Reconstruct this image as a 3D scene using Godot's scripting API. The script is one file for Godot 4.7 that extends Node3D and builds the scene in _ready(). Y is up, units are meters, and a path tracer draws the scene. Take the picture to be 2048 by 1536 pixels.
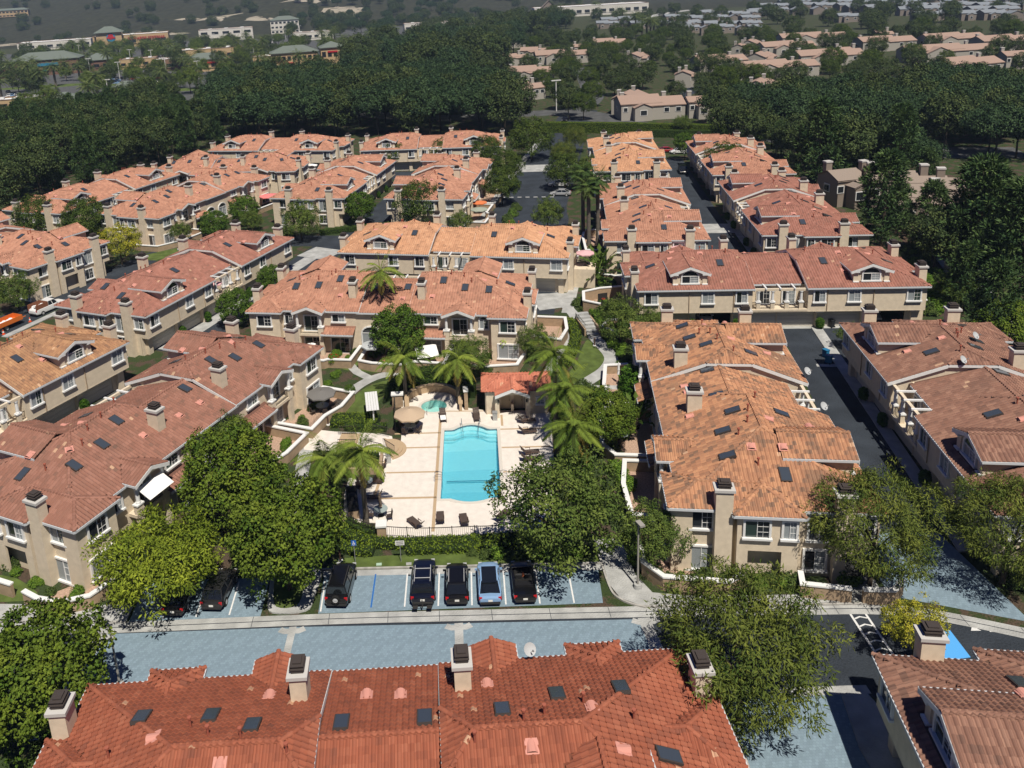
extends Node3D
# A housing estate seen from a drone: terracotta-roofed townhouses round a pool, a street with parked
# cars in front, tree belts, more estates and a shopping centre behind. Metres, y up, ground at y = 0.

var M := {}          # materials by name
var cache := {}      # shared meshes by key
var counts := {}     # how often each top-level name was used
var rng := RandomNumberGenerator.new()
var flat_noise := FastNoiseLite.new()


func _ready() -> void:
	# ---- camera, sky, sun, exposure
	var cam := Camera3D.new()
	cam.name = "camera"
	cam.projection = Camera3D.PROJECTION_FRUSTUM      # a shifted lens: the photograph's verticals were straightened
	cam.near = 1.0
	cam.far = 6000.0
	cam.size = 1536.0 / 1686.11
	cam.frustum_offset = Vector2((1024.0 - 859.17) / 1686.11, -(768.0 - 425.29) / 1686.11)
	cam.transform = Transform3D(Basis(Vector3(0.99836963, -0.05511913, 0.01483116), Vector3(0.05707961, 0.96407921, -0.25940933), Vector3(0, 0.25983295, 0.96565358)), Vector3(0, 46.5, 0))
	cam.current = true
	add_child(cam)
	var env := Environment.new()
	env.background_mode = Environment.BG_SKY
	var sky := Sky.new()
	var sm := ProceduralSkyMaterial.new()
	sm.sky_top_color = Color(0.13, 0.27, 0.60)
	sm.sky_horizon_color = Color(0.48, 0.62, 0.84)
	sm.sky_curve = 0.12
	sm.ground_bottom_color = Color(0.20, 0.20, 0.18)
	sm.ground_horizon_color = Color(0.46, 0.56, 0.68)
	sm.sun_angle_max = 1.0
	sm.sky_energy_multiplier = 0.62
	sky.sky_material = sm
	env.sky = sky
	env.tonemap_mode = Environment.TONE_MAPPER_LINEAR
	env.tonemap_exposure = 1.2
	env.sdfgi_enabled = true
	env.ssao_enabled = true
	env.ssil_enabled = true
	env.fog_enabled = true
	env.fog_density = 0.00012
	env.fog_light_color = Color(0.66, 0.76, 0.9)
	var we := WorldEnvironment.new()
	we.name = "world"
	we.environment = env
	add_child(we)
	var sun := DirectionalLight3D.new()
	sun.name = "sun"
	sun.light_energy = 1.45
	sun.light_color = Color(1.0, 0.965, 0.90)
	sun.light_angular_distance = 0.53
	sun.shadow_enabled = true
	add_child(sun)
	sun.look_at_from_position(Vector3(16, 100, 54), Vector3.ZERO)
	rng.seed = 7
	flat_noise.seed = 3
	flat_noise.noise_type = FastNoiseLite.TYPE_SIMPLEX_SMOOTH
	flat_noise.fractal_octaves = 3
	flat_noise.frequency = 0.5
	make_materials()
	make_ground()
	make_townhouses()
	make_pool_area()
	make_street_things()
	make_gardens()
	make_trees()
	make_background()


# ---------------------------------------------------------------- helpers for nodes

func numbered(called: String) -> String:
	var k: int = counts.get(called, 0)
	counts[called] = k + 1
	return called if k == 0 else "%s_%03d" % [called, k]


func tag(o: Node, label: String, category: String, group := "", kind := "") -> Node:
	o.set_meta("label", label)
	o.set_meta("category", category)
	if group:
		o.set_meta("group", group)
	if kind:
		o.set_meta("kind", kind)
	return o


func thing(called: String, label: String, category: String, at := Vector3.ZERO, turn := 0.0, group := "") -> Node3D:
	var o := Node3D.new()
	o.name = numbered(called)
	add_child(o)
	o.position = at
	o.rotation.y = turn
	tag(o, label, category, group)
	return o


func part(parent: Node, called: String, mesh: Mesh, at := Vector3.ZERO, turn := 0.0, mat: Material = null) -> MeshInstance3D:
	var o := MeshInstance3D.new()
	o.name = called
	o.mesh = mesh
	parent.add_child(o, true)
	o.position = at
	o.rotation.y = turn
	if mat:
		o.material_override = mat
	return o


func structure(called: String, mesh: Mesh, at := Vector3.ZERO) -> MeshInstance3D:
	var o := MeshInstance3D.new()
	o.name = numbered(called)
	o.mesh = mesh
	add_child(o)
	o.position = at
	o.set_meta("kind", "structure")
	return o


func single(called: String, mesh: Mesh, label: String, category: String, at := Vector3.ZERO, turn := 0.0, group := "") -> MeshInstance3D:
	var o := MeshInstance3D.new()
	o.name = numbered(called)
	o.mesh = mesh
	add_child(o)
	o.position = at
	o.rotation.y = turn
	tag(o, label, category, group)
	return o


func copies(parent: Node, called: String, mesh: Mesh, xfs: Array, cols: Array = []) -> MultiMeshInstance3D:
	var mm := MultiMesh.new()
	mm.transform_format = MultiMesh.TRANSFORM_3D
	mm.use_colors = cols.size() > 0
	mm.mesh = mesh
	mm.instance_count = xfs.size()
	for i in xfs.size():
		mm.set_instance_transform(i, xfs[i])
		if cols.size():
			mm.set_instance_color(i, cols[i])
	var o := MultiMeshInstance3D.new()
	o.name = called
	o.multimesh = mm
	parent.add_child(o, true)
	o.set_meta("kind", "stuff")
	return o


# ---------------------------------------------------------------- materials

func lin(r: float, g: float, b: float) -> Color:
	return Color(r, g, b).linear_to_srgb()


func speckle(freq: float, low: float, high: float, octaves := 4, size := 512, sd := 1) -> NoiseTexture2D:
	var key := "sp%.3f%.2f%.2f%d%d%d" % [freq, low, high, octaves, size, sd]
	if cache.has(key):
		return cache[key]
	var n := FastNoiseLite.new()
	n.seed = sd
	n.frequency = freq
	n.fractal_octaves = octaves
	var t := NoiseTexture2D.new()
	t.width = size
	t.height = size
	t.seamless = true
	t.noise = n
	var g := Gradient.new()
	g.set_color(0, Color(low, low, low))
	g.set_color(1, Color(high, high, high))
	t.color_ramp = g
	cache[key] = t
	return t


func bumps(freq: float, strength: float, sd := 5) -> NoiseTexture2D:
	var key := "bm%.3f%.2f%d" % [freq, strength, sd]
	if cache.has(key):
		return cache[key]
	var n := FastNoiseLite.new()
	n.seed = sd
	n.frequency = freq
	n.fractal_octaves = 4
	var t := NoiseTexture2D.new()
	t.width = 256
	t.height = 256
	t.seamless = true
	t.noise = n
	t.as_normal_map = true
	t.bump_strength = strength
	cache[key] = t
	return t


func mat(called: String, col: Color, rough := 0.85, tex: Texture2D = null, per_metre := 0.25, nrm: Texture2D = null) -> StandardMaterial3D:
	var m := StandardMaterial3D.new()
	m.resource_name = called
	m.albedo_color = col
	m.roughness = rough
	m.metallic_specular = 0.35
	if tex:
		m.albedo_texture = tex
	if nrm:
		m.normal_enabled = true
		m.normal_texture = nrm
		m.normal_scale = 0.6
	if tex or nrm:
		m.uv1_triplanar = true
		m.uv1_world_triplanar = true
		m.uv1_scale = Vector3.ONE * per_metre
	M[called] = m
	return m


func paver_image() -> ImageTexture:
	# stamped concrete: a fine grid of worn setts, 8 x 8 in a square of 2.4 m
	var r := RandomNumberGenerator.new()
	r.seed = 11
	var im := Image.create(256, 256, false, Image.FORMAT_RGB8)
	im.fill(Color(0.80, 0.82, 0.84))
	for j in 8:
		for i in 8:
			var k := r.randf_range(0.90, 1.0)
			var off := 16 if j % 2 else 0
			var c := Color(k * 0.97, k * 0.99, k)
			for dx in [0, -256]:
				im.fill_rect(Rect2i(i * 32 + off + 1 + dx, j * 32 + 1, 30, 30), c)
	for k in 5000:
		var p := Vector2i(r.randi() % 256, r.randi() % 256)
		im.set_pixelv(p, im.get_pixelv(p) * r.randf_range(0.86, 1.06))
	return ImageTexture.create_from_image(im)


func ground_image() -> ImageTexture:
	# ground cover: green leaves with patches of brown mulch
	var n := FastNoiseLite.new()
	n.seed = 21
	n.frequency = 0.012
	n.fractal_octaves = 5
	var g := n.get_seamless_image(512, 512)
	n.seed = 22
	n.frequency = 0.16
	var f := n.get_seamless_image(512, 512)
	var im := Image.create(512, 512, false, Image.FORMAT_RGB8)
	for y in 512:
		for x in 512:
			var a := g.get_pixel(x, y).r
			var b := f.get_pixel(x, y).r
			var t := clampf((a - 0.52 + (b - 0.5) * 0.35) * 6.0, 0.0, 1.0)
			var c := Color(0.036, 0.056, 0.018).lerp(Color(0.078, 0.056, 0.040), t) * (0.5 + b * 0.9)
			im.set_pixel(x, y, c.linear_to_srgb())
	return ImageTexture.create_from_image(im)


func make_materials() -> void:
	mat("stucco", lin(0.72, 0.62, 0.485), 0.95, speckle(0.02, 0.90, 1.0, 5), 0.12)
	mat("stucco_tan", lin(0.42, 0.31, 0.21), 0.95, speckle(0.02, 0.86, 1.0, 5), 0.14)
	mat("trim", lin(0.78, 0.79, 0.80), 0.6, speckle(0.03, 0.93, 1.0), 0.4)
	mat("fascia", lin(0.55, 0.58, 0.62), 0.6)
	mat("concrete", lin(0.47, 0.48, 0.48), 0.9, speckle(0.012, 0.80, 1.0, 6), 0.08, bumps(0.3, 1.5))
	mat("kerb", lin(0.46, 0.45, 0.43), 0.9, speckle(0.02, 0.78, 1.0, 6), 0.15)
	mat("asphalt", lin(0.040, 0.050, 0.066), 0.92, speckle(0.01, 0.78, 1.0, 6), 0.05, bumps(0.4, 2.0))
	mat("old_asphalt", lin(0.11, 0.115, 0.12), 0.92, speckle(0.01, 0.76, 1.0, 6), 0.05)
	mat("pavers", lin(0.235, 0.31, 0.375), 0.85, paver_image(), 1.0 / 1.6)
	mat("deck", lin(0.74, 0.69, 0.64), 0.85, speckle(0.02, 0.93, 1.0, 5), 0.1)
	mat("deck_band", lin(0.50, 0.37, 0.24), 0.85, speckle(0.04, 0.88, 1.0), 0.3)
	mat("patio", lin(0.55, 0.38, 0.29), 0.85, speckle(0.03, 0.75, 1.0), 0.3)
	mat("lawn", lin(0.115, 0.165, 0.040), 0.95, speckle(0.02, 0.72, 1.0, 5), 0.06)
	mat("soil", lin(1, 1, 1), 0.95, ground_image(), 0.06)
	mat("bark_mulch", lin(0.13, 0.085, 0.06), 0.95, speckle(0.05, 0.6, 1.0, 5), 0.2)
	mat("scrub", lin(0.055, 0.058, 0.030), 0.95, speckle(0.012, 0.55, 1.0, 6), 0.012)
	mat("sand", lin(0.40, 0.36, 0.29), 0.95, speckle(0.02, 0.8, 1.0, 5), 0.03)
	mat("white_paint", lin(0.80, 0.81, 0.82), 0.7, speckle(0.05, 0.84, 1.0, 5), 0.3)
	mat("blue_paint", lin(0.02, 0.13, 0.42), 0.7)
	mat("metal_dark", lin(0.035, 0.033, 0.032), 0.5)
	mat("metal_grey", lin(0.24, 0.25, 0.26), 0.5)
	mat("cowl", lin(0.055, 0.045, 0.042), 0.7)
	mat("cap_stone", lin(0.50, 0.49, 0.48), 0.85)
	mat("door_white", lin(0.72, 0.72, 0.70), 0.7)
	mat("garage_door", lin(0.56, 0.53, 0.47), 0.8)
	mat("terracotta_vent", lin(0.58, 0.27, 0.22), 0.8)
	mat("terracotta_pipe", lin(0.33, 0.10, 0.065), 0.8)
	var g := mat("glass_dark", lin(0.018, 0.022, 0.027), 0.06)
	g.metallic_specular = 0.6
	g = mat("glass_green", lin(0.03, 0.05, 0.045), 0.06)
	g.metallic_specular = 0.6
	g = mat("glass_curtain", lin(0.36, 0.40, 0.43), 0.25, speckle(0.03, 0.75, 1.0), 0.9)
	g = mat("skylight_glass", lin(0.05, 0.062, 0.08), 0.12)
	g.metallic_specular = 0.7
	mat("bark", lin(0.11, 0.085, 0.062), 0.95, speckle(0.04, 0.6, 1.0), 0.8)
	mat("palm_bark", lin(0.21, 0.185, 0.155), 0.95, speckle(0.06, 0.6, 1.0), 1.0)
	mat("door_tan", lin(0.46, 0.38, 0.27), 0.8)
	mat("black_cover", lin(0.012, 0.012, 0.014), 0.55)
	mat("rust_wood", lin(0.22, 0.09, 0.05), 0.9)
	mat("utility_green", lin(0.36, 0.50, 0.40), 0.8)
	mat("wood_brown", lin(0.10, 0.06, 0.045), 0.7)
	mat("steel", lin(0.6, 0.6, 0.62), 0.25).metallic = 1.0
	# instance-coloured materials: the colour of each tile or leaf is its own
	for k in ["tile", "leaf", "leaf_dull"]:
		var m := mat(k, Color.WHITE, 0.85 if k == "tile" else 0.62)
		m.vertex_color_use_as_albedo = true
		m.metallic_specular = 0.3
		if k != "tile":
			m.cull_mode = BaseMaterial3D.CULL_DISABLED
			m.backlight_enabled = true
			m.backlight = Color(0.55, 0.62, 0.20) if k == "leaf" else Color(0.24, 0.30, 0.12)


# ---------------------------------------------------------------- mesh building

class MB:
	var v := PackedVector3Array()
	var n := PackedVector3Array()
	var c := PackedColorArray()
	var col := Color.WHITE
	var coloured := false
	var xf := Transform3D()

	func tri(p: Vector3, q: Vector3, r: Vector3, out: Vector3) -> void:
		var nn := (r - p).cross(q - p)
		if nn.dot(out) < 0.0:
			var t := q
			q = r
			r = t
			nn = -nn
		nn = nn.normalized()
		v.append(xf * p)
		v.append(xf * q)
		v.append(xf * r)
		var m := (xf.basis * nn).normalized()
		n.append(m)
		n.append(m)
		n.append(m)
		if coloured:
			c.append(col)
			c.append(col)
			c.append(col)

	func quad(p: Vector3, q: Vector3, r: Vector3, s: Vector3, out: Vector3) -> void:
		tri(p, q, r, out)
		tri(p, r, s, out)

	func box(at: Vector3, size: Vector3, b := Basis()) -> void:
		var h := size * 0.5
		for ax in 3:
			var d := Vector3.ZERO
			d[ax] = 1.0
			var e := Vector3.ZERO
			e[(ax + 1) % 3] = h[(ax + 1) % 3]
			var f := Vector3.ZERO
			f[(ax + 2) % 3] = h[(ax + 2) % 3]
			for s in [-1.0, 1.0]:
				var o: Vector3 = d * h[ax] * s
				quad(at + b * (o - e - f), at + b * (o + e - f), at + b * (o + e + f), at + b * (o - e + f), b * (d * s))

	func wall(a: Vector2, b: Vector2, y0: float, y1: float, thick := 0.2) -> void:
		# an upright slab whose middle runs from a to b on plan
		var d := (b - a)
		var l := d.length()
		var ang := atan2(-d.y, d.x)
		box(Vector3((a.x + b.x) / 2, (y0 + y1) / 2, (a.y + b.y) / 2), Vector3(l, y1 - y0, thick), Basis(Vector3.UP, ang))

	func fan(poly: PackedVector3Array, out: Vector3) -> void:
		for i in range(1, poly.size() - 1):
			tri(poly[0], poly[i], poly[i + 1], out)

	func tube(a: Vector3, b: Vector3, r0: float, r1: float, seg := 8, caps := true) -> void:
		var d := (b - a).normalized()
		var e := d.cross(Vector3.RIGHT if absf(d.x) < 0.8 else Vector3.FORWARD).normalized()
		var f := d.cross(e)
		for i in seg:
			var t0 := TAU * i / seg
			var t1 := TAU * (i + 1) / seg
			var o0 := e * cos(t0) + f * sin(t0)
			var o1 := e * cos(t1) + f * sin(t1)
			quad(a + o0 * r0, a + o1 * r0, b + o1 * r1, b + o0 * r1, o0 + o1)
			if caps:
				tri(a, a + o0 * r0, a + o1 * r0, -d)
				tri(b, b + o0 * r1, b + o1 * r1, d)

	func lathe(prof: Array, seg := 16, at := Vector3.ZERO) -> void:
		for k in prof.size() - 1:
			var p: Vector2 = prof[k]
			var q: Vector2 = prof[k + 1]
			var nr := Vector2(q.y - p.y, p.x - q.x)
			for i in seg:
				var t0 := TAU * i / seg
				var t1 := TAU * (i + 1) / seg
				var d0 := Vector3(cos(t0), 0, sin(t0))
				var d1 := Vector3(cos(t1), 0, sin(t1))
				var m := (d0 + d1).normalized()
				quad(at + d0 * p.x + Vector3.UP * p.y, at + d1 * p.x + Vector3.UP * p.y, at + d1 * q.x + Vector3.UP * q.y, at + d0 * q.x + Vector3.UP * q.y, m * nr.x + Vector3.UP * nr.y)

	func plate(poly: PackedVector2Array, y0: float, y1: float) -> void:
		# a flat slab over a polygon on plan (x, z)
		var idx := Geometry2D.triangulate_polygon(poly)
		for i in range(0, idx.size(), 3):
			var p := poly[idx[i]]
			var q := poly[idx[i + 1]]
			var r := poly[idx[i + 2]]
			tri(Vector3(p.x, y1, p.y), Vector3(q.x, y1, q.y), Vector3(r.x, y1, r.y), Vector3.UP)
		if y0 < y1:
			var cw := Geometry2D.is_polygon_clockwise(poly)
			for i in poly.size():
				var p := poly[i]
				var q := poly[(i + 1) % poly.size()]
				var o := Vector3(q.y - p.y, 0, p.x - q.x) * (-1.0 if cw else 1.0)
				quad(Vector3(p.x, y0, p.y), Vector3(q.x, y0, q.y), Vector3(q.x, y1, q.y), Vector3(p.x, y1, p.y), o)

	func mesh(m: Material) -> ArrayMesh:
		var a := []
		a.resize(Mesh.ARRAY_MAX)
		a[Mesh.ARRAY_VERTEX] = v
		a[Mesh.ARRAY_NORMAL] = n
		if coloured:
			a[Mesh.ARRAY_COLOR] = c
		var am := ArrayMesh.new()
		if v.size():
			am.add_surface_from_arrays(Mesh.PRIMITIVE_TRIANGLES, a)
			am.surface_set_material(0, m)
		return am


func box_mesh(size: Vector3, m: String) -> ArrayMesh:
	var key := "box%s%s" % [size, m]
	if not cache.has(key):
		var b := MB.new()
		b.box(Vector3.ZERO, size)
		cache[key] = b.mesh(M[m])
	return cache[key]


func pts(a: Array) -> PackedVector2Array:
	var o := PackedVector2Array()
	for i in range(0, a.size(), 2):
		o.append(Vector2(a[i], a[i + 1]))
	return o


func smooth(a: PackedVector2Array, closed := false, steps := 5) -> PackedVector2Array:
	var o := PackedVector2Array()
	var k := a.size()
	for i in (k if closed else k - 1):
		var p0 := a[(i - 1 + k) % k] if closed or i > 0 else a[0]
		var p1 := a[i]
		var p2 := a[(i + 1) % k]
		var p3 := a[(i + 2) % k] if closed or i + 2 < k else a[k - 1]
		for s in steps:
			o.append(p1.cubic_interpolate(p2, p0, p3, float(s) / steps))
	if not closed:
		o.append(a[k - 1])
	return o


func ribbon(line: PackedVector2Array, width: float) -> PackedVector2Array:
	var l := PackedVector2Array()
	var r := PackedVector2Array()
	for i in line.size():
		var d := (line[mini(i + 1, line.size() - 1)] - line[maxi(i - 1, 0)]).normalized()
		var s := Vector2(-d.y, d.x) * width * 0.5
		l.append(line[i] + s)
		r.append(line[i] - s)
	r.reverse()
	l.append_array(r)
	return l


func sheet(called: String, poly: PackedVector2Array, y: float, m: String, y0 := -1.0) -> MeshInstance3D:
	var b := MB.new()
	b.plate(poly, y0 if y0 >= 0.0 else y, y)
	return structure(called, b.mesh(M[m]))


func strip_wall(line: PackedVector2Array, y0: float, y1: float, thick: float, m: String) -> ArrayMesh:
	# an upright wall along a line on plan, with mitred joints
	var b := MB.new()
	for i in line.size() - 1:
		var p := line[i]
		var q := line[i + 1]
		var d0 := (q - p).normalized()
		var dp := (p - line[i - 1]).normalized() if i > 0 else d0
		var dn := (line[i + 2] - q).normalized() if i + 2 < line.size() else d0
		var e0 := (d0 + dp).normalized()
		var e1 := (d0 + dn).normalized()
		var h0 := thick * 0.5 / maxf(0.4, e0.dot(d0))
		var h1 := thick * 0.5 / maxf(0.4, e1.dot(d0))
		var s0 := Vector2(-e0.y, e0.x) * h0
		var s1 := Vector2(-e1.y, e1.x) * h1
		var a := [p + s0, q + s1, q - s1, p - s0]
		var lo := []
		var hi := []
		for k in 4:
			lo.append(Vector3(a[k].x, y0, a[k].y))
			hi.append(Vector3(a[k].x, y1, a[k].y))
		b.quad(hi[0], hi[1], hi[2], hi[3], Vector3.UP)
		b.quad(lo[0], lo[1], lo[2], lo[3], Vector3.DOWN)
		b.quad(lo[0], lo[1], hi[1], hi[0], Vector3(s0.x, 0, s0.y))
		b.quad(lo[3], lo[2], hi[2], hi[3], -Vector3(s0.x, 0, s0.y))
		if i == 0:
			b.quad(lo[0], lo[3], hi[3], hi[0], -Vector3(d0.x, 0, d0.y))
		if i == line.size() - 2:
			b.quad(lo[1], lo[2], hi[2], hi[1], Vector3(d0.x, 0, d0.y))
	return b.mesh(M[m])


# ---------------------------------------------------------------- townhouses

class Vol:
	# a roof over a rectangle on plan: ridge along a, width along b; ends: 0 gable, 1 hip, 2 clipped gable
	var a0: float
	var a1: float
	var b0: float
	var b1: float
	var h: float
	var p: float
	var swap: bool
	var e0: int
	var e1: int
	var shed := false

	func _init(x0, x1, y0, y1, hh, pp, sw, f0, f1, sh := false):
		a0 = x0
		a1 = x1
		b0 = y0
		b1 = y1
		h = hh
		p = pp
		swap = sw
		e0 = f0
		e1 = f1
		shed = sh

	func rise() -> float:
		return p * (b1 - b0) * (1.0 if shed else 0.5)

	func uv(a: float, b: float) -> Vector2:
		return Vector2(b, a) if swap else Vector2(a, b)

	func at(a: float, b: float, y: float) -> Vector3:
		return Vector3(b, y, a) if swap else Vector3(a, y, b)

	func top(u: float, v: float) -> float:
		var a := v if swap else u
		var b := u if swap else v
		if a < a0 - 0.001 or a > a1 + 0.001 or b < b0 - 0.001 or b > b1 + 0.001:
			return -100.0
		var y := h + p * ((b - b0) if shed else minf(b - b0, b1 - b))
		if e0 == 1:
			y = minf(y, h + p * (a - a0))
		elif e0 == 2:
			y = minf(y, h + 0.7 * rise() + 1.3 * p * (a - a0))
		if e1 == 1:
			y = minf(y, h + p * (a1 - a))
		elif e1 == 2:
			y = minf(y, h + 0.7 * rise() + 1.3 * p * (a1 - a))
		return y

	func end_run(e: int) -> float:
		return 0.0 if e == 0 else (b1 - b0) * 0.5 if e == 1 else 0.3 * rise() / (1.3 * p)

	func deck(m, drop := 0.04) -> void:
		var o := Vector3.DOWN * drop
		var bm := (b0 + b1) * 0.5
		var r := h + rise()
		if shed:
			m.quad(at(a0, b0, h) + o, at(a1, b0, h) + o, at(a1, b1, r) + o, at(a0, b1, r) + o, Vector3.UP)
			return
		var r0 := a0 + end_run(e0)
		var r1 := a1 - end_run(e1)
		for side in [b0, b1]:
			var poly := PackedVector3Array([at(a0, side, h) + o, at(a1, side, h) + o])
			var k: float = lerpf(side, bm, 0.7)
			if e1 == 2:
				poly.append(at(a1, k, h + 0.7 * rise()) + o)
			poly.append(at(r1, bm, r) + o)
			poly.append(at(r0, bm, r) + o)
			if e0 == 2:
				poly.append(at(a0, k, h + 0.7 * rise()) + o)
			m.fan(poly, Vector3.UP)
		for e in [[e0, a0, r0], [e1, a1, r1]]:
			if e[0] == 1:
				m.tri(at(e[1], b0, h) + o, at(e[1], b1, h) + o, at(e[2], bm, r) + o, Vector3.UP)
			elif e[0] == 2:
				var y := h + 0.7 * rise()
				m.tri(at(e[1], lerpf(b0, bm, 0.7), y) + o, at(e[1], lerpf(b1, bm, 0.7), y) + o, at(e[2], bm, r) + o, Vector3.UP)

	# faces as [point on the lower edge, along, up the slope (horizontal), pitch, length, run]
	func faces() -> Array:
		var aa := Vector3(0, 0, 1) if swap else Vector3(1, 0, 0)
		var bb := Vector3(1, 0, 0) if swap else Vector3(0, 0, 1)
		if shed:
			return [[at(a0, b0, h), aa, bb, p, a1 - a0, b1 - b0]]
		var half := (b1 - b0) * 0.5
		var out := [[at(a0, b0, h), aa, bb, p, a1 - a0, half], [at(a0, b1, h), aa, -bb, p, a1 - a0, half]]
		for e in [[e0, a0, aa], [e1, a1, -aa]]:
			if e[0] == 1:
				out.append([at(e[1], b0, h), bb, e[2], p, b1 - b0, half])
			elif e[0] == 2:
				out.append([at(e[1], b0, h + 0.7 * rise()), bb, e[2], 1.3 * p, b1 - b0, end_run(2)])
		return out

	func ridges() -> Array:
		if shed:
			return []
		var bm := (b0 + b1) * 0.5
		var r := h + rise()
		var r0 := a0 + end_run(e0)
		var r1 := a1 - end_run(e1)
		var out := [[at(r0, bm, r), at(r1, bm, r)]]
		for e in [[e0, a0, r0], [e1, a1, r1]]:
			if e[0] == 1:
				for b in [b0, b1]:
					out.append([at(e[1], b, h), at(e[2], bm, r)])
			elif e[0] == 2:
				for b in [b0, b1]:
					out.append([at(e[1], lerpf(b, bm, 0.7), h + 0.7 * rise()), at(e[2], bm, r)])
		return out


func others_top(vols: Array, skip: Vol, u: float, v: float) -> float:
	var y := -100.0
	for w in vols:
		if w != skip:
			y = maxf(y, w.top(u, v))
	return y


func lay_tiles(vols: Array, wide := 0.34, deep := 0.42) -> Dictionary:
	# where each roof tile and ridge cap of these roofs lies
	var tiles := []
	var caps := []
	for w in vols:
		for f in w.faces():
			var cosp := 1.0 / sqrt(1.0 + f[3] * f[3])
			var step: float = deep * cosp
			var along: Vector3 = f[1]
			var up: Vector3 = (f[2] + Vector3.UP * f[3]).normalized()
			var nrm := along.cross(-up)
			if nrm.y < 0.0:
				along = -along
				nrm = -nrm
			var b := Basis(along, nrm, along.cross(nrm))
			var rows := int(ceil(f[5] / step))
			var cols := int(floor(f[4] / wide))
			for j in rows:
				var d: float = minf((j + 0.5) * step, f[5] - 0.06)
				for i in cols:
					var q: Vector3 = f[0] + f[1] * ((i + 0.5) * f[4] / cols) + f[2] * d + Vector3.UP * (f[3] * d)
					if absf(w.top(q.x, q.z) - q.y) > 0.03 or others_top(vols, w, q.x, q.z) > q.y + 0.02:
						continue
					tiles.append(Transform3D(b, q))
		for e in w.ridges():
			var l: float = (e[1] - e[0]).length()
			var k := int(l / 0.38)
			var z: Vector3 = (e[0] - e[1]).normalized()
			var x := z.cross(Vector3.UP).normalized() * -1.0
			x = Vector3.UP.cross(z).normalized()
			for i in k:
				var q: Vector3 = e[0].lerp(e[1], (i + 0.5) / k)
				if others_top(vols, w, q.x, q.z) > q.y + 0.05:
					continue
				caps.append(Transform3D(Basis(x, z.cross(x), z), q))
	return {"tiles": tiles, "caps": caps}


func tile_mesh(wide := 0.34, deep := 0.42) -> ArrayMesh:
	var b := MB.new()
	b.coloured = false
	var px := [-0.5, -0.36, -0.16, 0.06, 0.22, 0.5]
	var py := [0.012, 0.066, 0.098, 0.062, 0.006, 0.012]
	for i in 5:
		var x0: float = px[i] * wide
		var x1: float = px[i + 1] * wide
		var up := Vector3(-(py[i + 1] - py[i]), wide * (px[i + 1] - px[i]), 0.0)
		b.quad(Vector3(x0, py[i] - 0.012, -deep * 0.54), Vector3(x1, py[i + 1] - 0.012, -deep * 0.54), Vector3(x1, py[i + 1] + 0.040, deep * 0.54), Vector3(x0, py[i] + 0.040, deep * 0.54), up)
		b.quad(Vector3(x0, py[i] + 0.040, deep * 0.54), Vector3(x1, py[i + 1] + 0.040, deep * 0.54), Vector3(x1, py[i + 1] - 0.035, deep * 0.52), Vector3(x0, py[i] - 0.035, deep * 0.52), Vector3(0, 0, 1))
	return b.mesh(M.tile)


func cap_mesh() -> ArrayMesh:
	var b := MB.new()
	for i in 5:
		var t0 := PI * (0.05 + 0.9 * i / 5.0)
		var t1 := PI * (0.05 + 0.9 * (i + 1) / 5.0)
		var p := Vector3(cos(t0) * 0.15, sin(t0) * 0.13 + 0.01, 0)
		var q := Vector3(cos(t1) * 0.15, sin(t1) * 0.13 + 0.01, 0)
		b.quad(p + Vector3(0, -0.012, -0.21), q + Vector3(0, -0.012, -0.21), q + Vector3(0, 0.015, 0.21), p + Vector3(0, 0.015, 0.21), p + q)
		b.tri(Vector3(0, 0, 0.21), p + Vector3(0, 0.015, 0.21), q + Vector3(0, 0.015, 0.21), Vector3(0, 0, 1))
	return b.mesh(M.tile)


var roof_vols := []
var roof_lay := {}


func townhouse_roofs(street := false) -> Array:
	var o := []
	for s in [-1.0, 1.0]:
		var L = func(x, y): return [x * s, y * s] if s > 0 else [y * s, x * s]
		var r = L.call(3.3, 18.35)
		o.append(Vol.new(r[0], r[1], -7.62, 7.62, 6.0, 0.38, false, 2 if s > 0 else 1, 1 if s > 0 else 2))
		r = L.call(12.0, 19.3)
		o.append(Vol.new(r[0], r[1], -3.75, 1.6, 6.0, 0.38, false, 0 if s > 0 else 1, 1 if s > 0 else 0))
		if street:
			r = L.call(11.3, 14.7)
			o.append(Vol.new(-8.5, -4.0, r[0], r[1], 6.0, 0.38, true, 1, 0))
			o.append(Vol.new(-8.8, -5.0, s * 6.7 - 1.5, s * 6.7 + 1.5, 6.05, 0.38, true, 0, 0))
		else:
			r = L.call(13.7, 18.62)
			o.append(Vol.new(-8.55, -1.0, r[0], r[1], 6.0, 0.38, true, 1, 0))
			o.append(Vol.new(-8.75, -3.0, s * 10.0 - 2.1, s * 10.0 + 2.1, 6.15, 0.38, true, 0, 0))
		o.append(Vol.new(1.0, 6.85, s * 11.4 - 2.6, s * 11.4 + 2.6, 7.9, 0.38, true, 0, 0))
		r = L.call(3.9, 8.3)
		o.append(Vol.new(r[0], r[1], -8.9, -7.2, 3.25, 0.38, false, 0, 0, true))
	o.append(Vol.new(-3.6, 3.6, -7.62, 5.6, 5.9, 0.29, false, 0, 0))
	return o


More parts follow.
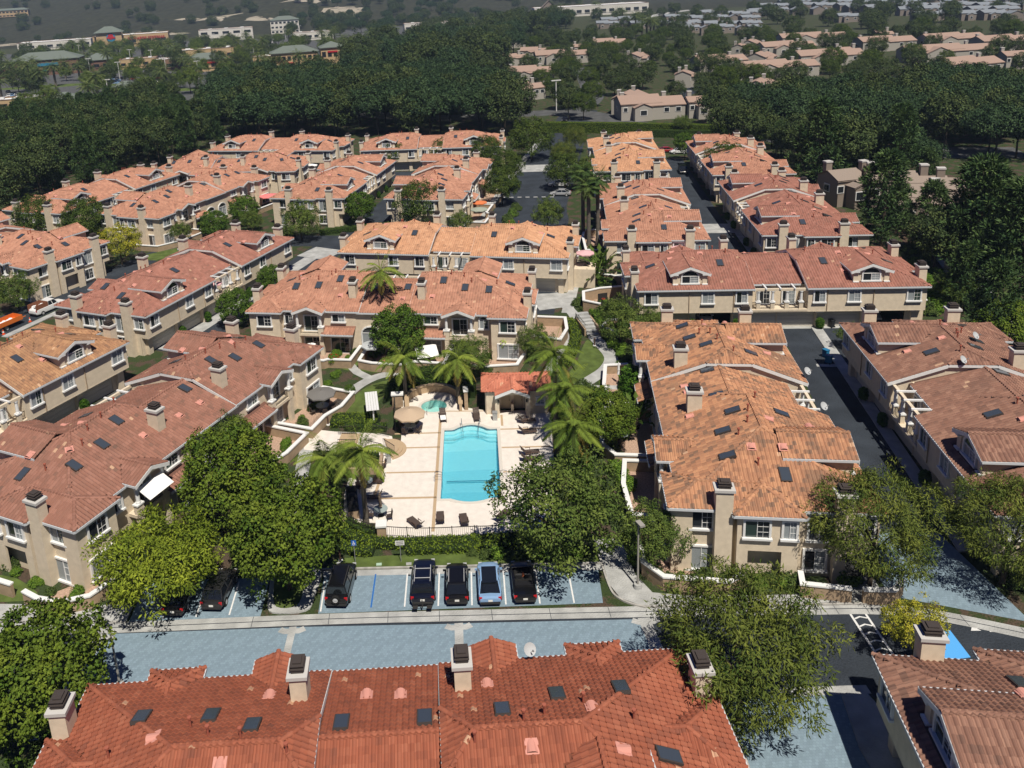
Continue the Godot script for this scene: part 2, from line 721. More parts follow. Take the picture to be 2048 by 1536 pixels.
func gable_board(b: MB, w: Vol, a: float, out: float, clipped: bool) -> void:
	# white barge boards under the verge of a gable
	var bm := (w.b0 + w.b1) * 0.5
	for side in [w.b0, w.b1]:
		var k: float = lerpf(side, bm, 0.7 if clipped else 1.0)
		var p := w.at(a, side, w.h - 0.02)
		var q := w.at(a, k, w.h + w.rise() * (0.7 if clipped else 1.0) - 0.02)
		var o := w.at(out * 0.09, 0, 0)
		var d := Vector3(0, -0.34, 0)
		b.quad(p + o, q + o, q + o + d, p + o + d, w.at(out, 0, 0))
		b.quad(p - o, q - o, q - o + d, p - o + d, w.at(-out, 0, 0))
		b.quad(p + o + d, q + o + d, q - o + d, p - o + d, Vector3.DOWN)
		b.quad(p + o, q + o, q - o, p - o, Vector3.UP)
		b.quad(p + o, p - o, p - o + d, p + o + d, p - q)
	if clipped:
		var y := w.h + w.rise() * 0.7
		var p := w.at(a, lerpf(w.b0, bm, 0.7), y - 0.15)
		var q := w.at(a, lerpf(w.b1, bm, 0.7), y - 0.15)
		b.box((p + q) / 2, w.at(0.18, (w.b1 - w.b0) * 0.3, 0).abs() + Vector3(0, 0.26, 0))


func gable_wall(b: MB, w: Vol, a: float, inset: float, y0: float, clipped: bool, thick := 0.2) -> void:
	var bm := (w.b0 + w.b1) * 0.5
	for t in [-thick / 2, thick / 2]:
		var poly := PackedVector3Array()
		poly.append(w.at(a + t, w.b0 + inset, y0))
		poly.append(w.at(a + t, w.b1 - inset, y0))
		poly.append(w.at(a + t, w.b1 - inset, w.h + w.p * inset - 0.08))
		if clipped:
			poly.append(w.at(a + t, lerpf(w.b1, bm, 0.7), w.h + w.rise() * 0.7 - 0.08))
			poly.append(w.at(a + t, lerpf(w.b0, bm, 0.7), w.h + w.rise() * 0.7 - 0.08))
		else:
			poly.append(w.at(a + t, bm, w.h + w.rise() - 0.08))
		poly.append(w.at(a + t, w.b0 + inset, w.h + w.p * inset - 0.08))
		b.fan(poly, w.at(t, 0, 0))


func townhouse_walls() -> ArrayMesh:
	if cache.has(roof_kind + "_wall"):
		return cache[roof_kind + "_wall"]
	var b := MB.new()
	var P = func(x, y): return Vector2(x, y)
	b.wall(P.call(-18.05, -7.15), P.call(18.05, -7.15), 0, 6.0)
	for s in [-1.0, 1.0]:
		var e: float = 17.95 * s
		b.wall(P.call(e, -7.05), P.call(e, 5.9), 0, 2.7)
		b.wall(P.call(e, -7.05), P.call(e, 7.05), 2.7, 6.0)
		b.wall(P.call(s * 18.05, 7.15), P.call(s * 3.5, 7.15), 2.7, 6.0)
		b.wall(P.call(s * 3.6, 5.3), P.call(s * 3.6, 7.05), 2.7, 6.0)
		# corner bay to the patio side
		if roof_kind == "street":
			b.wall(P.call(s * 11.7, -8.1), P.call(s * 14.3, -8.1), 0, 6.0)
		else:
			b.wall(P.call(s * 14.1, -8.1), P.call(s * 18.3, -8.1), 0, 6.0)
			b.wall(P.call(s * 14.2, -8.0), P.call(s * 14.2, -7.25), 0, 6.0)
			b.wall(P.call(s * 18.2, -8.0), P.call(s * 18.2, -6.6), 0, 6.0)
		# end bay, open porch below
		b.wall(P.call(s * 18.85, -3.35), P.call(s * 18.85, 1.2), 2.7, 6.0)
		b.wall(P.call(s * 18.05, -3.25), P.call(s * 18.75, -3.25), 0, 6.0)
		b.wall(P.call(s * 18.05, 1.1), P.call(s * 18.75, 1.1), 0, 6.0)
		b.wall(P.call(s * 18.85, -3.35), P.call(s * 18.85, -2.5), 0, 2.7)
		b.wall(P.call(s * 18.85, 0.0), P.call(s * 18.85, 1.2), 0, 2.7)
		# dormer
		var c: float = s * 11.4
		b.wall(P.call(c - 2.2, 6.35), P.call(c + 2.2, 6.35), 5.9, 7.95)
		b.wall(P.call(c - 2.1, 2.0), P.call(c - 2.1, 6.25), 5.9, 7.9)
		b.wall(P.call(c + 2.1, 2.0), P.call(c + 2.1, 6.25), 5.9, 7.9)
		b.box(Vector3(c - 1.9, 6.95, 6.42), Vector3(0.62, 1.7, 0.3))
		b.box(Vector3(c + 1.9, 6.95, 6.42), Vector3(0.62, 1.7, 0.3))
		# balcony box on the patio side and the pier under it
		if roof_kind == "street":
			continue
		b.box(Vector3(s * 10.0, 2.9, -7.8), Vector3(4.0, 0.3, 1.1))
		b.box(Vector3(s * 10.0 - 1.6, 3.35, -8.2), Vector3(0.7, 1.2, 0.5))
		b.box(Vector3(s * 10.0 + 1.6, 3.35, -8.2), Vector3(0.7, 1.2, 0.5))
		b.box(Vector3(s * 10.0 - 1.6, 1.35, -8.2), Vector3(0.55, 2.7, 0.45))
		b.box(Vector3(s * 10.0 + 1.6, 1.35, -8.2), Vector3(0.55, 2.7, 0.45))
	b.wall(P.call(-3.7, 5.2), P.call(3.7, 5.2), 2.7, 6.0)
	# garage level: piers, header and the soffit of the storey above
	var xs := [-18.05, -16.15, -11.45, -10.55, -5.85, -4.75, -0.05, 0.05, 4.75, 5.85, 10.55, 11.45, 16.15, 18.05]
	for i in range(0, 14, 2):
		b.box(Vector3((xs[i] + xs[i + 1]) / 2, 1.1, 5.98), Vector3(xs[i + 1] - xs[i], 2.2, 0.25))
	b.box(Vector3(0, 2.4, 5.98), Vector3(36.1, 0.4, 0.25))
	b.box(Vector3(0, 2.66, 6.6), Vector3(36.1, 0.12, 1.32))
	for i in [-17.1, -11.0, -5.3, 5.3, 11.0, 17.1]:
		b.box(Vector3(i, 1.1, 6.35), Vector3(0.8, 2.2, 0.5))
	b.box(Vector3(0, 2.85, 6.4), Vector3(7.0, 0.25, 1.8))
	for x in [-2.7, -0.9, 0.9, 2.7]:
		b.box(Vector3(x, 3.4, 7.0), Vector3(0.5, 1.0, 0.4))
	b.box(Vector3(0, 5.65, 7.0), Vector3(7.0, 0.3, 0.3))
	for w in roof_vols:
		if w.e0 == 2:
			gable_wall(b, w, w.a0 + 0.35, 0.45, 5.5, true)
		if w.e1 == 2:
			gable_wall(b, w, w.a1 - 0.35, 0.45, 5.5, true)
		if w.swap and w.h > 7.0:
			gable_wall(b, w, w.a1 - 0.5, 0.4, 7.9, false)
		if w.swap and w.h > 6.02 and w.h < 7.0:
			gable_wall(b, w, w.a0 + 0.35, 0.35, 6.1, false, 0.15)
	cache[roof_kind + "_wall"] = b.mesh(M.stucco)
	return cache[roof_kind + "_wall"]


func townhouse_trim() -> Dictionary:
	if cache.has(roof_kind + "_trim"):
		return cache[roof_kind + "_trim"]
	var white := MB.new()
	var fascia := MB.new()
	for w in roof_vols:
		if w.e0 == 2:
			gable_board(white, w, w.a0 + 0.06, -1.0, true)
		if w.e1 == 2:
			gable_board(white, w, w.a1 - 0.06, 1.0, true)
		if w.swap and w.h > 7.0:
			gable_board(white, w, w.a1 - 0.06, 1.0, false)
			for s in [-1.0, 1.0]:
				white.box(Vector3((w.b0 + w.b1) / 2 + s * 2.05, 7.82, 6.5), Vector3(1.0, 0.2, 0.75))
				white.box(Vector3((w.b0 + w.b1) / 2 + s * 1.9, 6.42, 6.56), Vector3(0.7, 0.14, 0.42))
			white.box(Vector3((w.b0 + w.b1) / 2, 6.45, 6.5), Vector3(2.4, 0.12, 0.3))
		if w.swap and w.h > 6.02 and w.h < 7.0:
			gable_board(white, w, w.a0 + 0.06, -1.0, false)
			for s in ([-1.0, 1.0] if roof_kind != "street" else []):
				white.box(Vector3((w.b0 + w.b1) / 2 + s * 1.6, 6.02, -8.3), Vector3(0.9, 0.2, 0.7))
		for f in w.faces():
			if f[3] > 0.45:
				continue
			var n := int(ceil(f[4] / 0.6))
			for i in n:
				var q: Vector3 = f[0] + f[1] * ((i + 0.5) * f[4] / n)
				if others_top(roof_vols, w, q.x, q.z) > q.y + 0.15:
					continue
				fascia.box(q - f[2] * 0.02 + Vector3(0, -0.11, 0), (f[1] * f[4] / n + f[2] * 0.12).abs() + Vector3(0, 0.2, 0))
	for s in [-1.0, 1.0]:
		for x in ([-1.6, 1.6] if roof_kind != "street" else []):
			white.box(Vector3(s * 10.0 + x, 4.02, -8.2), Vector3(0.85, 0.14, 0.64))
		for x in [5.3, 11.0, 17.1]:
			white.box(Vector3(s * x, 2.27, 6.38), Vector3(0.95, 0.14, 0.6))
	for x in [-2.7, -0.9, 0.9, 2.7]:
		white.box(Vector3(x, 3.96, 7.0), Vector3(0.66, 0.14, 0.54))
	for x in [-1.8, 0.0, 1.8]:
		white.box(Vector3(x, 5.86, 6.3), Vector3(0.2, 0.16, 2.1))
	cache[roof_kind + "_trim"] = {"white": white.mesh(M.trim), "fascia": fascia.mesh(M.fascia)}
	return cache[roof_kind + "_trim"]


func railing_mesh(w: float, h: float, gap := 0.14) -> ArrayMesh:
	var key := "rail%.2f%.2f" % [w, h]
	if not cache.has(key):
		var b := MB.new()
		b.box(Vector3(0, h, 0), Vector3(w, 0.05, 0.05))
		b.box(Vector3(0, 0.1, 0), Vector3(w, 0.04, 0.04))
		var k := int(w / gap)
		for i in k + 1:
			b.box(Vector3(-w / 2 + w * i / k, h / 2, 0), Vector3(0.022, h, 0.022))
		cache[key] = b.mesh(M.metal_dark)
	return cache[key]


func window_meshes(w: float, h: float, arched: bool) -> Array:
	var key := "win%.2f%.2f%s" % [w, h, arched]
	if cache.has(key):
		return cache[key]
	var f := MB.new()
	var t := 0.17
	for s in [-1.0, 1.0]:
		f.box(Vector3(s * (w / 2 + t / 2), 0, 0.05), Vector3(t, h, 0.16))
	f.box(Vector3(0, -h / 2 - t / 2, 0.10), Vector3(w + t * 2.0 + 0.16, t, 0.3))
	if not arched:
		f.box(Vector3(0, h / 2 + t / 2, 0.05), Vector3(w + t * 2.0, t, 0.16))
	else:
		for i in 8:
			var t0 := PI * i / 8.0
			var t1 := PI * (i + 1) / 8.0
			var p := Vector3(cos(t0) * w / 2, h / 2 + sin(t0) * w * 0.36, 0)
			var q := Vector3(cos(t1) * w / 2, h / 2 + sin(t1) * w * 0.36, 0)
			var d := (q - p)
			var m := (p + q) / 2
			f.box(m + Vector3(m.x, (m.y - h / 2) * 1.3, 0).normalized() * t * 0.5 + Vector3(0, 0, 0.05), Vector3(d.length() + 0.05, t, 0.16), Basis(Vector3(0, 0, 1), atan2(d.y, d.x)))
		f.box(Vector3(0, h / 2, 0.05), Vector3(w, 0.07, 0.1))
	f.box(Vector3(0, 0, 0.04), Vector3(0.05, h, 0.1))
	f.box(Vector3(w / 4, 0, 0.03), Vector3(0.02, h, 0.05))
	for k in [-1.0, 1.0]:
		f.box(Vector3(w / 4, k * h / 6, 0.03), Vector3(w / 2, 0.02, 0.045))
	var a := []
	for s in [-1.0, 1.0]:
		var g := MB.new()
		g.box(Vector3(s * w / 4, 0, 0.0), Vector3(w / 2 - 0.01, h, 0.05))
		a.append(g.mesh(M.glass_dark))
	var g := MB.new()
	if arched:
		for i in 8:
			var t0 := PI * i / 8.0
			var t1 := PI * (i + 1) / 8.0
			g.tri(Vector3(0, h / 2, 0.025), Vector3(cos(t0) * w / 2, h / 2 + sin(t0) * w * 0.36, 0.025), Vector3(cos(t1) * w / 2, h / 2 + sin(t1) * w * 0.36, 0.025), Vector3(0, 0, 1))
	cache[key] = [f.mesh(M.trim), a[0], a[1], g.mesh(M.glass_dark) if arched else null]
	return cache[key]


func add_window(parent: Node3D, at: Vector3, turn: float, w: float, h: float, arched := false) -> void:
	var ms := window_meshes(w, h, arched)
	var f := part(parent, "window", ms[0], at, turn)
	var k := rng.randi() % 5
	part(f, "pane", ms[1], Vector3.ZERO, 0, M[["glass_dark", "glass_curtain", "glass_dark", "glass_green", "glass_curtain"][k]])
	part(f, "pane", ms[2], Vector3.ZERO, 0, M[["glass_curtain", "glass_curtain", "glass_dark", "glass_dark", "glass_green"][k]])
	if arched:
		part(f, "pane", ms[3], Vector3.ZERO, 0)


func chimney_meshes(h: float) -> Array:
	var key := "chim%.2f" % h
	if not cache.has(key):
		var b := MB.new()
		b.box(Vector3(0, h / 2, 0), Vector3(0.95, h, 1.3))
		var c := MB.new()
		c.box(Vector3(0, h + 0.11, 0), Vector3(1.2, 0.22, 1.55))
		var d := MB.new()
		d.box(Vector3(0, h + 0.34, 0), Vector3(0.72, 0.24, 0.9))
		d.box(Vector3(0, h + 0.50, 0), Vector3(0.86, 0.06, 1.05))
		d.box(Vector3(0, h + 0.60, 0), Vector3(0.66, 0.14, 0.82))
		d.box(Vector3(0, h + 0.69, 0), Vector3(0.80, 0.05, 0.96))
		d.box(Vector3(0, h + 0.76, 0), Vector3(0.5, 0.1, 0.6))
		cache[key] = [b.mesh(M.stucco), c.mesh(M.cap_stone), d.mesh(M.cowl)]
	return cache[key]


func add_chimney(parent: Node3D, x: float, z: float, y0: float, h: float, turn := 0.0) -> void:
	var ms := chimney_meshes(h)
	var o := part(parent, "chimney", ms[0], Vector3(x, y0, z), turn)
	part(o, "cap", ms[1])
	part(o, "cowl", ms[2])


func garage_door_mesh() -> ArrayMesh:
	if not cache.has("gdoor"):
		var b := MB.new()
		for j in 4:
			b.box(Vector3(0, 0.28 + j * 0.55, 0), Vector3(4.66, 0.53, 0.06))
			for i in 8:
				b.box(Vector3(-2.04 + i * 0.583, 0.28 + j * 0.55, 0.035), Vector3(0.46, 0.36, 0.02))
		cache.gdoor = b.mesh(M.garage_door)
	return cache.gdoor


func roof_bits() -> Dictionary:
	if cache.has("bits"):
		return cache.bits
	var f := MB.new()
	f.box(Vector3(0, 0.08, 0), Vector3(0.86, 0.2, 1.36))
	var g := MB.new()
	g.box(Vector3(0, 0.165, 0), Vector3(0.72, 0.06, 1.22))
	var vent := MB.new()
	for i in 6:
		var t0 := PI * i / 6.0
		var t1 := PI * (i + 1) / 6.0
		var p := Vector3(cos(t0) * 0.3, sin(t0) * 0.26 + 0.06, 0)
		var q := Vector3(cos(t1) * 0.3, sin(t1) * 0.26 + 0.06, 0)
		vent.quad(p + Vector3(0, 0, 0.32), q + Vector3(0, 0, 0.32), q * Vector3(0.7, 0.35, 1) + Vector3(0, 0, -0.4), p * Vector3(0.7, 0.35, 1) + Vector3(0, 0, -0.4), p + q)
	vent.box(Vector3(0, 0.085, 0.0), Vector3(0.72, 0.05, 0.78))
	var dark := MB.new()
	for i in 6:
		var t0 := PI * i / 6.0
		var t1 := PI * (i + 1) / 6.0
		dark.tri(Vector3(0, 0.06, 0.30), Vector3(cos(t0) * 0.29, sin(t0) * 0.25 + 0.06, 0.30), Vector3(cos(t1) * 0.29, sin(t1) * 0.25 + 0.06, 0.30), Vector3(0, 0, 1))
	var pipe := MB.new()
	pipe.tube(Vector3.ZERO, Vector3(0, 0.6, 0), 0.07, 0.07, 8)
	pipe.tube(Vector3(0, 0.6, 0), Vector3(0, 0.72, 0), 0.12, 0.12, 8)
	cache.bits = {"frame": f.mesh(M.cowl), "glass": g.mesh(M.skylight_glass), "vent": vent.mesh(M.terracotta_vent), "mouth": dark.mesh(M.cowl), "pipe": pipe.mesh(M.terracotta_pipe)}
	return cache.bits


func on_roof(u: float, v: float) -> Transform3D:
	# a frame that lies on the roof with z pointing down the slope
	var y := others_top(roof_vols, null, u, v)
	var gx := (others_top(roof_vols, null, u + 0.05, v) - others_top(roof_vols, null, u - 0.05, v)) / 0.1
	var gz := (others_top(roof_vols, null, u, v + 0.05) - others_top(roof_vols, null, u, v - 0.05)) / 0.1
	var n := Vector3(-gx, 1, -gz).normalized()
	var down := Vector3(-gx, 0, -gz)
	down = (down - n * down.dot(n)).normalized()
	return Transform3D(Basis(n.cross(down), n, down), Vector3(u, y, v))


func shade_of(pal: Array, r: RandomNumberGenerator, p: Vector3, sd: float) -> Color:
	# pal: light, mid, dark of the clay and how mottled it is
	var n := flat_noise.get_noise_3d(p.x * 1.6 + sd, p.y, p.z * 1.6)
	var t := clampf(0.45 + n * 0.5 + r.randfn(0.0, 0.08 + 0.36 * float(pal[3]) * float(pal[3])), 0.0, 1.0)
	var a: Color = pal[0]
	var b: Color = pal[1]
	var c: Color = pal[2]
	var o := a.lerp(b, t * 2.0) if t < 0.5 else b.lerp(c, (t - 0.5) * 2.0)
	var m := flat_noise.get_noise_3d(p.x * 0.35 + sd * 3.0, 7.0, p.z * 0.35)
	o = o.lerp(c, clampf((m - 0.12) * 2.2, 0.0, 1.0) * float(pal[3]))
	if r.randf() < 0.006:
		o = o.lerp(Color(0.62, 0.42, 0.28), 0.6)
	return o * r.randf_range(0.93, 1.06)


var near_tile_cap := 300


func in_view(p: Vector3) -> bool:
	var d := p - Vector3(0, 46.5, 0)
	var z := -d.dot(Vector3(0, 0.25983295, 0.96565358))
	if z < 1.0:
		return false
	var x := 859.17 + 1686.11 * d.dot(Vector3(0.99836963, -0.05511913, 0.01483116)) / z
	var y := 425.29 - 1686.11 * d.dot(Vector3(0.05707961, 0.96407921, -0.25940933)) / z
	return x > 5 and x < 2043 and y > 5 and y < 1531


func townhouse(label: String, x: float, z: float, deg: float, pal: Array, near := false, open_doors := [], variant := "th") -> Node3D:
	var y := 0.0
	use_roofs(variant)
	var o := thing("townhouse_block", label, "building", Vector3(x, y, z), deg_to_rad(deg + 90.0), "terracotta roofed townhouse blocks")
	var r := RandomNumberGenerator.new()
	r.seed = int(absf(x * 31.0 + z * 17.0)) + 5
	part(o, "wall", townhouse_walls())
	if not cache.has(variant + "_deck"):
		var b := MB.new()
		for w in roof_vols:
			w.deck(b)
		cache[variant + "_deck"] = b
	var mid: Color = pal[1]
	var dm := StandardMaterial3D.new()
	dm.resource_name = "roof_felt"
	dm.albedo_color = (mid * 0.55).linear_to_srgb()
	dm.roughness = 0.95
	var roof := part(o, "roof", cache[variant + "_deck"].mesh(dm))
	var sd := x * 3.1 + z
	var tiles: Array = roof_lay.tiles
	var single_tiles := {}
	if near:
		var order := []
		var xf := o.global_transform
		for i in tiles.size():
			var p: Vector3 = xf * tiles[i].origin
			if in_view(p):
				order.append([p.distance_squared_to(Vector3(0, 46.5, 0)), i])
		order.sort_custom(func(a, b): return a[0] < b[0])
		for k in mini(near_tile_cap, order.size()):
			single_tiles[order[k][1]] = true
		var mats := []
		for k in 10:
			var m: StandardMaterial3D = M.tile.duplicate()
			m.vertex_color_use_as_albedo = false
			m.albedo_color = shade_of(pal, r, Vector3(k * 3.7, 0, k * 1.9), sd).linear_to_srgb()
			mats.append(m)
		for i in single_tiles:
			var t := part(roof, "roof_tile", cache.tile, Vector3.ZERO, 0, mats[r.randi() % 10])
			t.transform = tiles[i]
	var xs := []
	var cs := []
	for i in tiles.size():
		if single_tiles.has(i):
			continue
		xs.append(tiles[i])
		cs.append(shade_of(pal, r, tiles[i].origin, sd))
	copies(roof, "roof_tiles", cache.tile, xs, cs)
	xs = roof_lay.caps
	cs = []
	for t in xs:
		cs.append(shade_of(pal, r, t.origin, sd + 9.0) * 1.05)
	copies(roof, "ridge_caps", cache.ridge_cap, xs, cs)
	var tr := townhouse_trim()
	part(o, "trim", tr.white).set_meta("kind", "stuff")
	part(o, "fascia", tr.fascia).set_meta("kind", "stuff")
	if not cache.has("column_mesh"):
		var cb := MB.new()
		cb.lathe([Vector2(0.24, 0.0), Vector2(0.24, 0.1), Vector2(0.19, 0.14), Vector2(0.16, 0.86), Vector2(0.23, 0.9), Vector2(0.23, 1.0)], 12)
		cache.column_mesh = cb.mesh(M.trim)
	for cx in [-2.7, -0.9, 0.9, 2.7]:
		part(o, "column", cache.column_mesh, Vector3(cx, 4.0, 7.0)).scale = Vector3(1, 1.5, 1)
	for cx in ([-11.6, -8.4, 8.4, 11.6] if variant == "th" else []):
		part(o, "column", cache.column_mesh, Vector3(cx, 4.05, -8.25)).scale = Vector3(1, 1.95, 1)
	var bits := roof_bits()
	for s in [-1.0, 1.0]:
		add_chimney(o, s * 18.45, -4.35, 0, 7.75)
		add_chimney(o, s * 18.35, 4.5, 0, 7.6)
		add_chimney(o, s * 4.7, -4.6, 6.2, 2.75)
		for q in [[7.0, -1.6], [9.8, -2.9], [6.4, 2.6], [15.3, 0.9], [2.4, -2.2], [13.6, -3.2]]:
			var f := part(roof, "skylight_frame", bits.frame)
			f.transform = on_roof(s * q[0] + r.randf_range(-0.4, 0.4), q[1])
			var g := part(roof, "skylight_glass", bits.glass)
			g.transform = f.transform
		for q in [[6.0, -4.9], [12.2, -1.2], [8.3, 4.4], [13.2, 1.6], [1.3, -4.6], [8.6, 1.0]]:
			var f := part(roof, "roof_vent", bits.vent)
			f.transform = on_roof(s * q[0] + r.randf_range(-0.7, 0.7), q[1] + r.randf_range(-0.4, 0.4))
			var g := part(roof, "vent_mouth", bits.mouth)
			g.transform = f.transform
		for q in [[7.8, -0.5], [11.0, -1.9], [9.0, -0.9], [5.2, 0.6], [14.2, -1.0]]:
			var t := on_roof(s * q[0] + r.randf_range(-0.8, 0.8), q[1])
			part(roof, "vent_pipe", bits.pipe, t.origin)
		# windows: garage side, dormer, end, patio side
		add_window(o, Vector3(s * 16.5, 4.75, 7.28), 0, 1.5, 1.5)
		add_window(o, Vector3(s * 9.2, 4.75, 7.28), 0, 1.35, 1.5)
		add_window(o, Vector3(s * 4.9, 4.75, 7.28), 0, 1.25, 1.5)
		add_window(o, Vector3(s * 11.4, 7.05, 6.48), 0, 2.0, 0.95, true)
		var e: float = PI / 2 * s
		add_window(o, Vector3(s * 18.08, 4.7, -5.85), e, 1.5, 1.45)
		add_window(o, Vector3(s * 18.08, 1.25, -5.85), e, 1.9, 2.0)
		add_window(o, Vector3(s * 18.98, 4.7, -1.9), e, 1.75, 1.45)
		add_window(o, Vector3(s * 18.98, 4.7, 0.5), e, 0.9, 1.45)
		add_window(o, Vector3(s * 18.08, 4.7, 6.1), e, 1.4, 1.45)
		add_window(o, Vector3(s * 18.08, 1.5, 2.7), e, 1.5, 1.7)
		add_window(o, Vector3(s * 18.08, 4.4, 2.9), e, 1.5, 2.1)
		if variant == "street":
			continue
		add_window(o, Vector3(s * 16.2, 4.7, -8.23), PI, 1.8, 1.45)
		add_window(o, Vector3(s * 16.2, 1.35, -8.23), PI, 2.4, 1.8)
		add_window(o, Vector3(s * 13.1, 4.6, -7.28), PI, 1.0, 1.2, true)
		add_window(o, Vector3(s * 10.0, 4.15, -7.28), PI, 1.8, 2.05)
		add_window(o, Vector3(s * 6.2, 4.95, -7.28), PI, 1.6, 1.0)
		add_window(o, Vector3(s * 6.2, 1.15, -7.28), PI, 2.4, 2.0)
		add_window(o, Vector3(s * 10.0, 1.15, -7.28), PI, 2.2, 2.0)
		add_window(o, Vector3(s * 1.9, 2.0, -7.28), PI, 2.3, 1.9, true)
		add_window(o, Vector3(s * 1.6, 4.1, 5.33), 0, 1.5, 2.1)
		part(o, "railing", railing_mesh(2.5, 0.9), Vector3(s * 10.0, 3.1, -8.25))
		part(o, "railing", railing_mesh(1.25, 0.9), Vector3(s * 1.8, 2.98, 7.0))
		part(o, "railing", railing_mesh(0.6, 0.9), Vector3(s * 3.25, 2.98, 7.0))
		for q in [5.9, 11.6]:
			if not cache.has("spout"):
				var b := MB.new()
				b.tube(Vector3(0, 2.75, 0), Vector3(0, 5.75, 0), 0.05, 0.05, 6)
				cache.spout = b.mesh(M.stucco_tan)
			part(o, "downspout", cache.spout, Vector3(s * q, 0, 7.32))
		for q in [2.4, 8.2, 13.8]:
			if not open_doors.has(s * q):
				part(o, "garage_door", garage_door_mesh(), Vector3(s * q, 0, 6.0))
	return o


var roof_kind := ""


func use_roofs(kind: String) -> void:
	roof_kind = kind
	if not cache.has(kind + "_vols"):
		cache[kind + "_vols"] = townhouse_roofs(kind == "street")
		cache[kind + "_lay"] = lay_tiles(cache[kind + "_vols"])
	roof_vols = cache[kind + "_vols"]
	roof_lay = cache[kind + "_lay"]


func make_townhouses() -> void:
	cache.tile = tile_mesh()
	cache.ridge_cap = cap_mesh()
	var red := [Color(0.360, 0.131, 0.079), Color(0.288, 0.092, 0.054), Color(0.198, 0.076, 0.052), 0.25]
	var rose := [Color(0.324, 0.165, 0.126), Color(0.261, 0.126, 0.093), Color(0.171, 0.102, 0.079), 0.3]
	var pink := [Color(0.378, 0.184, 0.144), Color(0.302, 0.136, 0.104), Color(0.198, 0.107, 0.082), 0.3]
	var orange := [Color(0.594, 0.349, 0.214), Color(0.495, 0.272, 0.163), Color(0.333, 0.184, 0.116), 0.3]
	var coral := [Color(0.495, 0.267, 0.186), Color(0.396, 0.199, 0.138), Color(0.261, 0.141, 0.100), 0.3]
	var mottled := [Color(0.477, 0.252, 0.144), Color(0.378, 0.189, 0.112), Color(0.203, 0.126, 0.088), 0.8]
	var brown := [Color(0.324, 0.184, 0.135), Color(0.239, 0.126, 0.093), Color(0.158, 0.092, 0.072), 0.4]
	var ochre := [Color(0.432, 0.252, 0.140), Color(0.338, 0.184, 0.104), Color(0.198, 0.116, 0.077), 0.45]
	townhouse("red tiled block across the bottom of the view, seen over its ridge", -4.3, -35.5, -89.6, red, true, [], "street")
	townhouse("brown tiled block at the bottom right corner beside the paved drive", 29.8, -22.6, 170.7, brown, true)
	townhouse("mottled orange block between the pool garden and the right alley", 28.8, -74.5, -9.4, mottled, true)
	townhouse("brown tiled block at the right edge with its garages in shade", 51.4, -71.2, 170.7, brown, true)
	townhouse("rose tiled block at the left whose patios face the pool", -29.3, -79.3, 154.0, rose, true)
	townhouse("ochre tiled block at the left edge with an arched dormer over its garages", -53.5, -84.7, -28.3, ochre)
	townhouse("coral tiled block left of centre with a pink parasol on its link balcony", -38.0, -125.3, -24.3, pink)
	townhouse("orange brown block at the left edge behind the orange trailer", -76.4, -146.6, 58.3, coral)
	townhouse("orange block whose patios face the pool garden, behind the bushy round tree", -5.2, -109.6, 78.0, coral)
	townhouse("bright orange block with two arched dormers directly behind the pool block", 4.6, -131.8, -105.1, orange)
	townhouse("pinkish red block right of centre with two dormers and two open garages", 46.0, -110.1, -96.7, pink, false, [-8.2, 13.8])
	townhouse("coral block on the left with patios behind the yellow green tree", -52.0, -177.9, 154.6, coral)
	townhouse("coral block on the far left against the pine belt, dormers to the front", -74.1, -185.9, -24.8, coral)
	townhouse("coral block behind the pink parasol, chimneys on its front slope", -48.3, -206.4, 81.2, coral)
	townhouse("coral block furthest left of centre, two dormers below the dark trees", -40.2, -231.5, -106.0, coral)
	townhouse("coral block with white dormers along the inner drive, left of the round clipped tree", -19.6, -185.0, -15.3, coral)
	townhouse("coral block along the left side of the middle road behind round street trees", 3.0, -179.2, 165.4, coral)
	townhouse("red orange block at the far end of the left drive, two dormers towards the view", 1.9, -221.7, -97.0, coral)
	townhouse("coral block right of the palms with its end wall and pink parasol to the front", 38.9, -144.1, -9.6, coral)
	townhouse("light orange block furthest along the right alley on its left side", 47.1, -193.8, -8.7, orange)
	townhouse("red and ochre patched block on the right of the narrow alley", 62.0, -142.5, 171.2, pink)
	townhouse("coral block furthest along the right alley behind a round tree", 68.5, -184.3, 171.1, coral)


# ---------------------------------------------------------------- ground, roads, paths

func pool_outline(grow := 0.0) -> PackedVector2Array:
	# 5.7 x 12.7 m with a bowed far end (steps) and a bowed near end
	var o := PackedVector2Array()
	var w := 2.86 + grow
	var l := 6.36 + grow
	for q in [[-w, -l], [-w * 0.72, -l]]:
		o.append(Vector2(q[0], q[1]))
	for i in 9:
		var t := lerpf(-1.0, 1.0, i / 8.0)
		o.append(Vector2(t * w * 0.62, -l - 0.9 * (1.0 - t * t) - 0.12))
	for q in [[w * 0.72, -l], [w, -l], [w, l], [w * 0.66, l]]:
		o.append(Vector2(q[0], q[1]))
	for i in 7:
		var t := lerpf(1.0, -1.0, i / 6.0)
		o.append(Vector2(t * w * 0.6, l + 0.45 * (1.0 - t * t) + 0.1))
	for q in [[-w * 0.66, l], [-w, l]]:
		o.append(Vector2(q[0], q[1]))
	return Transform2D(deg_to_rad(3.46), Vector2(2.71, -75.49)) * o


func disc(c: Vector2, r: float, k := 24, ry := -1.0) -> PackedVector2Array:
	var o := PackedVector2Array()
	for i in k:
		o.append(c + Vector2(cos(TAU * i / k) * r, sin(TAU * i / k) * (ry if ry > 0 else r)))
	return o


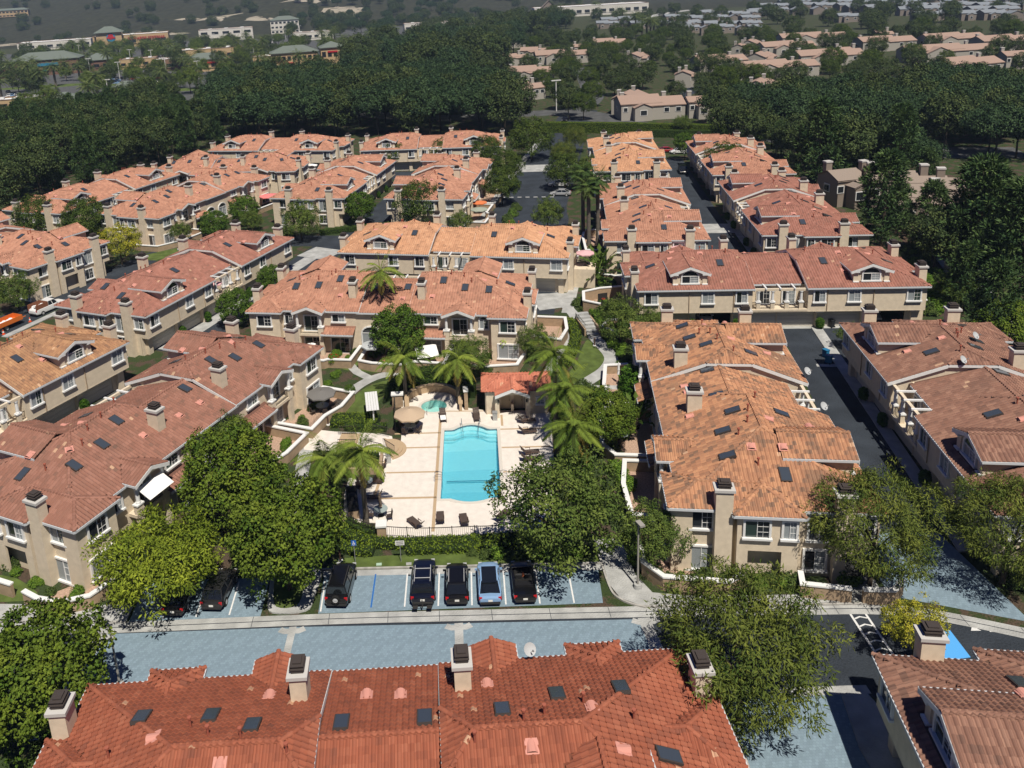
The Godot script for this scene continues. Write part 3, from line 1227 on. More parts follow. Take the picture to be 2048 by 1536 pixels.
func cut(poly: PackedVector2Array, holes: Array, xs: Array) -> Array:
	# the polygon in upright strips, so that no piece has a hole
	var out := []
	var edges := [-5000.0] + xs + [5000.0]
	for i in edges.size() - 1:
		var s := pts([edges[i], -5000, edges[i + 1], -5000, edges[i + 1], 5000, edges[i], 5000])
		for p in Geometry2D.intersect_polygons(poly, s):
			var left := [p]
			for h in holes:
				var nxt := []
				for q in left:
					for k in Geometry2D.clip_polygons(q, h):
						nxt.append(k)
				left = nxt
			out.append_array(left)
	return out


func pieces_sheet(called: String, polys: Array, y: float, m: String, y0 := -1.0) -> MeshInstance3D:
	var b := MB.new()
	for p in polys:
		b.plate(p, y0 if y0 >= 0.0 else y, y)
	return structure(called, b.mesh(M[m]))


const SPA := Vector2(-0.76, -87.5)


func make_ground() -> void:
	var holes := [pool_outline(0.25), disc(SPA, 1.75, 24, 1.75)]
	var big := pts([-3000, -4000, 3000, -4000, 3000, 400, -3000, 400])
	pieces_sheet("ground", cut(big, holes, [-0.76, 2.71]), 0.0, "soil")
	# the street in front, its asphalt, pavers and concrete bands
	sheet("road", pts([-120, -60.5, -35.6, -55.95, -9.5, -54.9, 16, -53.5, 26, -52.9, 33, -52.2, 40.4, -49.4, 60, -40, 90, -24, 80, -8, 55, -25, 40, -36, 27.2, -44.6, -28, -47, -120, -51]), 0.004, "asphalt")
	sheet("paved_road", pts([-26.4, -54.3, -12.45, -53.9, -12.75, -46, -27.4, -46]), 0.008, "pavers")
	sheet("paved_road", pts([-11.9, -53.9, 0.1, -53.3, -0.1, -45.5, -12.2, -46]), 0.008, "pavers")
	sheet("paved_road", pts([0.75, -53.3, 13.8, -52.7, 14.2, -45, 0.5, -45.5]), 0.008, "pavers")
	sheet("concrete_band", pts([-12.45, -53.95, -11.9, -53.95, -12.2, -45, -12.75, -45]), 0.010, "concrete")
	sheet("concrete_band", pts([0.1, -53.35, 0.75, -53.35, 0.5, -45, -0.1, -45]), 0.010, "concrete")
	sheet("concrete_band", pts([13.8, -52.8, 14.7, -52.8, 15.1, -45, 14.2, -45]), 0.010, "concrete")
	sheet("concrete_band", pts([-27.3, -54.4, -26.4, -54.35, -27.4, -45, -28.3, -45]), 0.010, "concrete")
	for q in [[-12.2, -53.3], [0.4, -52.7], [14.3, -52.2], [-26.8, -53.7]]:
		sheet("concrete_band", ribbon(pts([q[0] - 0.95, q[1] - 0.42, q[0] - 0.55, q[1] - 0.2, q[0] + 0.55, q[1] - 0.2, q[0] + 0.95, q[1] - 0.42]), 0.55), 0.013, "concrete")
	var gut := smooth(pts([-60, -57.6, -35.6, -55.75, -27.4, -55.0, -9.5, -54.55, 3, -54.0, 16, -53.35, 26, -52.75, 33, -52.05, 40.4, -49.2, 60, -39.7]), false, 6)
	sheet("gutter", ribbon(gut, 1.15), 0.014, "concrete")
	sheet("gutter_seam", ribbon(gut, 0.07), 0.018, "asphalt")
	for i in 26:
		var p := gut[clampi(i * 2, 0, gut.size() - 1)]
		sheet("gutter_joint", pts([p.x - 0.02, p.y - 0.55, p.x + 0.02, p.y - 0.55, p.x + 0.02, p.y + 0.55, p.x - 0.02, p.y + 0.55]), 0.017, "asphalt")
	# parking bays
	sheet("parking_bay", pts([-10.4, -59.5, 12.0, -58.3, 11.6, -54.6, -10.4, -55.2]), 0.008, "pavers")
	sheet("concrete_band", pts([-10.6, -60.15, 12.4, -59.0, 12.3, -58.3, -10.5, -59.45]), 0.012, "concrete")
	sheet("parking_bay", pts([-25.2, -60.2, -14.9, -59.7, -14.9, -55.2, -25.2, -55.4]), 0.008, "pavers")
	var e1 := Vector2(0.9989, 0.0477)
	var o := Vector2(1.54, -55.0)
	for k in 7:
		var p := o + e1 * (2.623 * (k - 3))
		var n := Vector2(0.0477, -0.9989)
		var line := pts([])
		for q in [[-0.06, 0.15], [0.06, 0.15], [0.06, 4.0], [-0.06, 4.0]]:
			line.append(p + e1 * q[0] + n * q[1])
		sheet("stall_line", line, 0.016, "blue_paint" if k == 0 else "white_paint")
	for x in [-22.6, -20.0, -17.4]:
		sheet("stall_line", pts([x - 0.06, -59.4, x + 0.06, -59.4, x + 0.06, -55.6, x - 0.06, -55.6]), 0.016, "white_paint")
	sheet("stall_line", pts([-10.3, -59.2, -10.18, -59.2, -10.18, -55.4, -10.3, -55.4]), 0.016, "white_paint")
	# kerbs and pavements, a real step up
	sheet("kerb", ribbon(pts([-10.75, -60.3, 12.5, -59.1]), 0.16), 0.13, "kerb", 0.0)
	sheet("pavement", pts([-120, -62.6, -36.6, -58.25, -27.4, -57.4, -25.4, -57.2, -25.4, -55.5, -27.4, -55.6, -35.6, -56.35, -120, -61.1]), 0.12, "concrete", 0.0)
	sheet("pavement", smooth(pts([-14.6, -60.6, -12.4, -60.6, -10.7, -60.0, -10.9, -57.0, -11.4, -55.5, -14.0, -55.5, -14.6, -57.0]), true, 4), 0.12, "concrete", 0.0)
	sheet("lawn", smooth(pts([-14.3, -60.0, -12.3, -60.0, -11.9, -58.0, -12.2, -56.1, -13.8, -56.1, -14.3, -58.0]), true, 4), 0.126, "lawn")
	var walk := pts([12.6, -62.0, 14.7, -62.0, 14.8, -57.4, 15.6, -55.3, 18, -54.75, 26, -54.2, 30.5, -54.6, 31.6, -56.5, 33.0, -56.4, 32.6, -53.2, 26, -53.2, 16, -53.85, 14.4, -54.0, 13.0, -54.9, 12.5, -56.5])
	sheet("pavement", walk, 0.12, "concrete", 0.0)
	sheet("kerb", ribbon(smooth(pts([12.5, -62.0, 12.45, -56.5, 12.95, -54.9, 14.4, -53.95, 16, -53.8, 26, -53.15, 31, -52.9]), false, 5), 0.16), 0.135, "kerb", 0.0)
	sheet("kerb", ribbon(pts([-120, -61.0, -35.6, -56.25, -27.4, -55.5, -25.4, -55.4]), 0.16), 0.135, "kerb", 0.0)
	for x in [-34.0, -31.5, -29.0, -26.8]:
		sheet("pavement_joint", pts([x, -58.1, x + 0.04, -58.1, x + 0.04, -55.9, x, -55.9]), 0.124, "asphalt")
	for x in [17.0, 19.5, 22.0, 24.5, 27.0]:
		sheet("pavement_joint", pts([x, -54.9, x + 0.04, -54.9, x + 0.04, -53.4, x, -53.4]), 0.124, "asphalt")
	# drives and alleys
	sheet("paved_road", pts([17.6, -45.2, 27.0, -44.9, 30, -10, 14.0, -10]), 0.008, "pavers")
	sheet("concrete_band", pts([15.4, -46.0, 27.2, -45.6, 27.2, -44.9, 15.6, -45.2]), 0.012, "concrete")
	sheet("kerb", ribbon(smooth(pts([15.2, -45.8, 16.6, -44.8, 17.3, -43, 17.2, -38, 17.0, -20]), false, 5), 0.18), 0.13, "kerb", 0.0)
	sheet("pavement", smooth(pts([25.2, -44.8, 26.8, -45.0, 27.2, -40, 27.2, -20, 24.6, -20, 24.4, -41]), false, 3), 0.11, "concrete", 0.0)
	sheet("lawn", pts([14.6, -44.6, 16.4, -44.2, 17.0, -42, 16.8, -20, 14.2, -20]), 0.006, "lawn")
	sheet("alley", pts([36.2, -70.5, 42.8, -70, 55.6, -104.0, 47.6, -104.0, 44.2, -97.5, 38.2, -71]), 0.004, "asphalt")
	sheet("alley", pts([33.8, -61.0, 41.2, -60, 43.6, -70, 36.0, -71]), 0.0055, "asphalt")
	sheet("paved_road", pts([33.2, -53.6, 41.5, -50.2, 41.0, -60.5, 33.9, -61.2]), 0.010, "pavers")
	sheet("concrete_band", pts([45.4, -92.6, 48.9, -92.0, 48.8, -91.3, 45.2, -91.9]), 0.009, "concrete")
	sheet("pavement", pts([41.1, -58, 42.4, -58, 50.9, -103, 49.6, -103.2]), 0.10, "concrete", 0.0)
	sheet("apron", pts([32, -106.2, 61, -103, 61.3, -101.6, 32.2, -104.8]), 0.012, "concrete")
	sheet("alley", pts([19.6, -109, 36, -105, 64, -101, 63, -96.5, 46, -97.5, 40, -98, 34, -104]), 0.003, "asphalt")
	# middle road, cross road and the lanes between the blocks
	sheet("road", smooth(pts([6, -154, 11.6, -164.5, 18, -190, 24.9, -215, 37.7, -257, 50, -300, 62, -300, 53, -270, 44, -233, 36, -200, 29, -172, 26.8, -158, 20, -149]), true, 3), 0.005, "asphalt")
	sheet("concrete_band", pts([22.6, -207, 37.6, -205, 39.2, -213, 25.0, -215]), 0.009, "concrete")
	sheet("pavement", ribbon(pts([5.6, -156, 10.9, -166, 17.2, -190, 24.1, -215, 36.9, -257]), 1.6), 0.11, "concrete", 0.0)
	for i in 7:
		var p := Vector2(16.2 + i * 1.75, -182.6 + i * 0.35)
		sheet("road_dash", pts([p.x, p.y, p.x + 0.9, p.y + 0.15, p.x + 0.9, p.y + 0.5, p.x, p.y + 0.35]), 0.012, "white_paint")
	sheet("road", ribbon(smooth(pts([-75, -58, -76, -90, -68, -116, -57, -142, -46, -158, -24, -157, -6, -152, 10, -150, 24, -152]), false, 5), 7.0), 0.006, "asphalt")
	sheet("pavement", ribbon(pts([-63.5, -116, -52.6, -141, -46, -150]), 1.2), 0.11, "concrete", 0.0)
	sheet("alley", ribbon(pts([-52, -56, -33, -103, -30, -112]), 8.6), 0.003, "old_asphalt")
	sheet("apron", ribbon(pts([-44.5, -74, -36.5, -93]), 1.2), 0.012, "concrete")
	sheet("alley", ribbon(pts([-36, -107, -17, -157]), 7.5), 0.004, "asphalt")
	sheet("apron", ribbon(pts([-37.5, -108, -22, -146]), 2.6), 0.010, "concrete")
	sheet("apron", ribbon(pts([-22, -146, -19, -151]), 6.5), 0.009, "concrete")
	sheet("alley", ribbon(pts([-28, -127.5, 18, -117.3]), 9.5), 0.0045, "asphalt")
	sheet("apron", pts([14.2, -121.5, 20.2, -121.0, 20.4, -115.6, 15.2, -114.6]), 0.009, "concrete")
	sheet("alley", ribbon(pts([-13.5, -158, 1, -212]), 9.0), 0.0035, "asphalt")
	sheet("alley", ribbon(pts([-52, -158, -82, -215]), 9.0), 0.0025, "asphalt")
	sheet("alley", ribbon(pts([-75, -222, 25, -206]), 9.0), 0.0015, "asphalt")
	sheet("alley", ribbon(pts([46.5, -118, 62, -212]), 7.0), 0.004, "asphalt")
	sheet("apron", ribbon(pts([54.0, -135, 57.2, -155]), 1.2), 0.009, "concrete")
	sheet("concrete_band", ribbon(pts([48.9, -150.5, 57.5, -149.2]), 6.0), 0.008, "concrete")
	# garden paths and lawns round the pool
	sheet("path", ribbon(smooth(pts([-14.62, -60.01, -14.47, -69.78, -14.32, -73.93, -14.37, -79.03, -14.24, -83.65, -13.43, -86.35, -11.25, -90.89, -9.67, -93.93, -7.32, -96.09, -3.59, -97.02, 1.45, -97.37])), 1.45), 0.022, "concrete")
	sheet("path", ribbon(pts([-8.40, -95.40, -10.21, -97.45, -12.11, -101.38]), 1.2), 0.026, "concrete")
	sheet("path", ribbon(smooth(pts([18.4, -121.34, 19.34, -115.11, 19.70, -110.28, 17.68, -103.62, 16.06, -99.88, 14.41, -96.39, 13.16, -93.47])), 1.6), 0.022, "concrete")
	sheet("path", ribbon(smooth(pts([21.0, -104.4, 21.4, -101.6, 21.80, -97.59, 20.49, -94.46, 18.36, -92.14, 16.54, -90.40])), 1.7), 0.022, "concrete")
	sheet("path", ribbon(pts([16.54, -90.40, 18.47, -89.78, 21.5, -89.4]), 1.0), 0.026, "concrete")
	sheet("path", ribbon(pts([18.9, -113, 22.4, -126, 24.2, -138]), 1.6), 0.026, "concrete")
	sheet("lawn", smooth(pts([-12.14, -86.54, -11.14, -89.51, -8.73, -93.35, -6.04, -94.90, -1.71, -95.97, 1.73, -96.13, -0.51, -94.13, -4.77, -93.06, -7.05, -89.76, -7.78, -86.85, -10.26, -85.64]), true, 3), 0.010, "lawn")
	sheet("lawn", smooth(pts([-12.34, -98.73, -11.41, -100.68, -7.50, -100.46, -4.12, -99.12, -3.91, -98.0, -7.35, -97.1, -9.3, -97.6]), true, 3), 0.010, "lawn")
	sheet("lawn", smooth(pts([20.0, -103.3, 20.7, -100.29, 20.9, -97.45, 19.6, -94.75, 17.41, -92.3, 15.38, -90.75, 14.35, -91.45, 16.97, -96.05, 18.86, -101.05]), true, 3), 0.010, "lawn")
	sheet("lawn", smooth(pts([16.39, -107.19, 17.0, -105.69, 15.7, -102.22, 13.7, -97.88, 13.1, -98.71, 14.43, -102.40]), true, 3), 0.010, "lawn")
	sheet("lawn", pts([18.9, -91.4, 21.3, -92.7, 21.5, -90.2, 18.8, -90.1]), 0.010, "lawn")
	sheet("lawn", pts([-9.6, -61.6, -4.17, -61.6, 4.28, -61.3, 12.3, -61.2, 12.3, -59.2, 4.14, -59.65, -10.4, -60.4]), 0.05, "lawn", 0.0)
	sheet("lawn", smooth(pts([-42, -63.2, -38.38, -62.02, -36.30, -61.21, -33.69, -58.9, -36.64, -58.6, -44, -59.2]), true, 3), 0.010, "lawn")
	sheet("lawn", pts([-33.5, -108.5, -30.5, -110.5, -27.5, -105, -30.5, -102.5]), 0.010, "lawn")
	sheet("path", ribbon(pts([-36, -104.8, -28, -107.2]), 1.2), 0.014, "concrete")
	sheet("lawn", pts([-58, -151.5, -49, -157.5, -44, -154, -48, -149]), 0.012, "lawn")
	# garden stairs beside the lawn: seven treads
	var st := MB.new()
	for i in 7:
		st.box(Vector3(20.25 + i * 0.13, 0.08 + 0.13 * (6 - i), -108.6 + i * 0.62), Vector3(1.7, 0.16 + 0.26 * (6 - i), 0.62), Basis(Vector3.UP, 0.1))
	structure("garden_stairs", st.mesh(M.concrete))
	st = MB.new()
	for s in [-1.0, 1.0]:
		st.box(Vector3(20.65 + s * 1.0, 0.55, -106.7), Vector3(0.22, 1.1, 4.6), Basis(Vector3.UP, 0.1))
	var w := single("stair_wall", st.mesh(M.stucco_tan), "low tan walls flanking the garden stairs", "wall")
	var rail := part(w, "handrail", railing_mesh(4.4, 0.85, 0.5), Vector3(19.75, 0.8, -106.7), PI / 2 - 0.1)
	rail.rotation.y = PI / 2 + 0.1


# ---------------------------------------------------------------- the pool

func ring(outer: PackedVector2Array, inner: PackedVector2Array, y0: float, y1: float, m: String) -> ArrayMesh:
	var b := MB.new()
	var k := outer.size()
	for i in k:
		var p := outer[i]
		var q := outer[(i + 1) % k]
		var r := inner[(i + 1) % k]
		var s := inner[i]
		b.quad(Vector3(p.x, y1, p.y), Vector3(q.x, y1, q.y), Vector3(r.x, y1, r.y), Vector3(s.x, y1, s.y), Vector3.UP)
		var o := Vector3(p.x - s.x, 0, p.y - s.y)
		b.quad(Vector3(p.x, y0, p.y), Vector3(q.x, y0, q.y), Vector3(q.x, y1, q.y), Vector3(p.x, y1, p.y), o)
		b.quad(Vector3(s.x, y0, s.y), Vector3(r.x, y0, r.y), Vector3(r.x, y1, r.y), Vector3(s.x, y1, s.y), -o)
	return b.mesh(M[m])


func basin(outline: PackedVector2Array, depth: Callable, m: String) -> ArrayMesh:
	var b := MB.new()
	var c := Vector2.ZERO
	for p in outline:
		c += p / outline.size()
	var k := outline.size()
	for i in k:
		var p := outline[i]
		var q := outline[(i + 1) % k]
		var pd := -float(depth.call(p))
		var qd := -float(depth.call(q))
		b.quad(Vector3(p.x, 0.0, p.y), Vector3(q.x, 0.0, q.y), Vector3(q.x, qd, q.y), Vector3(p.x, pd, p.y), Vector3(c.x - p.x, 0, c.y - p.y))
	var idx := Geometry2D.triangulate_polygon(outline)
	for i in range(0, idx.size(), 3):
		var a := []
		for j in 3:
			var p := outline[idx[i + j]]
			a.append(Vector3(p.x, -float(depth.call(p)), p.y))
		b.tri(a[0], a[1], a[2], Vector3.UP)
	return b.mesh(M[m])


func lounger_parts() -> Dictionary:
	if cache.has("lounger"):
		return cache.lounger
	var f := MB.new()
	for s in [-1.0, 1.0]:
		f.box(Vector3(s * 0.32, 0.32, 0.1), Vector3(0.05, 0.05, 1.5))
	var leg := MB.new()
	leg.tube(Vector3.ZERO, Vector3(0, 0.32, 0), 0.025, 0.025, 6)
	var sling := MB.new()
	for i in 8:
		sling.box(Vector3(0, 0.355, -0.52 + i * 0.18), Vector3(0.6, 0.025, 0.165))
	var back := MB.new()
	for i in 4:
		back.box(Vector3(0, 0.09 + i * 0.17, -0.0), Vector3(0.6, 0.155, 0.025))
	for s in [-1.0, 1.0]:
		back.box(Vector3(s * 0.32, 0.36, 0), Vector3(0.05, 0.74, 0.05))
	var arm := MB.new()
	arm.box(Vector3(0, 0.55, -0.3), Vector3(0.05, 0.04, 0.55))
	arm.box(Vector3(0, 0.43, -0.08), Vector3(0.04, 0.24, 0.04))
	cache.lounger = {"frame": f.mesh(M.wood_brown), "leg": leg.mesh(M.wood_brown), "seat": sling.mesh(M.sling), "back": back.mesh(M.sling), "arm": arm.mesh(M.wood_brown)}
	return cache.lounger


func lounger(label: String, x: float, z: float, turn_deg: float, recline := 0.9) -> void:
	var ms := lounger_parts()
	var o := thing("sun_lounger", label, "sun lounger", Vector3(x, 0.035, z), deg_to_rad(turn_deg), "brown sun loungers on the pool deck")
	part(o, "frame", ms.frame)
	for q in [[-0.32, -0.55], [0.32, -0.55], [-0.32, 0.78], [0.32, 0.78]]:
		part(o, "leg", ms.leg, Vector3(q[0], 0, q[1]))
	part(o, "seat", ms.seat)
	var b := part(o, "backrest", ms.back, Vector3(0, 0.34, -0.6))
	b.rotation.x = -recline
	for s in [-1.0, 1.0]:
		part(o, "armrest", ms.arm, Vector3(s * 0.34, 0, 0))


func parasol(label: String, at: Vector3, r: float, h: float, m: String, open := true, slope := 0.55) -> void:
	var o := thing("parasol", label, "parasol", at, 0.3, "parasols")
	var key := "par%.2f%.2f%s%s" % [r, h, m, open]
	if not cache.has(key):
		var c := MB.new()
		var n := 8
		if open:
			for i in n:
				var t0 := TAU * i / n
				var t1 := TAU * (i + 1) / n
				var p := Vector3(cos(t0) * r, h - slope, sin(t0) * r)
				var q := Vector3(cos(t1) * r, h - slope, sin(t1) * r)
				var mid := (p + q) / 2 + Vector3(0, 0.05, 0)
				var top := Vector3(0, h, 0)
				c.tri(top, p, mid, Vector3.UP)
				c.tri(top, mid, q, Vector3.UP)
				c.quad(p, mid, mid + Vector3(0, -0.16, 0), p + Vector3(0, -0.16, 0), mid - Vector3(0, mid.y, 0))
				c.quad(mid, q, q + Vector3(0, -0.16, 0), mid + Vector3(0, -0.16, 0), mid - Vector3(0, mid.y, 0))
		else:
			c.lathe([Vector2(0.02, h), Vector2(0.09, h - 0.3), Vector2(0.16, h - 1.1), Vector2(0.11, h - 1.2), Vector2(0.19, h - 1.6), Vector2(0.05, h - 1.62)], 10)
		var p := MB.new()
		p.tube(Vector3.ZERO, Vector3(0, h + 0.08, 0), 0.03, 0.03, 8)
		var b := MB.new()
		b.lathe([Vector2(0.02, 0.14), Vector2(0.1, 0.12), Vector2(0.28, 0.06), Vector2(0.3, 0.0)], 12)
		cache[key] = [c.mesh(M[m]), p.mesh(M.wood_brown), b.mesh(M.metal_dark)]
	part(o, "canopy", cache[key][0])
	part(o, "pole", cache[key][1])
	part(o, "base", cache[key][2])


func round_table(label: String, at: Vector3, r := 0.6, m := "glass_table") -> void:
	var o := thing("round_table", label, "table", at, 0, "garden tables")
	if not cache.has("rt%.2f" % r):
		var t := MB.new()
		t.lathe([Vector2(0.0, 0.74), Vector2(r, 0.74), Vector2(r, 0.70), Vector2(0.0, 0.70)], 20)
		var l := MB.new()
		for i in 4:
			var d := Vector3(cos(TAU * i / 4.0 + 0.4), 0, sin(TAU * i / 4.0 + 0.4))
			l.tube(d * r * 0.8, d * r * 0.25 + Vector3(0, 0.70, 0), 0.025, 0.025, 6)
		cache["rt%.2f" % r] = [t.mesh(M[m]), l.mesh(M.metal_dark)]
	part(o, "table_top", cache["rt%.2f" % r][0])
	part(o, "legs", cache["rt%.2f" % r][1])


func garden_chair(label: String, at: Vector3, turn: float, group := "dark garden chairs") -> void:
	var o := thing("garden_chair", label, "chair", at, turn, group)
	if not cache.has("gchair"):
		var s := MB.new()
		s.box(Vector3(0, 0.43, 0), Vector3(0.5, 0.05, 0.5))
		var b := MB.new()
		b.box(Vector3(0, 0.72, -0.26), Vector3(0.5, 0.55, 0.05), Basis(Vector3.RIGHT, -0.2))
		var l := MB.new()
		for q in [[-0.22, -0.22], [0.22, -0.22], [-0.22, 0.22], [0.22, 0.22]]:
			l.tube(Vector3(q[0], 0, q[1]), Vector3(q[0], 0.42, q[1]), 0.02, 0.02, 6)
		for x in [-0.26, 0.26]:
			l.box(Vector3(x, 0.64, -0.02), Vector3(0.05, 0.04, 0.5))
		cache.gchair = [s.mesh(M.sling), b.mesh(M.sling), l.mesh(M.metal_dark)]
	part(o, "seat", cache.gchair[0])
	part(o, "backrest", cache.gchair[1])
	part(o, "frame", cache.gchair[2])


func bent_rail(points: Array, m := "steel", r := 0.025) -> ArrayMesh:
	var b := MB.new()
	for i in points.size() - 1:
		b.tube(points[i], points[i + 1], r, r, 8)
	return b.mesh(M[m])


func make_pool_area() -> void:
	mat("plaster", lin(0.30, 0.74, 0.82), 0.7, speckle(0.03, 0.94, 1.0), 0.3)
	mat("plaster_spa", lin(0.30, 0.62, 0.58), 0.7)
	mat("pool_tile", lin(0.03, 0.10, 0.16), 0.3)
	mat("coping", lin(0.66, 0.62, 0.57), 0.8, speckle(0.05, 0.9, 1.0), 0.5)
	mat("sling", lin(0.075, 0.055, 0.048), 0.8)
	mat("glass_table", lin(0.30, 0.36, 0.36), 0.15)
	mat("canvas_tan", lin(0.47, 0.36, 0.26), 0.9)
	mat("canvas_grey", lin(0.16, 0.155, 0.15), 0.9)
	mat("canvas_silver", lin(0.45, 0.48, 0.50), 0.4)
	mat("canvas_white", lin(0.78, 0.79, 0.80), 0.9)
	mat("canvas_pink", lin(0.66, 0.20, 0.20), 0.9)
	mat("canvas_pale_pink", lin(0.66, 0.40, 0.42), 0.9)
	mat("canvas_orange", lin(0.60, 0.18, 0.07), 0.9)
	mat("canvas_sage", lin(0.30, 0.33, 0.28), 0.9)
	mat("canvas_brown", lin(0.10, 0.075, 0.055), 0.9)
	var water := StandardMaterial3D.new()
	water.resource_name = "water"
	water.albedo_color = Color(0.75, 0.95, 1.0, 0.04)
	water.transparency = BaseMaterial3D.TRANSPARENCY_ALPHA
	water.roughness = 0.03
	water.normal_enabled = true
	water.normal_texture = bumps(0.02, 2.0, 9)
	water.normal_scale = 0.12
	water.uv1_triplanar = true
	water.uv1_world_triplanar = true
	water.uv1_scale = Vector3.ONE * 0.4
	M.water = water
	var wl := StandardMaterial3D.new()
	wl.resource_name = "water_layer"
	wl.albedo_color = Color(lin(0.0, 0.52, 0.72), 0.11)
	wl.transparency = BaseMaterial3D.TRANSPARENCY_ALPHA
	wl.roughness = 0.9
	wl.specular_mode = BaseMaterial3D.SPECULAR_DISABLED
	M.water_layer = wl
	var deck := pts([-4.6, -89.0, -3.2, -91.4, -0.8, -92.2, 1.5, -90.9, 2.2, -87.0, 5.0, -85.8, 12.4, -84.9, 11.6, -79.79, 10.6, -71.49, 9.4, -65.0, 5.9, -63.3, 0.16, -63.3, -5.3, -64.1, -5.84, -66.2, -9.4, -66.6, -9.7, -70.92, -9.44, -73.7, -6.3, -73.4, -6.3, -77.3, -4.48, -78.3, -4.39, -81.49, -4.4, -85.86])
	var po := pool_outline(0.0)
	var spa := disc(SPA, 1.5, 24, 1.5)
	pieces_sheet("pool_deck", cut(deck, [pool_outline(0.3), disc(SPA, 1.78, 24, 1.78)], [-0.76, 2.71]), 0.03, "deck", 0.0)
	# bands of darker concrete across the deck
	var T := Transform2D(deg_to_rad(3.46), Vector2(2.71, -75.49))
	for q in [[-3.5, -10.6, -3.2, 11.2], [3.3, -9.3, 3.55, -6.9]]:
		sheet("deck_band", T * pts([q[0], q[1], q[2], q[1], q[2], q[3], q[0], q[3]]), 0.034, "deck_band")
	for q in [[-8.2, -3.2, -5.9, -5.65], [-7.6, -3.2, -3.0, -2.75], [-8.4, -3.2, 1.6, 1.85], [-8.9, -3.2, 5.9, 6.2], [3.2, 8.6, -6.3, -6.05], [3.2, 8.2, -2.6, -2.35], [3.2, 8.0, 1.9, 2.15]]:
		sheet("deck_band", T * pts([q[0], q[2], q[1], q[2], q[1], q[3], q[0], q[3]]), 0.034, "deck_band")
	sheet("deck_band", T * pts([-8.8, -1.0, -8.5, -1.0, -9.0, 6.2, -9.3, 6.2]), 0.036, "deck_band")
	sheet("deck_band", T * pts([-3.3, -10.6, 3.4, -10.3, 3.4, -10.1, -3.3, -10.4]), 0.036, "deck_band")
	# pool: shell, steps, coping, waterline tiles, water
	var slope := func(p: Vector2) -> float: return clampf(remap(p.y, -81.0, -69.5, 0.75, 1.9), 0.7, 1.9)
	var pool := thing("swimming_pool", "turquoise swimming pool in the pale deck", "pool")
	part(pool, "shell", basin(po, slope, "plaster"))
	var st := MB.new()
	st.xf = Transform3D(Basis(Vector3.UP, deg_to_rad(-3.46)), Vector3(2.71, 0, -75.49))
	for i in 3:
		var line := PackedVector2Array()
		var zz := -6.36 + 0.45 + 0.42 * (2 - i) - 0.42
		for q in [[-2.85, zz], [-2.0, zz]]:
			line.append(Vector2(q[0], q[1] + 0.55))
		for k in 9:
			var t := lerpf(-1.0, 1.0, k / 8.0)
			line.append(Vector2(t * 1.75, zz + 0.45 - 0.75 * (1.0 - t * t)))
		for q in [[2.0, zz], [2.85, zz]]:
			line.append(Vector2(q[0], q[1] + 0.55))
		line.append(Vector2(2.85, -6.36))
		for k in 9:
			var t := lerpf(1.0, -1.0, k / 8.0)
			line.append(Vector2(t * 1.75, -6.4 - 0.9 * (1.0 - t * t)))
		line.append(Vector2(-2.85, -6.36))
		st.plate(line, -0.8, -0.62 + i * 0.19)
	part(pool, "steps", st.mesh(M.plaster))
	var drain := MB.new()
	drain.xf = st.xf
	drain.box(Vector3(0, -1.18, 1.6), Vector3(4.9, 0.02, 0.14))
	var dl := part(pool, "lane_line", drain.mesh(M.pool_tile))
	dl.position = Vector3.ZERO
	part(pool, "coping", ring(pool_outline(0.32), pool_outline(-0.02), -0.05, 0.06, "coping"))
	part(pool, "waterline_tiles", ring(pool_outline(0.01), pool_outline(-0.03), -0.16, -0.05, "pool_tile"))
	var wb := MB.new()
	wb.plate(pool_outline(-0.02), -0.12, -0.12)
	part(pool, "water", wb.mesh(water))
	for i in 5:
		# the water is faintly turbid: each layer of depth adds its blue
		var y := -0.3 - 0.32 * i
		var zs := remap(-y, 0.75, 1.9, -81.0, -69.5)
		var lay := MB.new()
		for q in Geometry2D.intersect_polygons(pool_outline(-0.03), pts([-20, zs, 30, zs, 30, -50, -20, -50])):
			lay.plate(q, y, y)
		part(pool, "water_layer", lay.mesh(M.water_layer))
	for s in [-1.0, 1.0]:
		var p := T * Vector2(s * 1.0, -7.3)
		var q := T * Vector2(s * 0.8, -5.4)
		part(pool, "handrail", bent_rail([Vector3(p.x, 0.03, p.y), Vector3(p.x, 0.85, p.y), Vector3(p.x, 0.92, p.y + 0.2), Vector3(q.x, 0.25, q.y), Vector3(q.x, -0.5, q.y)]))
		var l := T * Vector2(s * 3.15, 3.0)
		for d in [0.0, 0.5]:
			part(pool, "ladder", bent_rail([Vector3(l.x + s * 0.35, 0.03, l.y + d), Vector3(l.x + s * 0.35, 0.75, l.y + d), Vector3(l.x, 0.85, l.y + d), Vector3(l.x - s * 0.35, 0.75, l.y + d), Vector3(l.x - s * 0.38, -0.8, l.y + d)]))
	# spa with its raised curved wall behind
	var sp := thing("spa_pool", "round spa pool in a walled niche behind the big pool", "spa pool")
	part(sp, "shell", basin(spa, func(_p): return 0.9, "plaster_spa"))
	part(sp, "coping", ring(disc(SPA, 1.8), disc(SPA, 1.48), -0.05, 0.07, "coping"))
	wb = MB.new()
	wb.plate(disc(SPA, 1.5), -0.1, -0.1)
	part(sp, "water", wb.mesh(water))
	for s in [-1.0, 1.0]:
		part(sp, "handrail", bent_rail([Vector3(SPA.x + s * 0.8, 0.03, SPA.y + 2.1), Vector3(SPA.x + s * 0.8, 0.8, SPA.y + 2.0), Vector3(SPA.x + s * 0.8, 0.8, SPA.y + 1.6), Vector3(SPA.x + s * 0.8, -0.3, SPA.y + 1.2)]))
	var arc := PackedVector2Array()
	for i in 15:
		var t := PI + PI * i / 14.0
		arc.append(SPA + Vector2(cos(t) * 3.1, sin(t) * 3.0 - 0.6))
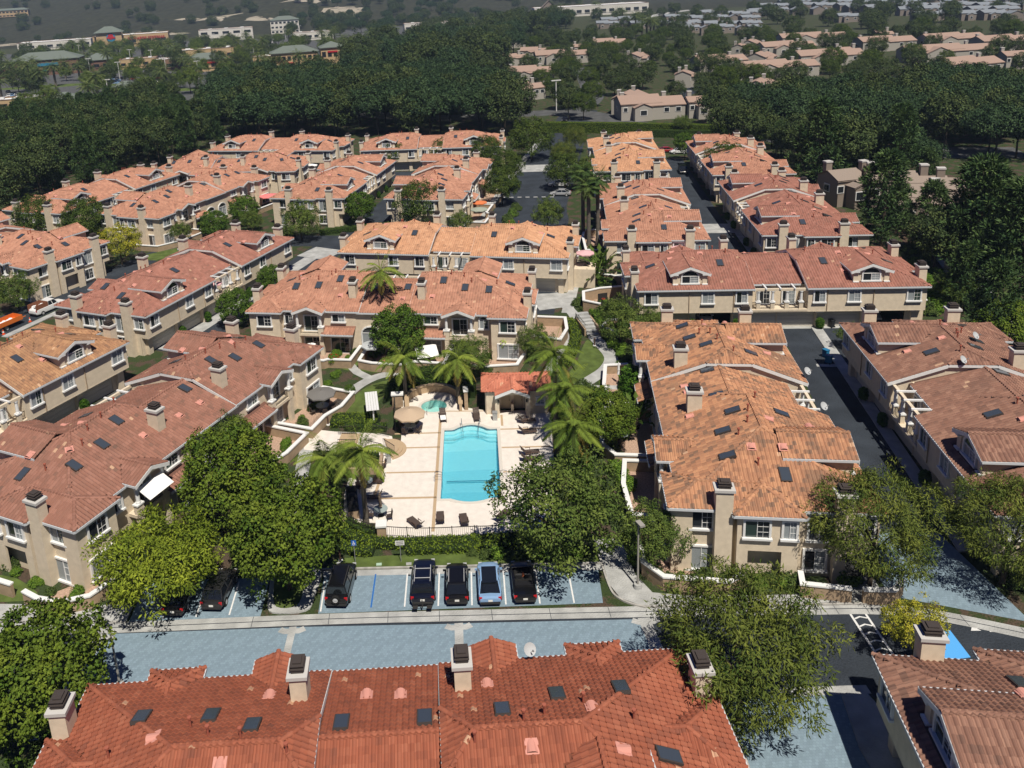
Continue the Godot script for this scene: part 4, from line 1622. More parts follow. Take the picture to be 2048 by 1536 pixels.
	arc.insert(0, arc[0] + Vector2(0.1, 2.2))
	arc.append(arc[arc.size() - 1] + Vector2(-0.1, 2.2))
	var nw := thing("spa_wall", "curved tan wall around the spa niche", "wall")
	part(nw, "wall", strip_wall(arc, 0.0, 0.9, 0.3, "deck_band"))
	part(nw, "seat_ledge", strip_wall(arc, 0.9, 1.0, 0.5, "deck_band"))
	# pool house
	var ph := thing("pool_house", "small pool house with a red tiled hip roof", "building", Vector3(8.6, 0.03, -86.6), deg_to_rad(-4))
	var vols := [Vol.new(-3.9, 3.9, -2.3, 2.3, 2.9, 0.40, false, 1, 1), Vol.new(-0.5, 3.3, -2.4, 1.4, 2.9, 0.40, true, 0, 0)]
	var hb := MB.new()
	hb.wall(Vector2(-3.4, -1.9), Vector2(3.4, -1.9), 0, 2.9)
	hb.wall(Vector2(-3.4, 1.9), Vector2(-1.9, 1.9), 0, 2.9)
	hb.wall(Vector2(0.9, 1.9), Vector2(3.4, 1.9), 0, 2.9)
	hb.wall(Vector2(-1.9, 0.6), Vector2(0.9, 0.6), 0, 2.9)
	hb.wall(Vector2(-3.4, -1.8), Vector2(-3.4, 1.8), 0, 2.9)
	hb.wall(Vector2(3.4, -1.8), Vector2(3.4, 1.8), 0, 2.9)
	hb.box(Vector3(-2.2, 1.45, 2.7), Vector3(0.45, 2.9, 0.45))
	hb.box(Vector3(1.2, 1.45, 2.7), Vector3(0.45, 2.9, 0.45))
	hb.box(Vector3(-0.5, 0.45, 1.2), Vector3(0.3, 0.9, 0.6))
	gable_wall(hb, vols[1], 2.8, 0.3, 2.75, false)
	part(ph, "wall", hb.mesh(M.stucco))
	var db := MB.new()
	for v in vols:
		v.deck(db)
	var felt := mat("pool_house_felt", lin(0.26, 0.09, 0.06), 0.9)
	var rf := part(ph, "roof", db.mesh(felt))
	var lay := lay_tiles(vols)
	var pal := [Color(0.60, 0.24, 0.16), Color(0.48, 0.17, 0.11), Color(0.33, 0.11, 0.075), 0.1]
	var cs := []
	for i in lay.tiles.size():
		cs.append(shade_of(pal, rng, lay.tiles[i].origin, 40.0))
	copies(rf, "roof_tiles", cache.tile, lay.tiles, cs)
	cs = []
	for i in lay.caps.size():
		cs.append(shade_of(pal, rng, lay.caps[i].origin, 44.0))
	copies(rf, "ridge_caps", cache.ridge_cap, lay.caps, cs)
	var wt := MB.new()
	gable_board(wt, vols[1], 3.26, 1.0, false)
	part(ph, "barge_board", wt.mesh(M.trim))
	for x in [-1.2, 0.2]:
		var d := part(ph, "door", box_mesh(Vector3(1.0, 2.1, 0.06), "door_tan"), Vector3(x, 1.05, 0.73))
		part(d, "handle", box_mesh(Vector3(0.05, 0.15, 0.06), "metal_dark"), Vector3(0.38, 0.0, 0.05))
		part(ph, "lantern", box_mesh(Vector3(0.18, 0.32, 0.16), "metal_dark"), Vector3(x * 2.2 + 0.6, 2.1, 2.98))
	add_window(ph, Vector3(2.6, 1.6, 2.03), 0, 0.7, 0.7)
	# loungers
	var n := 0
	for q in [["left of the pool nearest the semicircular steps", -6.6, -75.2, 265], ["left of the pool, second from the steps", -6.7, -72.6, 262], ["left of the pool nearest the barbecue", -6.9, -69.8, 264],
			["behind the pool with a white towel on it", 0.2, -84.3, 3], ["behind the pool nearest the pool house", 3.9, -84.0, 2],
			["right of the pool nearest the pool house", 9.4, -82.6, 92], ["right of the pool, second from the pool house", 9.2, -80.3, 92], ["right of the pool in the first palm shadow", 8.9, -76.2, 93], ["right of the pool in the second palm shadow", 8.8, -75.0, 93],
			["beside the near fence, leftmost and turned", -2.9, -65.6, 215], ["beside the near fence, second from the left", -0.6, -66.1, 180], ["beside the near fence, third from the left", 1.5, -65.6, 185], ["beside the near fence, rightmost and turned", 5.0, -66.0, 140]]:
		lounger("brown sun lounger %s" % q[0], q[1], q[2], q[3], 0.75 if n > 2 else 0.5)
		n += 1
	var tw := MB.new()
	tw.box(Vector3(0, 0.0, 0), Vector3(0.62, 0.03, 1.0))
	single("towel", tw.mesh(M.canvas_white), "white towel spread on a lounger behind the pool", "towel", Vector3(0.2, 0.43, -84.0), 0.05)
	# umbrella, tables, barbecue
	parasol("large tan parasol over a table left of the spa steps", Vector3(-3.4, 0.03, -82.2), 1.75, 2.7, "canvas_tan", true, 0.65)
	round_table("glass table under the tan parasol by the pool", Vector3(-3.4, 0.03, -82.2))
	for i in 4:
		garden_chair("dark chair at the table under the tan parasol", Vector3(-3.4 + cos(i * 1.57 + 0.6) * 1.05, 0.03, -82.2 + sin(i * 1.57 + 0.6) * 1.05), -i * 1.57 - 0.6 - PI / 2, "chairs under the tan parasol")
	parasol("closed tan parasol in the barbecue corner", Vector3(-6.0, 0.03, -67.3), 1.5, 2.6, "canvas_tan", false)
	round_table("glass table below the closed parasol by the near fence", Vector3(-6.0, 0.03, -67.3), 0.65)
	round_table("glass table beside the barbecue and the palm trunk", Vector3(-7.6, 0.03, -72.0), 0.65)
	for q in [[-8.2, -71.3, 0.8], [-8.3, -72.6, 2.3], [-6.9, -72.6, 4.0]]:
		garden_chair("dark chair round the table beside the barbecue", Vector3(q[0], 0.03, q[1]), q[2], "chairs by the barbecue")
	for q in [[-6.9, -66.9, 1.4], [-5.2, -66.6, 4.9]]:
		garden_chair("dark chair round the table below the closed parasol", Vector3(q[0], 0.03, q[1]), q[2], "chairs below the closed parasol")
	var bq := thing("barbecue_counter", "long covered barbecue counter in the left corner of the deck", "barbecue", Vector3(-8.7, 0.03, -68.9), deg_to_rad(8))
	part(bq, "counter", box_mesh(Vector3(0.95, 0.85, 3.9), "stucco_tan"), Vector3(0, 0.43, 0))
	var cv := MB.new()
	for i in 3:
		cv.lathe([Vector2(0.0, 0.5), Vector2(0.3, 0.45), Vector2(0.5, 0.15), Vector2(0.53, 0.0)], 10, Vector3(0, 0.86, -1.3 + i * 1.25))
	cv.box(Vector3(0, 0.9, 0), Vector3(1.0, 0.12, 3.95))
	part(bq, "cover", cv.mesh(M.black_cover))
	for i in 3:
		part(bq, "grill_door", box_mesh(Vector3(0.04, 0.6, 1.0), "metal_grey"), Vector3(0.5, 0.4, -1.3 + i * 1.25))
	var bin := thing("litter_bin", "pale litter bin at the foot of the semicircular steps", "bin", Vector3(-5.6, 0.03, -76.2))
	part(bin, "body", box_mesh(Vector3(0.5, 0.85, 0.5), "concrete"), Vector3(0, 0.43, 0))
	part(bin, "lid", box_mesh(Vector3(0.56, 0.1, 0.56), "metal_grey"), Vector3(0, 0.9, 0))
	bin = thing("litter_bin", "grey litter bin in front of the pool house porch", "bin", Vector3(5.9, 0.03, -83.6))
	part(bin, "body", box_mesh(Vector3(0.5, 0.85, 0.5), "concrete"), Vector3(0, 0.43, 0))
	part(bin, "lid", box_mesh(Vector3(0.56, 0.1, 0.56), "metal_grey"), Vector3(0, 0.9, 0))
	# trellis: a white slatted board beside the steps
	var tv := thing("shade_trellis", "white slatted trellis roof beside the entrance stairs", "trellis", Vector3(-7.6, 0.0, -85.4), deg_to_rad(6))
	for i in 5:
		part(tv, "slat", box_mesh(Vector3(0.26, 0.05, 4.4), "white_paint"), Vector3(-0.6 + i * 0.28, 2.2, 0))
	for q in [-1.8, 1.8]:
		part(tv, "post", box_mesh(Vector3(0.14, 2.18, 0.14), "white_paint"), Vector3(0, 1.09, q))
	# entrance landing, stairs with rails, semicircular steps
	sheet("landing", pts([-14.97, -81.62, -14.33, -83.3, -13.36, -83.5, -11.76, -83.0, -11.40, -78.9, -13.72, -79.3, -14.65, -79.55]), 0.034, "deck")
	sheet("landing", pts([-11.76, -83.0, -6.72, -82.0, -5.4, -81.3, -5.0, -78.3, -6.21, -77.5, -11.40, -78.9]), 0.028, "deck")
	var stp := MB.new()
	for i in 6:
		stp.box(Vector3(-10.9 + i * 0.34, 0.12 - i * 0.012, -80.6 + i * 0.03), Vector3(0.36, 0.2 - i * 0.01, 3.3), Basis(Vector3.UP, -0.12))
	structure("entrance_stairs", stp.mesh(M.deck_band))
	for q in [[-10.2, -82.0, -0.12], [-10.0, -79.2, -0.12], [-6.6, -81.6, -0.5], [-5.6, -78.2, -0.9], [-7.2, -78.4, -0.5]]:
		single("stair_rail", railing_mesh(2.0, 0.95, 0.2), "dark metal rail on the stairs down to the pool deck", "railing", Vector3(q[0], 0.2, q[1]), q[2], "stair rails by the pool")
	for i in 3:
		var half := PackedVector2Array([Vector2(-6.2, -80.6)])
		for k in 13:
			var t := lerpf(-1.15, 1.15, k / 12.0)
			half.append(Vector2(-6.2, -78.6) + Vector2(cos(t) * (2.4 - i * 0.38), sin(t) * (2.2 - i * 0.35)))
		sheet("round_step", half, 0.12 + i * 0.09, "deck_band", 0.0)
	# fences and pillars round the deck
	fence("dark metal fence along the near edge of the pool deck", smooth(pts([-5.45, -63.75, -3.2, -63.35, -1.0, -63.15, 1.6, -63.1, 4.2, -63.0, 6.2, -63.4]), false, 3))
	fence("dark metal fence curving round the barbecue corner", smooth(pts([-9.9, -70.5, -9.8, -67.5, -8.4, -65.3, -6.1, -63.95]), false, 3))
	fence("dark metal fence left of the parasol behind the hedge", pts([-5.3, -89.6, -5.0, -81.8]))
	fence("dark metal fence behind the spa and the pool house", pts([3.0, -88.6, 4.4, -91.2, 14.5, -91.4]))
	var col := thing("fence_pillar", "tan stucco pillar with a white cap at the near fence", "pillar", Vector3(-5.75, 0, -63.85), 0)
	part(col, "shaft", box_mesh(Vector3(0.75, 1.5, 0.75), "stucco_tan"), Vector3(0, 0.75, 0))
	part(col, "cap", box_mesh(Vector3(0.95, 0.16, 0.95), "trim"), Vector3(0, 1.58, 0))
	col = thing("fence_pillar", "tan stucco pillar with a white cap left of the spa", "pillar", Vector3(-4.9, 0, -88.0), 0)
	part(col, "shaft", box_mesh(Vector3(1.2, 1.5, 0.6), "stucco_tan"), Vector3(0, 0.75, 0))
	part(col, "cap", box_mesh(Vector3(1.4, 0.16, 0.8), "trim"), Vector3(0, 1.58, 0))
	col = thing("fence_pillar", "slim tan pillar between the spa and the pool house", "pillar", Vector3(2.9, 0, -86.6), 0)
	part(col, "shaft", box_mesh(Vector3(0.4, 2.3, 1.0), "stucco_tan"), Vector3(0, 1.15, 0))
	part(col, "cap", box_mesh(Vector3(0.55, 0.14, 1.2), "trim"), Vector3(0, 2.37, 0))
	for q in [["low tan kerb wall under the near pool fence", pts([-9.9, -71.0, -9.9, -67.5, -8.5, -65.1, -6.1, -63.8]), 0.3], ["tan planter wall above the barbecue corner", pts([-9.6, -74.6, -6.4, -74.2, -6.3, -77.2]), 0.6]]:
		var w := thing("low_wall", q[0], "wall")
		part(w, "wall", strip_wall(q[1], 0.0, q[2], 0.3, "stucco_tan"))


func fence(label: String, line: PackedVector2Array, h := 1.35) -> void:
	var o := thing("metal_fence", label, "fence", Vector3.ZERO, 0, "dark metal pool fences")
	part(o, "top_rail", strip_wall(line, h, h + 0.05, 0.05, "metal_dark"))
	part(o, "bottom_rail", strip_wall(line, 0.14, 0.19, 0.05, "metal_dark"))
	var run := 0.0
	var bars := MB.new()
	for i in line.size() - 1:
		var l := line[i].distance_to(line[i + 1])
		var k := maxi(1, int(l / 0.16))
		for j in k:
			var p := line[i].lerp(line[i + 1], float(j) / k)
			if run <= 0.0:
				part(o, "post", box_mesh(Vector3(0.08, h + 0.12, 0.08), "metal_dark"), Vector3(p.x, (h + 0.12) / 2, p.y))
				run = 1.9
			run -= l / k
			bars.box(Vector3(p.x, h / 2 + 0.05, p.y), Vector3(0.024, h - 0.1, 0.024))
	var bo := part(o, "bars", bars.mesh(M.metal_dark))
	bo.set_meta("kind", "stuff")


# ---------------------------------------------------------------- vehicles and street furniture

func paint(called: String, c: Color) -> void:
	var m := mat(called, c, 0.28)
	m.clearcoat_enabled = true
	m.clearcoat = 0.6
	m.clearcoat_roughness = 0.08


func loft(b: MB, secs: Array) -> void:
	# sections from back to front, each [z, [Vector2(x, y), ...]] for the right half, mirrored
	for s in [-1.0, 1.0]:
		for i in secs.size() - 1:
			var p: Array = secs[i][1]
			var q: Array = secs[i + 1][1]
			var z0: float = secs[i][0]
			var z1: float = secs[i + 1][0]
			for k in p.size() - 1:
				var m: Vector2 = (p[k] + p[k + 1]) * 0.5
				b.quad(Vector3(p[k].x * s, p[k].y, z0), Vector3(p[k + 1].x * s, p[k + 1].y, z0), Vector3(q[k + 1].x * s, q[k + 1].y, z1), Vector3(q[k].x * s, q[k].y, z1), Vector3(m.x * s, m.y - 0.6, 0))
		for e in [[secs[0], -1.0], [secs[secs.size() - 1], 1.0]]:
			var pl: Array = e[0][1]
			for k in pl.size() - 1:
				b.tri(Vector3(0, pl[0].y, e[0][0]), Vector3(pl[k].x * s, pl[k].y, e[0][0]), Vector3(pl[k + 1].x * s, pl[k + 1].y, e[0][0]), Vector3(0, 0, e[1]))


func hull(w: float, lo: float, belt: float, top: float) -> Array:
	return [Vector2(w * 0.88, lo), Vector2(w * 0.98, lo + 0.14), Vector2(w, (lo + belt) * 0.52), Vector2(w * 0.985, belt - 0.06), Vector2(w * 0.94, belt), Vector2(w * 0.55, top), Vector2(0, top + 0.015)]


func car_meshes(kind: String, body: String, trim_m := "") -> Dictionary:
	# z runs to the back of the car; the front points along -z
	var key := "car" + kind + body
	if cache.has(key):
		return cache[key]
	var S: Dictionary = {
		"boxy": {"l": 4.5, "w": 0.93, "belt": 1.12, "hood": 1.08, "h": 1.82, "g": [1.95, 1.85, -0.55, -0.95], "tail": 1.12},
		"suv": {"l": 4.8, "w": 0.95, "belt": 1.08, "hood": 1.02, "h": 1.72, "g": [2.1, 1.75, -0.4, -1.05], "tail": 1.05},
		"hatch": {"l": 4.35, "w": 0.91, "belt": 1.0, "hood": 0.94, "h": 1.62, "g": [1.95, 1.45, -0.35, -1.05], "tail": 0.98},
		"sedan": {"l": 4.6, "w": 0.90, "belt": 0.92, "hood": 0.86, "h": 1.45, "g": [1.9, 0.95, -0.35, -1.15], "tail": 0.98},
		"open": {"l": 4.5, "w": 0.91, "belt": 0.90, "hood": 0.86, "h": 1.30, "g": [0.9, 0.6, -0.55, -1.0], "tail": 0.95},
		"pickup": {"l": 5.7, "w": 0.98, "belt": 1.15, "hood": 1.12, "h": 1.85, "g": [0.55, 0.4, -0.75, -1.25], "tail": 1.1},
	}[kind]
	var l: float = S.l / 2
	var w: float = S.w
	var b := MB.new()
	var gz: Array = S.g
	var secs := [[l, hull(w * 0.86, 0.42, S.tail - 0.2, S.tail - 0.15)], [l - 0.1, hull(w * 0.95, 0.32, S.tail - 0.04, S.tail)], [l - 0.5, hull(w, 0.26, S.belt, S.belt + 0.01)], [gz[0], hull(w, 0.26, S.belt, S.belt + 0.01)],
		[0.0, hull(w, 0.26, S.belt, S.belt + 0.01)], [gz[3], hull(w, 0.26, S.belt - 0.02, S.belt)], [gz[3] - 0.4, hull(w, 0.26, S.hood - 0.04, S.hood)], [-l + 0.45, hull(w * 0.97, 0.28, S.hood - 0.16, S.hood - 0.08)], [-l + 0.12, hull(w * 0.88, 0.32, S.hood - 0.28, S.hood - 0.2)], [-l, hull(w * 0.78, 0.42, S.hood - 0.42, S.hood - 0.36)]]
	secs.reverse()
	loft(b, secs)
	var g := MB.new()
	var r := MB.new()
	if kind != "open":
		var y0: float = S.belt - 0.03
		var y1: float = S.h - 0.05
		var bw := w * 0.93
		var tw := w * 0.76
		var A := [Vector3(-bw, y0, gz[0]), Vector3(bw, y0, gz[0]), Vector3(bw, y0, gz[3]), Vector3(-bw, y0, gz[3])]
		var B := [Vector3(-tw, y1, gz[1]), Vector3(tw, y1, gz[1]), Vector3(tw, y1, gz[2]), Vector3(-tw, y1, gz[2])]
		var outs := [Vector3(0, 0, 1), Vector3(1, 0, 0), Vector3(0, 0, -1), Vector3(-1, 0, 0)]
		for i in 4:
			g.quad(A[i], A[(i + 1) % 4], B[(i + 1) % 4], B[i], outs[i] + Vector3(0, 0.3, 0))
		r.box(Vector3(0, S.h - 0.03, (gz[1] + gz[2]) / 2), Vector3(tw * 2.02, 0.07, absf(gz[1] - gz[2]) + 0.06))
		r.box(Vector3(0, S.h + 0.01, (gz[1] + gz[2]) / 2), Vector3(tw * 1.7, 0.04, absf(gz[1] - gz[2]) * 0.86))
		for i in 4:
			r.tube(A[i], B[i], 0.045, 0.045, 6)
		for s in [-1.0, 1.0]:
			var m0 := Vector3(s * bw, y0, lerpf(gz[0], gz[3], 0.5))
			var m1 := Vector3(s * tw, y1, lerpf(gz[1], gz[2], 0.5))
			r.tube(m0, m1, 0.05, 0.05, 6)
	else:
		var y1: float = S.h
		g.quad(Vector3(-w * 0.88, S.belt, gz[3]), Vector3(w * 0.88, S.belt, gz[3]), Vector3(w * 0.72, y1, gz[2]), Vector3(-w * 0.72, y1, gz[2]), Vector3(0, 0.4, -1))
		for s in [-1.0, 1.0]:
			r.tube(Vector3(s * w * 0.88, S.belt, gz[3]), Vector3(s * w * 0.72, y1, gz[2]), 0.04, 0.04, 6)
		r.tube(Vector3(-w * 0.72, y1, gz[2]), Vector3(w * 0.72, y1, gz[2]), 0.04, 0.04, 6)
	var tyre := MB.new()
	tyre.lathe([Vector2(0.20, -0.1), Vector2(0.33, -0.1), Vector2(0.35, -0.06), Vector2(0.35, 0.06), Vector2(0.33, 0.1), Vector2(0.20, 0.1)], 16)
	var rim := MB.new()
	rim.lathe([Vector2(0.0, 0.09), Vector2(0.05, 0.10), Vector2(0.19, 0.075), Vector2(0.225, 0.1), Vector2(0.225, -0.1)], 14)
	cache[key] = {"spec": S, "body": b.mesh(M[body]), "glass": g.mesh(M.car_glass), "roof": r.mesh(M[trim_m if trim_m else body]), "tyre": tyre.mesh(M.rubber), "rim": rim.mesh(M.rim)}
	return cache[key]


func car(label: String, kind: String, body: String, x: float, z: float, deg: float, group := "", roof := "", detail := true) -> Node3D:
	var ms := car_meshes(kind, body, roof)
	var S: Dictionary = ms.spec
	var o := thing("pickup_truck" if kind == "pickup" else "parked_car", label, "truck" if kind == "pickup" else "car", Vector3(x, 0.012, z), deg_to_rad(deg), group)
	part(o, "body", ms.body)
	part(o, "window_glass", ms.glass)
	part(o, "roof_panel", ms.roof)
	for q in [[-1, -0.30], [1, -0.30], [-1, 0.30], [1, 0.30]]:
		var t := part(o, "wheel", ms.tyre, Vector3(q[0] * (S.w - 0.07), 0.35, q[1] * S.l))
		t.rotation = Vector3(0, 0, -PI / 2 * q[0])
		part(t, "rim", ms.rim)
	if not detail:
		return o
	for s in [-1.0, 1.0]:
		part(o, "tail_light", box_mesh(Vector3(0.24, 0.22, 0.10), "tail_red"), Vector3(s * (S.w - 0.16), S.tail - 0.16, S.l / 2 - 0.07))
		part(o, "headlight", box_mesh(Vector3(0.3, 0.14, 0.12), "rim"), Vector3(s * (S.w - 0.26), S.hood - 0.32, -S.l / 2 + 0.07))
		part(o, "mirror", box_mesh(Vector3(0.2, 0.14, 0.1), body), Vector3(s * (S.w + 0.1), S.belt + 0.08, S.g[3] + 0.25))
	part(o, "licence_plate", box_mesh(Vector3(0.34, 0.16, 0.02), "door_white"), Vector3(0, S.tail - 0.34, S.l / 2 + 0.012))
	part(o, "bumper", box_mesh(Vector3(S.w * 1.7, 0.18, 0.14), "bumper_grey"), Vector3(0, 0.45, S.l / 2 - 0.02))
	return o


func street_lamp(label: String, x: float, z: float, h: float, turn: float) -> void:
	var o := thing("street_lamp", label, "street lamp", Vector3(x, 0.0, z), turn, "street lamps")
	var b := MB.new()
	b.tube(Vector3(0, 0.3, 0), Vector3(0, h, 0), 0.09, 0.06, 10)
	part(o, "pole", b.mesh(M.lamp_pole))
	b = MB.new()
	b.lathe([Vector2(0, 0.5), Vector2(0.3, 0.5), Vector2(0.34, 0.0)], 14)
	part(o, "footing", b.mesh(M.concrete))
	var hd := part(o, "lamp_head", box_mesh(Vector3(0.42, 0.16, 0.75), "lamp_pole"), Vector3(0, h + 0.05, 0.25))
	part(hd, "lens", box_mesh(Vector3(0.34, 0.03, 0.6), "glass_curtain"), Vector3(0, -0.09, 0))


func path_bollard(label: String, x: float, z: float) -> void:
	var o := thing("path_bollard", label, "bollard", Vector3(x, 0.0, z), 0, "dark path lights")
	var b := MB.new()
	b.tube(Vector3(0, 0.08, 0), Vector3(0, 0.9, 0), 0.09, 0.09, 10)
	b.tube(Vector3(0, 0.98, 0), Vector3(0, 1.06, 0), 0.12, 0.09, 10)
	b.tube(Vector3(0, 0.9, 0), Vector3(0, 0.98, 0), 0.05, 0.05, 8)
	part(o, "post", b.mesh(M.wood_brown))
	b = MB.new()
	b.lathe([Vector2(0, 0.1), Vector2(0.2, 0.1), Vector2(0.22, 0.0)], 12)
	part(o, "footing", b.mesh(M.trim))


func sat_dish(label: String, at: Vector3, turn: float) -> void:
	var o := thing("satellite_dish", label, "satellite dish", at, turn, "satellite dishes")
	if not cache.has("dish"):
		var b := MB.new()
		var prof := []
		for i in 6:
			var r := i / 5.0 * 0.4
			prof.append(Vector2(r, r * r * 0.55))
		b.xf = Transform3D(Basis(Vector3.RIGHT, 0.9), Vector3(0, 0.7, 0))
		b.lathe(prof, 16)
		prof.reverse()
		for i in prof.size():
			prof[i].y -= 0.015
		b.lathe(prof, 16)
		var a := MB.new()
		a.tube(Vector3(0, 0, 0), Vector3(0, 0.7, -0.03), 0.025, 0.025, 6)
		a.tube(Vector3(0, 0.55, 0.1), Vector3(0, 0.95, 0.45), 0.015, 0.015, 6)
		a.box(Vector3(0, 0.97, 0.46), Vector3(0.08, 0.08, 0.12))
		cache.dish = [b.mesh(M.dish_grey), a.mesh(M.metal_grey)]
	part(o, "dish", cache.dish[0])
	part(o, "arm", cache.dish[1])


func sign_post(label: String, x: float, z: float, w: float, h: float, m: String, y: float) -> Node3D:
	var o := thing("parking_sign", label, "sign", Vector3(x, 0.0, z), deg_to_rad(-2))
	var b := MB.new()
	b.tube(Vector3.ZERO, Vector3(0, y, 0), 0.03, 0.03, 8)
	part(o, "post", b.mesh(M.metal_grey))
	part(o, "panel", box_mesh(Vector3(w, h, 0.02), m), Vector3(0, y, 0.04))
	return o


func wheelie_bin(label: String, x: float, z: float, turn: float, m: String) -> void:
	var o := thing("wheelie_bin", label, "bin", Vector3(x, 0.01, z), turn, "wheelie bins in the alleys")
	var b := MB.new()
	loft(b, [[-0.33, [Vector2(0.2, 0.08), Vector2(0.28, 1.0), Vector2(0, 1.0)]], [0.33, [Vector2(0.2, 0.08), Vector2(0.28, 1.0), Vector2(0, 1.0)]]])
	part(o, "body", b.mesh(M[m]))
	part(o, "lid", box_mesh(Vector3(0.6, 0.07, 0.72), m), Vector3(0, 1.04, 0.02))
	var t := MB.new()
	for s in [-1.0, 1.0]:
		t.tube(Vector3(s * 0.24, 0.1, 0.3), Vector3(s * 0.3, 0.1, 0.3), 0.1, 0.1, 10)
	part(o, "wheels", t.mesh(M.rubber))


func make_street_things() -> void:
	paint("car_black", lin(0.006, 0.006, 0.007))
	paint("car_navy", lin(0.005, 0.007, 0.018))
	paint("car_charcoal", lin(0.02, 0.02, 0.022))
	paint("car_blue", lin(0.22, 0.36, 0.58))
	paint("car_white", lin(0.72, 0.73, 0.74))
	paint("car_silver", lin(0.36, 0.37, 0.39))
	paint("car_red", lin(0.30, 0.015, 0.015))
	mat("trailer_orange", lin(0.62, 0.16, 0.03), 0.5)
	mat("car_glass", lin(0.01, 0.012, 0.015), 0.05).metallic_specular = 0.7
	mat("rubber", lin(0.012, 0.012, 0.012), 0.9)
	mat("rim", lin(0.45, 0.46, 0.48), 0.3)
	mat("tail_red", lin(0.45, 0.01, 0.015), 0.25)
	mat("bumper_grey", lin(0.03, 0.03, 0.032), 0.6)
	mat("lamp_pole", lin(0.30, 0.29, 0.27), 0.6)
	mat("dish_grey", lin(0.42, 0.44, 0.46), 0.6)
	mat("sign_blue", lin(0.02, 0.12, 0.48), 0.5)
	mat("sign_white", lin(0.75, 0.75, 0.74), 0.5)
	mat("bin_blue", lin(0.02, 0.16, 0.32), 0.5)
	mat("bin_dark", lin(0.02, 0.022, 0.025), 0.5)
	mat("cone_orange", lin(0.75, 0.10, 0.03), 0.6)
	mat("leather", lin(0.16, 0.045, 0.02), 0.6)
	mat("awning_blue", lin(0.08, 0.33, 0.72), 0.8)
	# the parked row
	var c := car("black boxy off-roader with a spare wheel on its back, leftmost in the row", "boxy", "car_black", -8.75, -57.75, -6, "cars in the parking row")
	var sp := part(c, "spare_wheel", car_meshes("boxy", "car_black").tyre, Vector3(0, 1.0, 2.36))
	sp.rotation.x = PI / 2
	part(sp, "rim", car_meshes("boxy", "car_black").rim)
	for s in [-1.0, 1.0]:
		part(c, "roof_rail", box_mesh(Vector3(0.07, 0.07, 2.3), "bumper_grey"), Vector3(s * 0.6, 1.9, 0.65))
	c = car("dark navy SUV with a bicycle rack on its tailgate", "suv", "car_navy", -2.15, -57.55, -2.5, "cars in the parking row")
	for s in [-1.0, 1.0]:
		part(c, "roof_rail", box_mesh(Vector3(0.04, 0.05, 1.9), "rim"), Vector3(s * 0.62, 1.8, 0.65))
		part(c, "crossbar", box_mesh(Vector3(1.24, 0.03, 0.05), "rim"), Vector3(0, 1.8, 0.65 + s * 0.55))
	var rk := MB.new()
	rk.tube(Vector3(0, 0.5, 2.35), Vector3(0, 0.5, 2.95), 0.04, 0.04, 8)
	rk.tube(Vector3(0, 0.5, 2.95), Vector3(0, 1.15, 2.9), 0.035, 0.035, 8)
	for y in [0.62, 0.95]:
		rk.tube(Vector3(-0.75, y, 2.95), Vector3(0.75, y, 2.95), 0.025, 0.025, 8)
	rk.box(Vector3(-0.55, 0.55, 2.95), Vector3(0.4, 0.08, 0.3))
	rk.box(Vector3(0.55, 0.55, 2.95), Vector3(0.4, 0.08, 0.3))
	part(c, "bicycle_rack", rk.mesh(M.metal_dark))
	c = car("black compact SUV with red tail lights in the middle of the row", "hatch", "car_black", 0.5, -57.15, -2.5, "cars in the parking row")
	for s in [-1.0, 1.0]:
		part(c, "roof_rail", box_mesh(Vector3(0.04, 0.05, 1.5), "rim"), Vector3(s * 0.6, 1.68, 0.55))
	c = car("light blue sedan with a black glass roof", "sedan", "car_blue", 3.05, -57.05, -2.0, "cars in the parking row")
	part(c, "glass_roof", box_mesh(Vector3(1.16, 0.02, 1.9), "car_glass"), Vector3(0, 1.485, 0.35))
	part(c, "rear_window", box_mesh(Vector3(1.1, 0.02, 0.9), "car_glass"), Vector3(0, 1.25, 1.45)).rotation.x = 0.48
	c = car("black convertible with its top down, rightmost in the row", "open", "car_black", 5.75, -57.0, -2.0, "cars in the parking row")
	part(c, "cockpit", box_mesh(Vector3(1.36, 0.05, 1.7), "rubber"), Vector3(0, 0.915, -0.02))
	for s in [-1.0, 1.0]:
		var seat := part(c, "seat", box_mesh(Vector3(0.5, 0.5, 0.16), "bumper_grey"), Vector3(s * 0.36, 1.1, 0.3))
		seat.rotation.x = 0.2
	part(c, "console", box_mesh(Vector3(0.2, 0.12, 0.5), "leather"), Vector3(0, 0.97, -0.1))
	part(c, "folded_top", box_mesh(Vector3(1.4, 0.14, 0.5), "black_cover"), Vector3(0, 0.96, 0.95))
	car("charcoal hatchback in the shade of the planter tree", "hatch", "car_charcoal", -18.6, -58.1, -6, "cars in the parking row")
	car("black car almost hidden under the feathery tree", "sedan", "car_black", -21.6, -57.8, -4, "cars in the parking row")
	# left road: pickup, trailer, cones
	c = car("white crew cab pickup with a loaded rack bed by the left road", "pickup", "car_white", -61.4, -126.3, -27)
	for s in [-1.0, 1.0]:
		part(c, "bed_board", box_mesh(Vector3(0.06, 0.75, 2.3), "rust_wood"), Vector3(s * 0.9, 1.5, 1.7))
	part(c, "bed_board", box_mesh(Vector3(1.8, 0.75, 0.06), "rust_wood"), Vector3(0, 1.5, 0.6))
	var ld := MB.new()
	for i in 9:
		ld.box(Vector3(rng.randf_range(-0.6, 0.6), 1.25 + rng.randf() * 0.3, rng.randf_range(0.9, 2.6)), Vector3(0.4, 0.3, 0.35), Basis(Vector3.UP, rng.randf() * 3))
	part(c, "load", ld.mesh(M.canvas_white))
	var tr := thing("flatbed_trailer", "orange trailer with a white bundle at the left edge", "trailer", Vector3(-65.2, 0.01, -119.3), deg_to_rad(-27))
	var tb := MB.new()
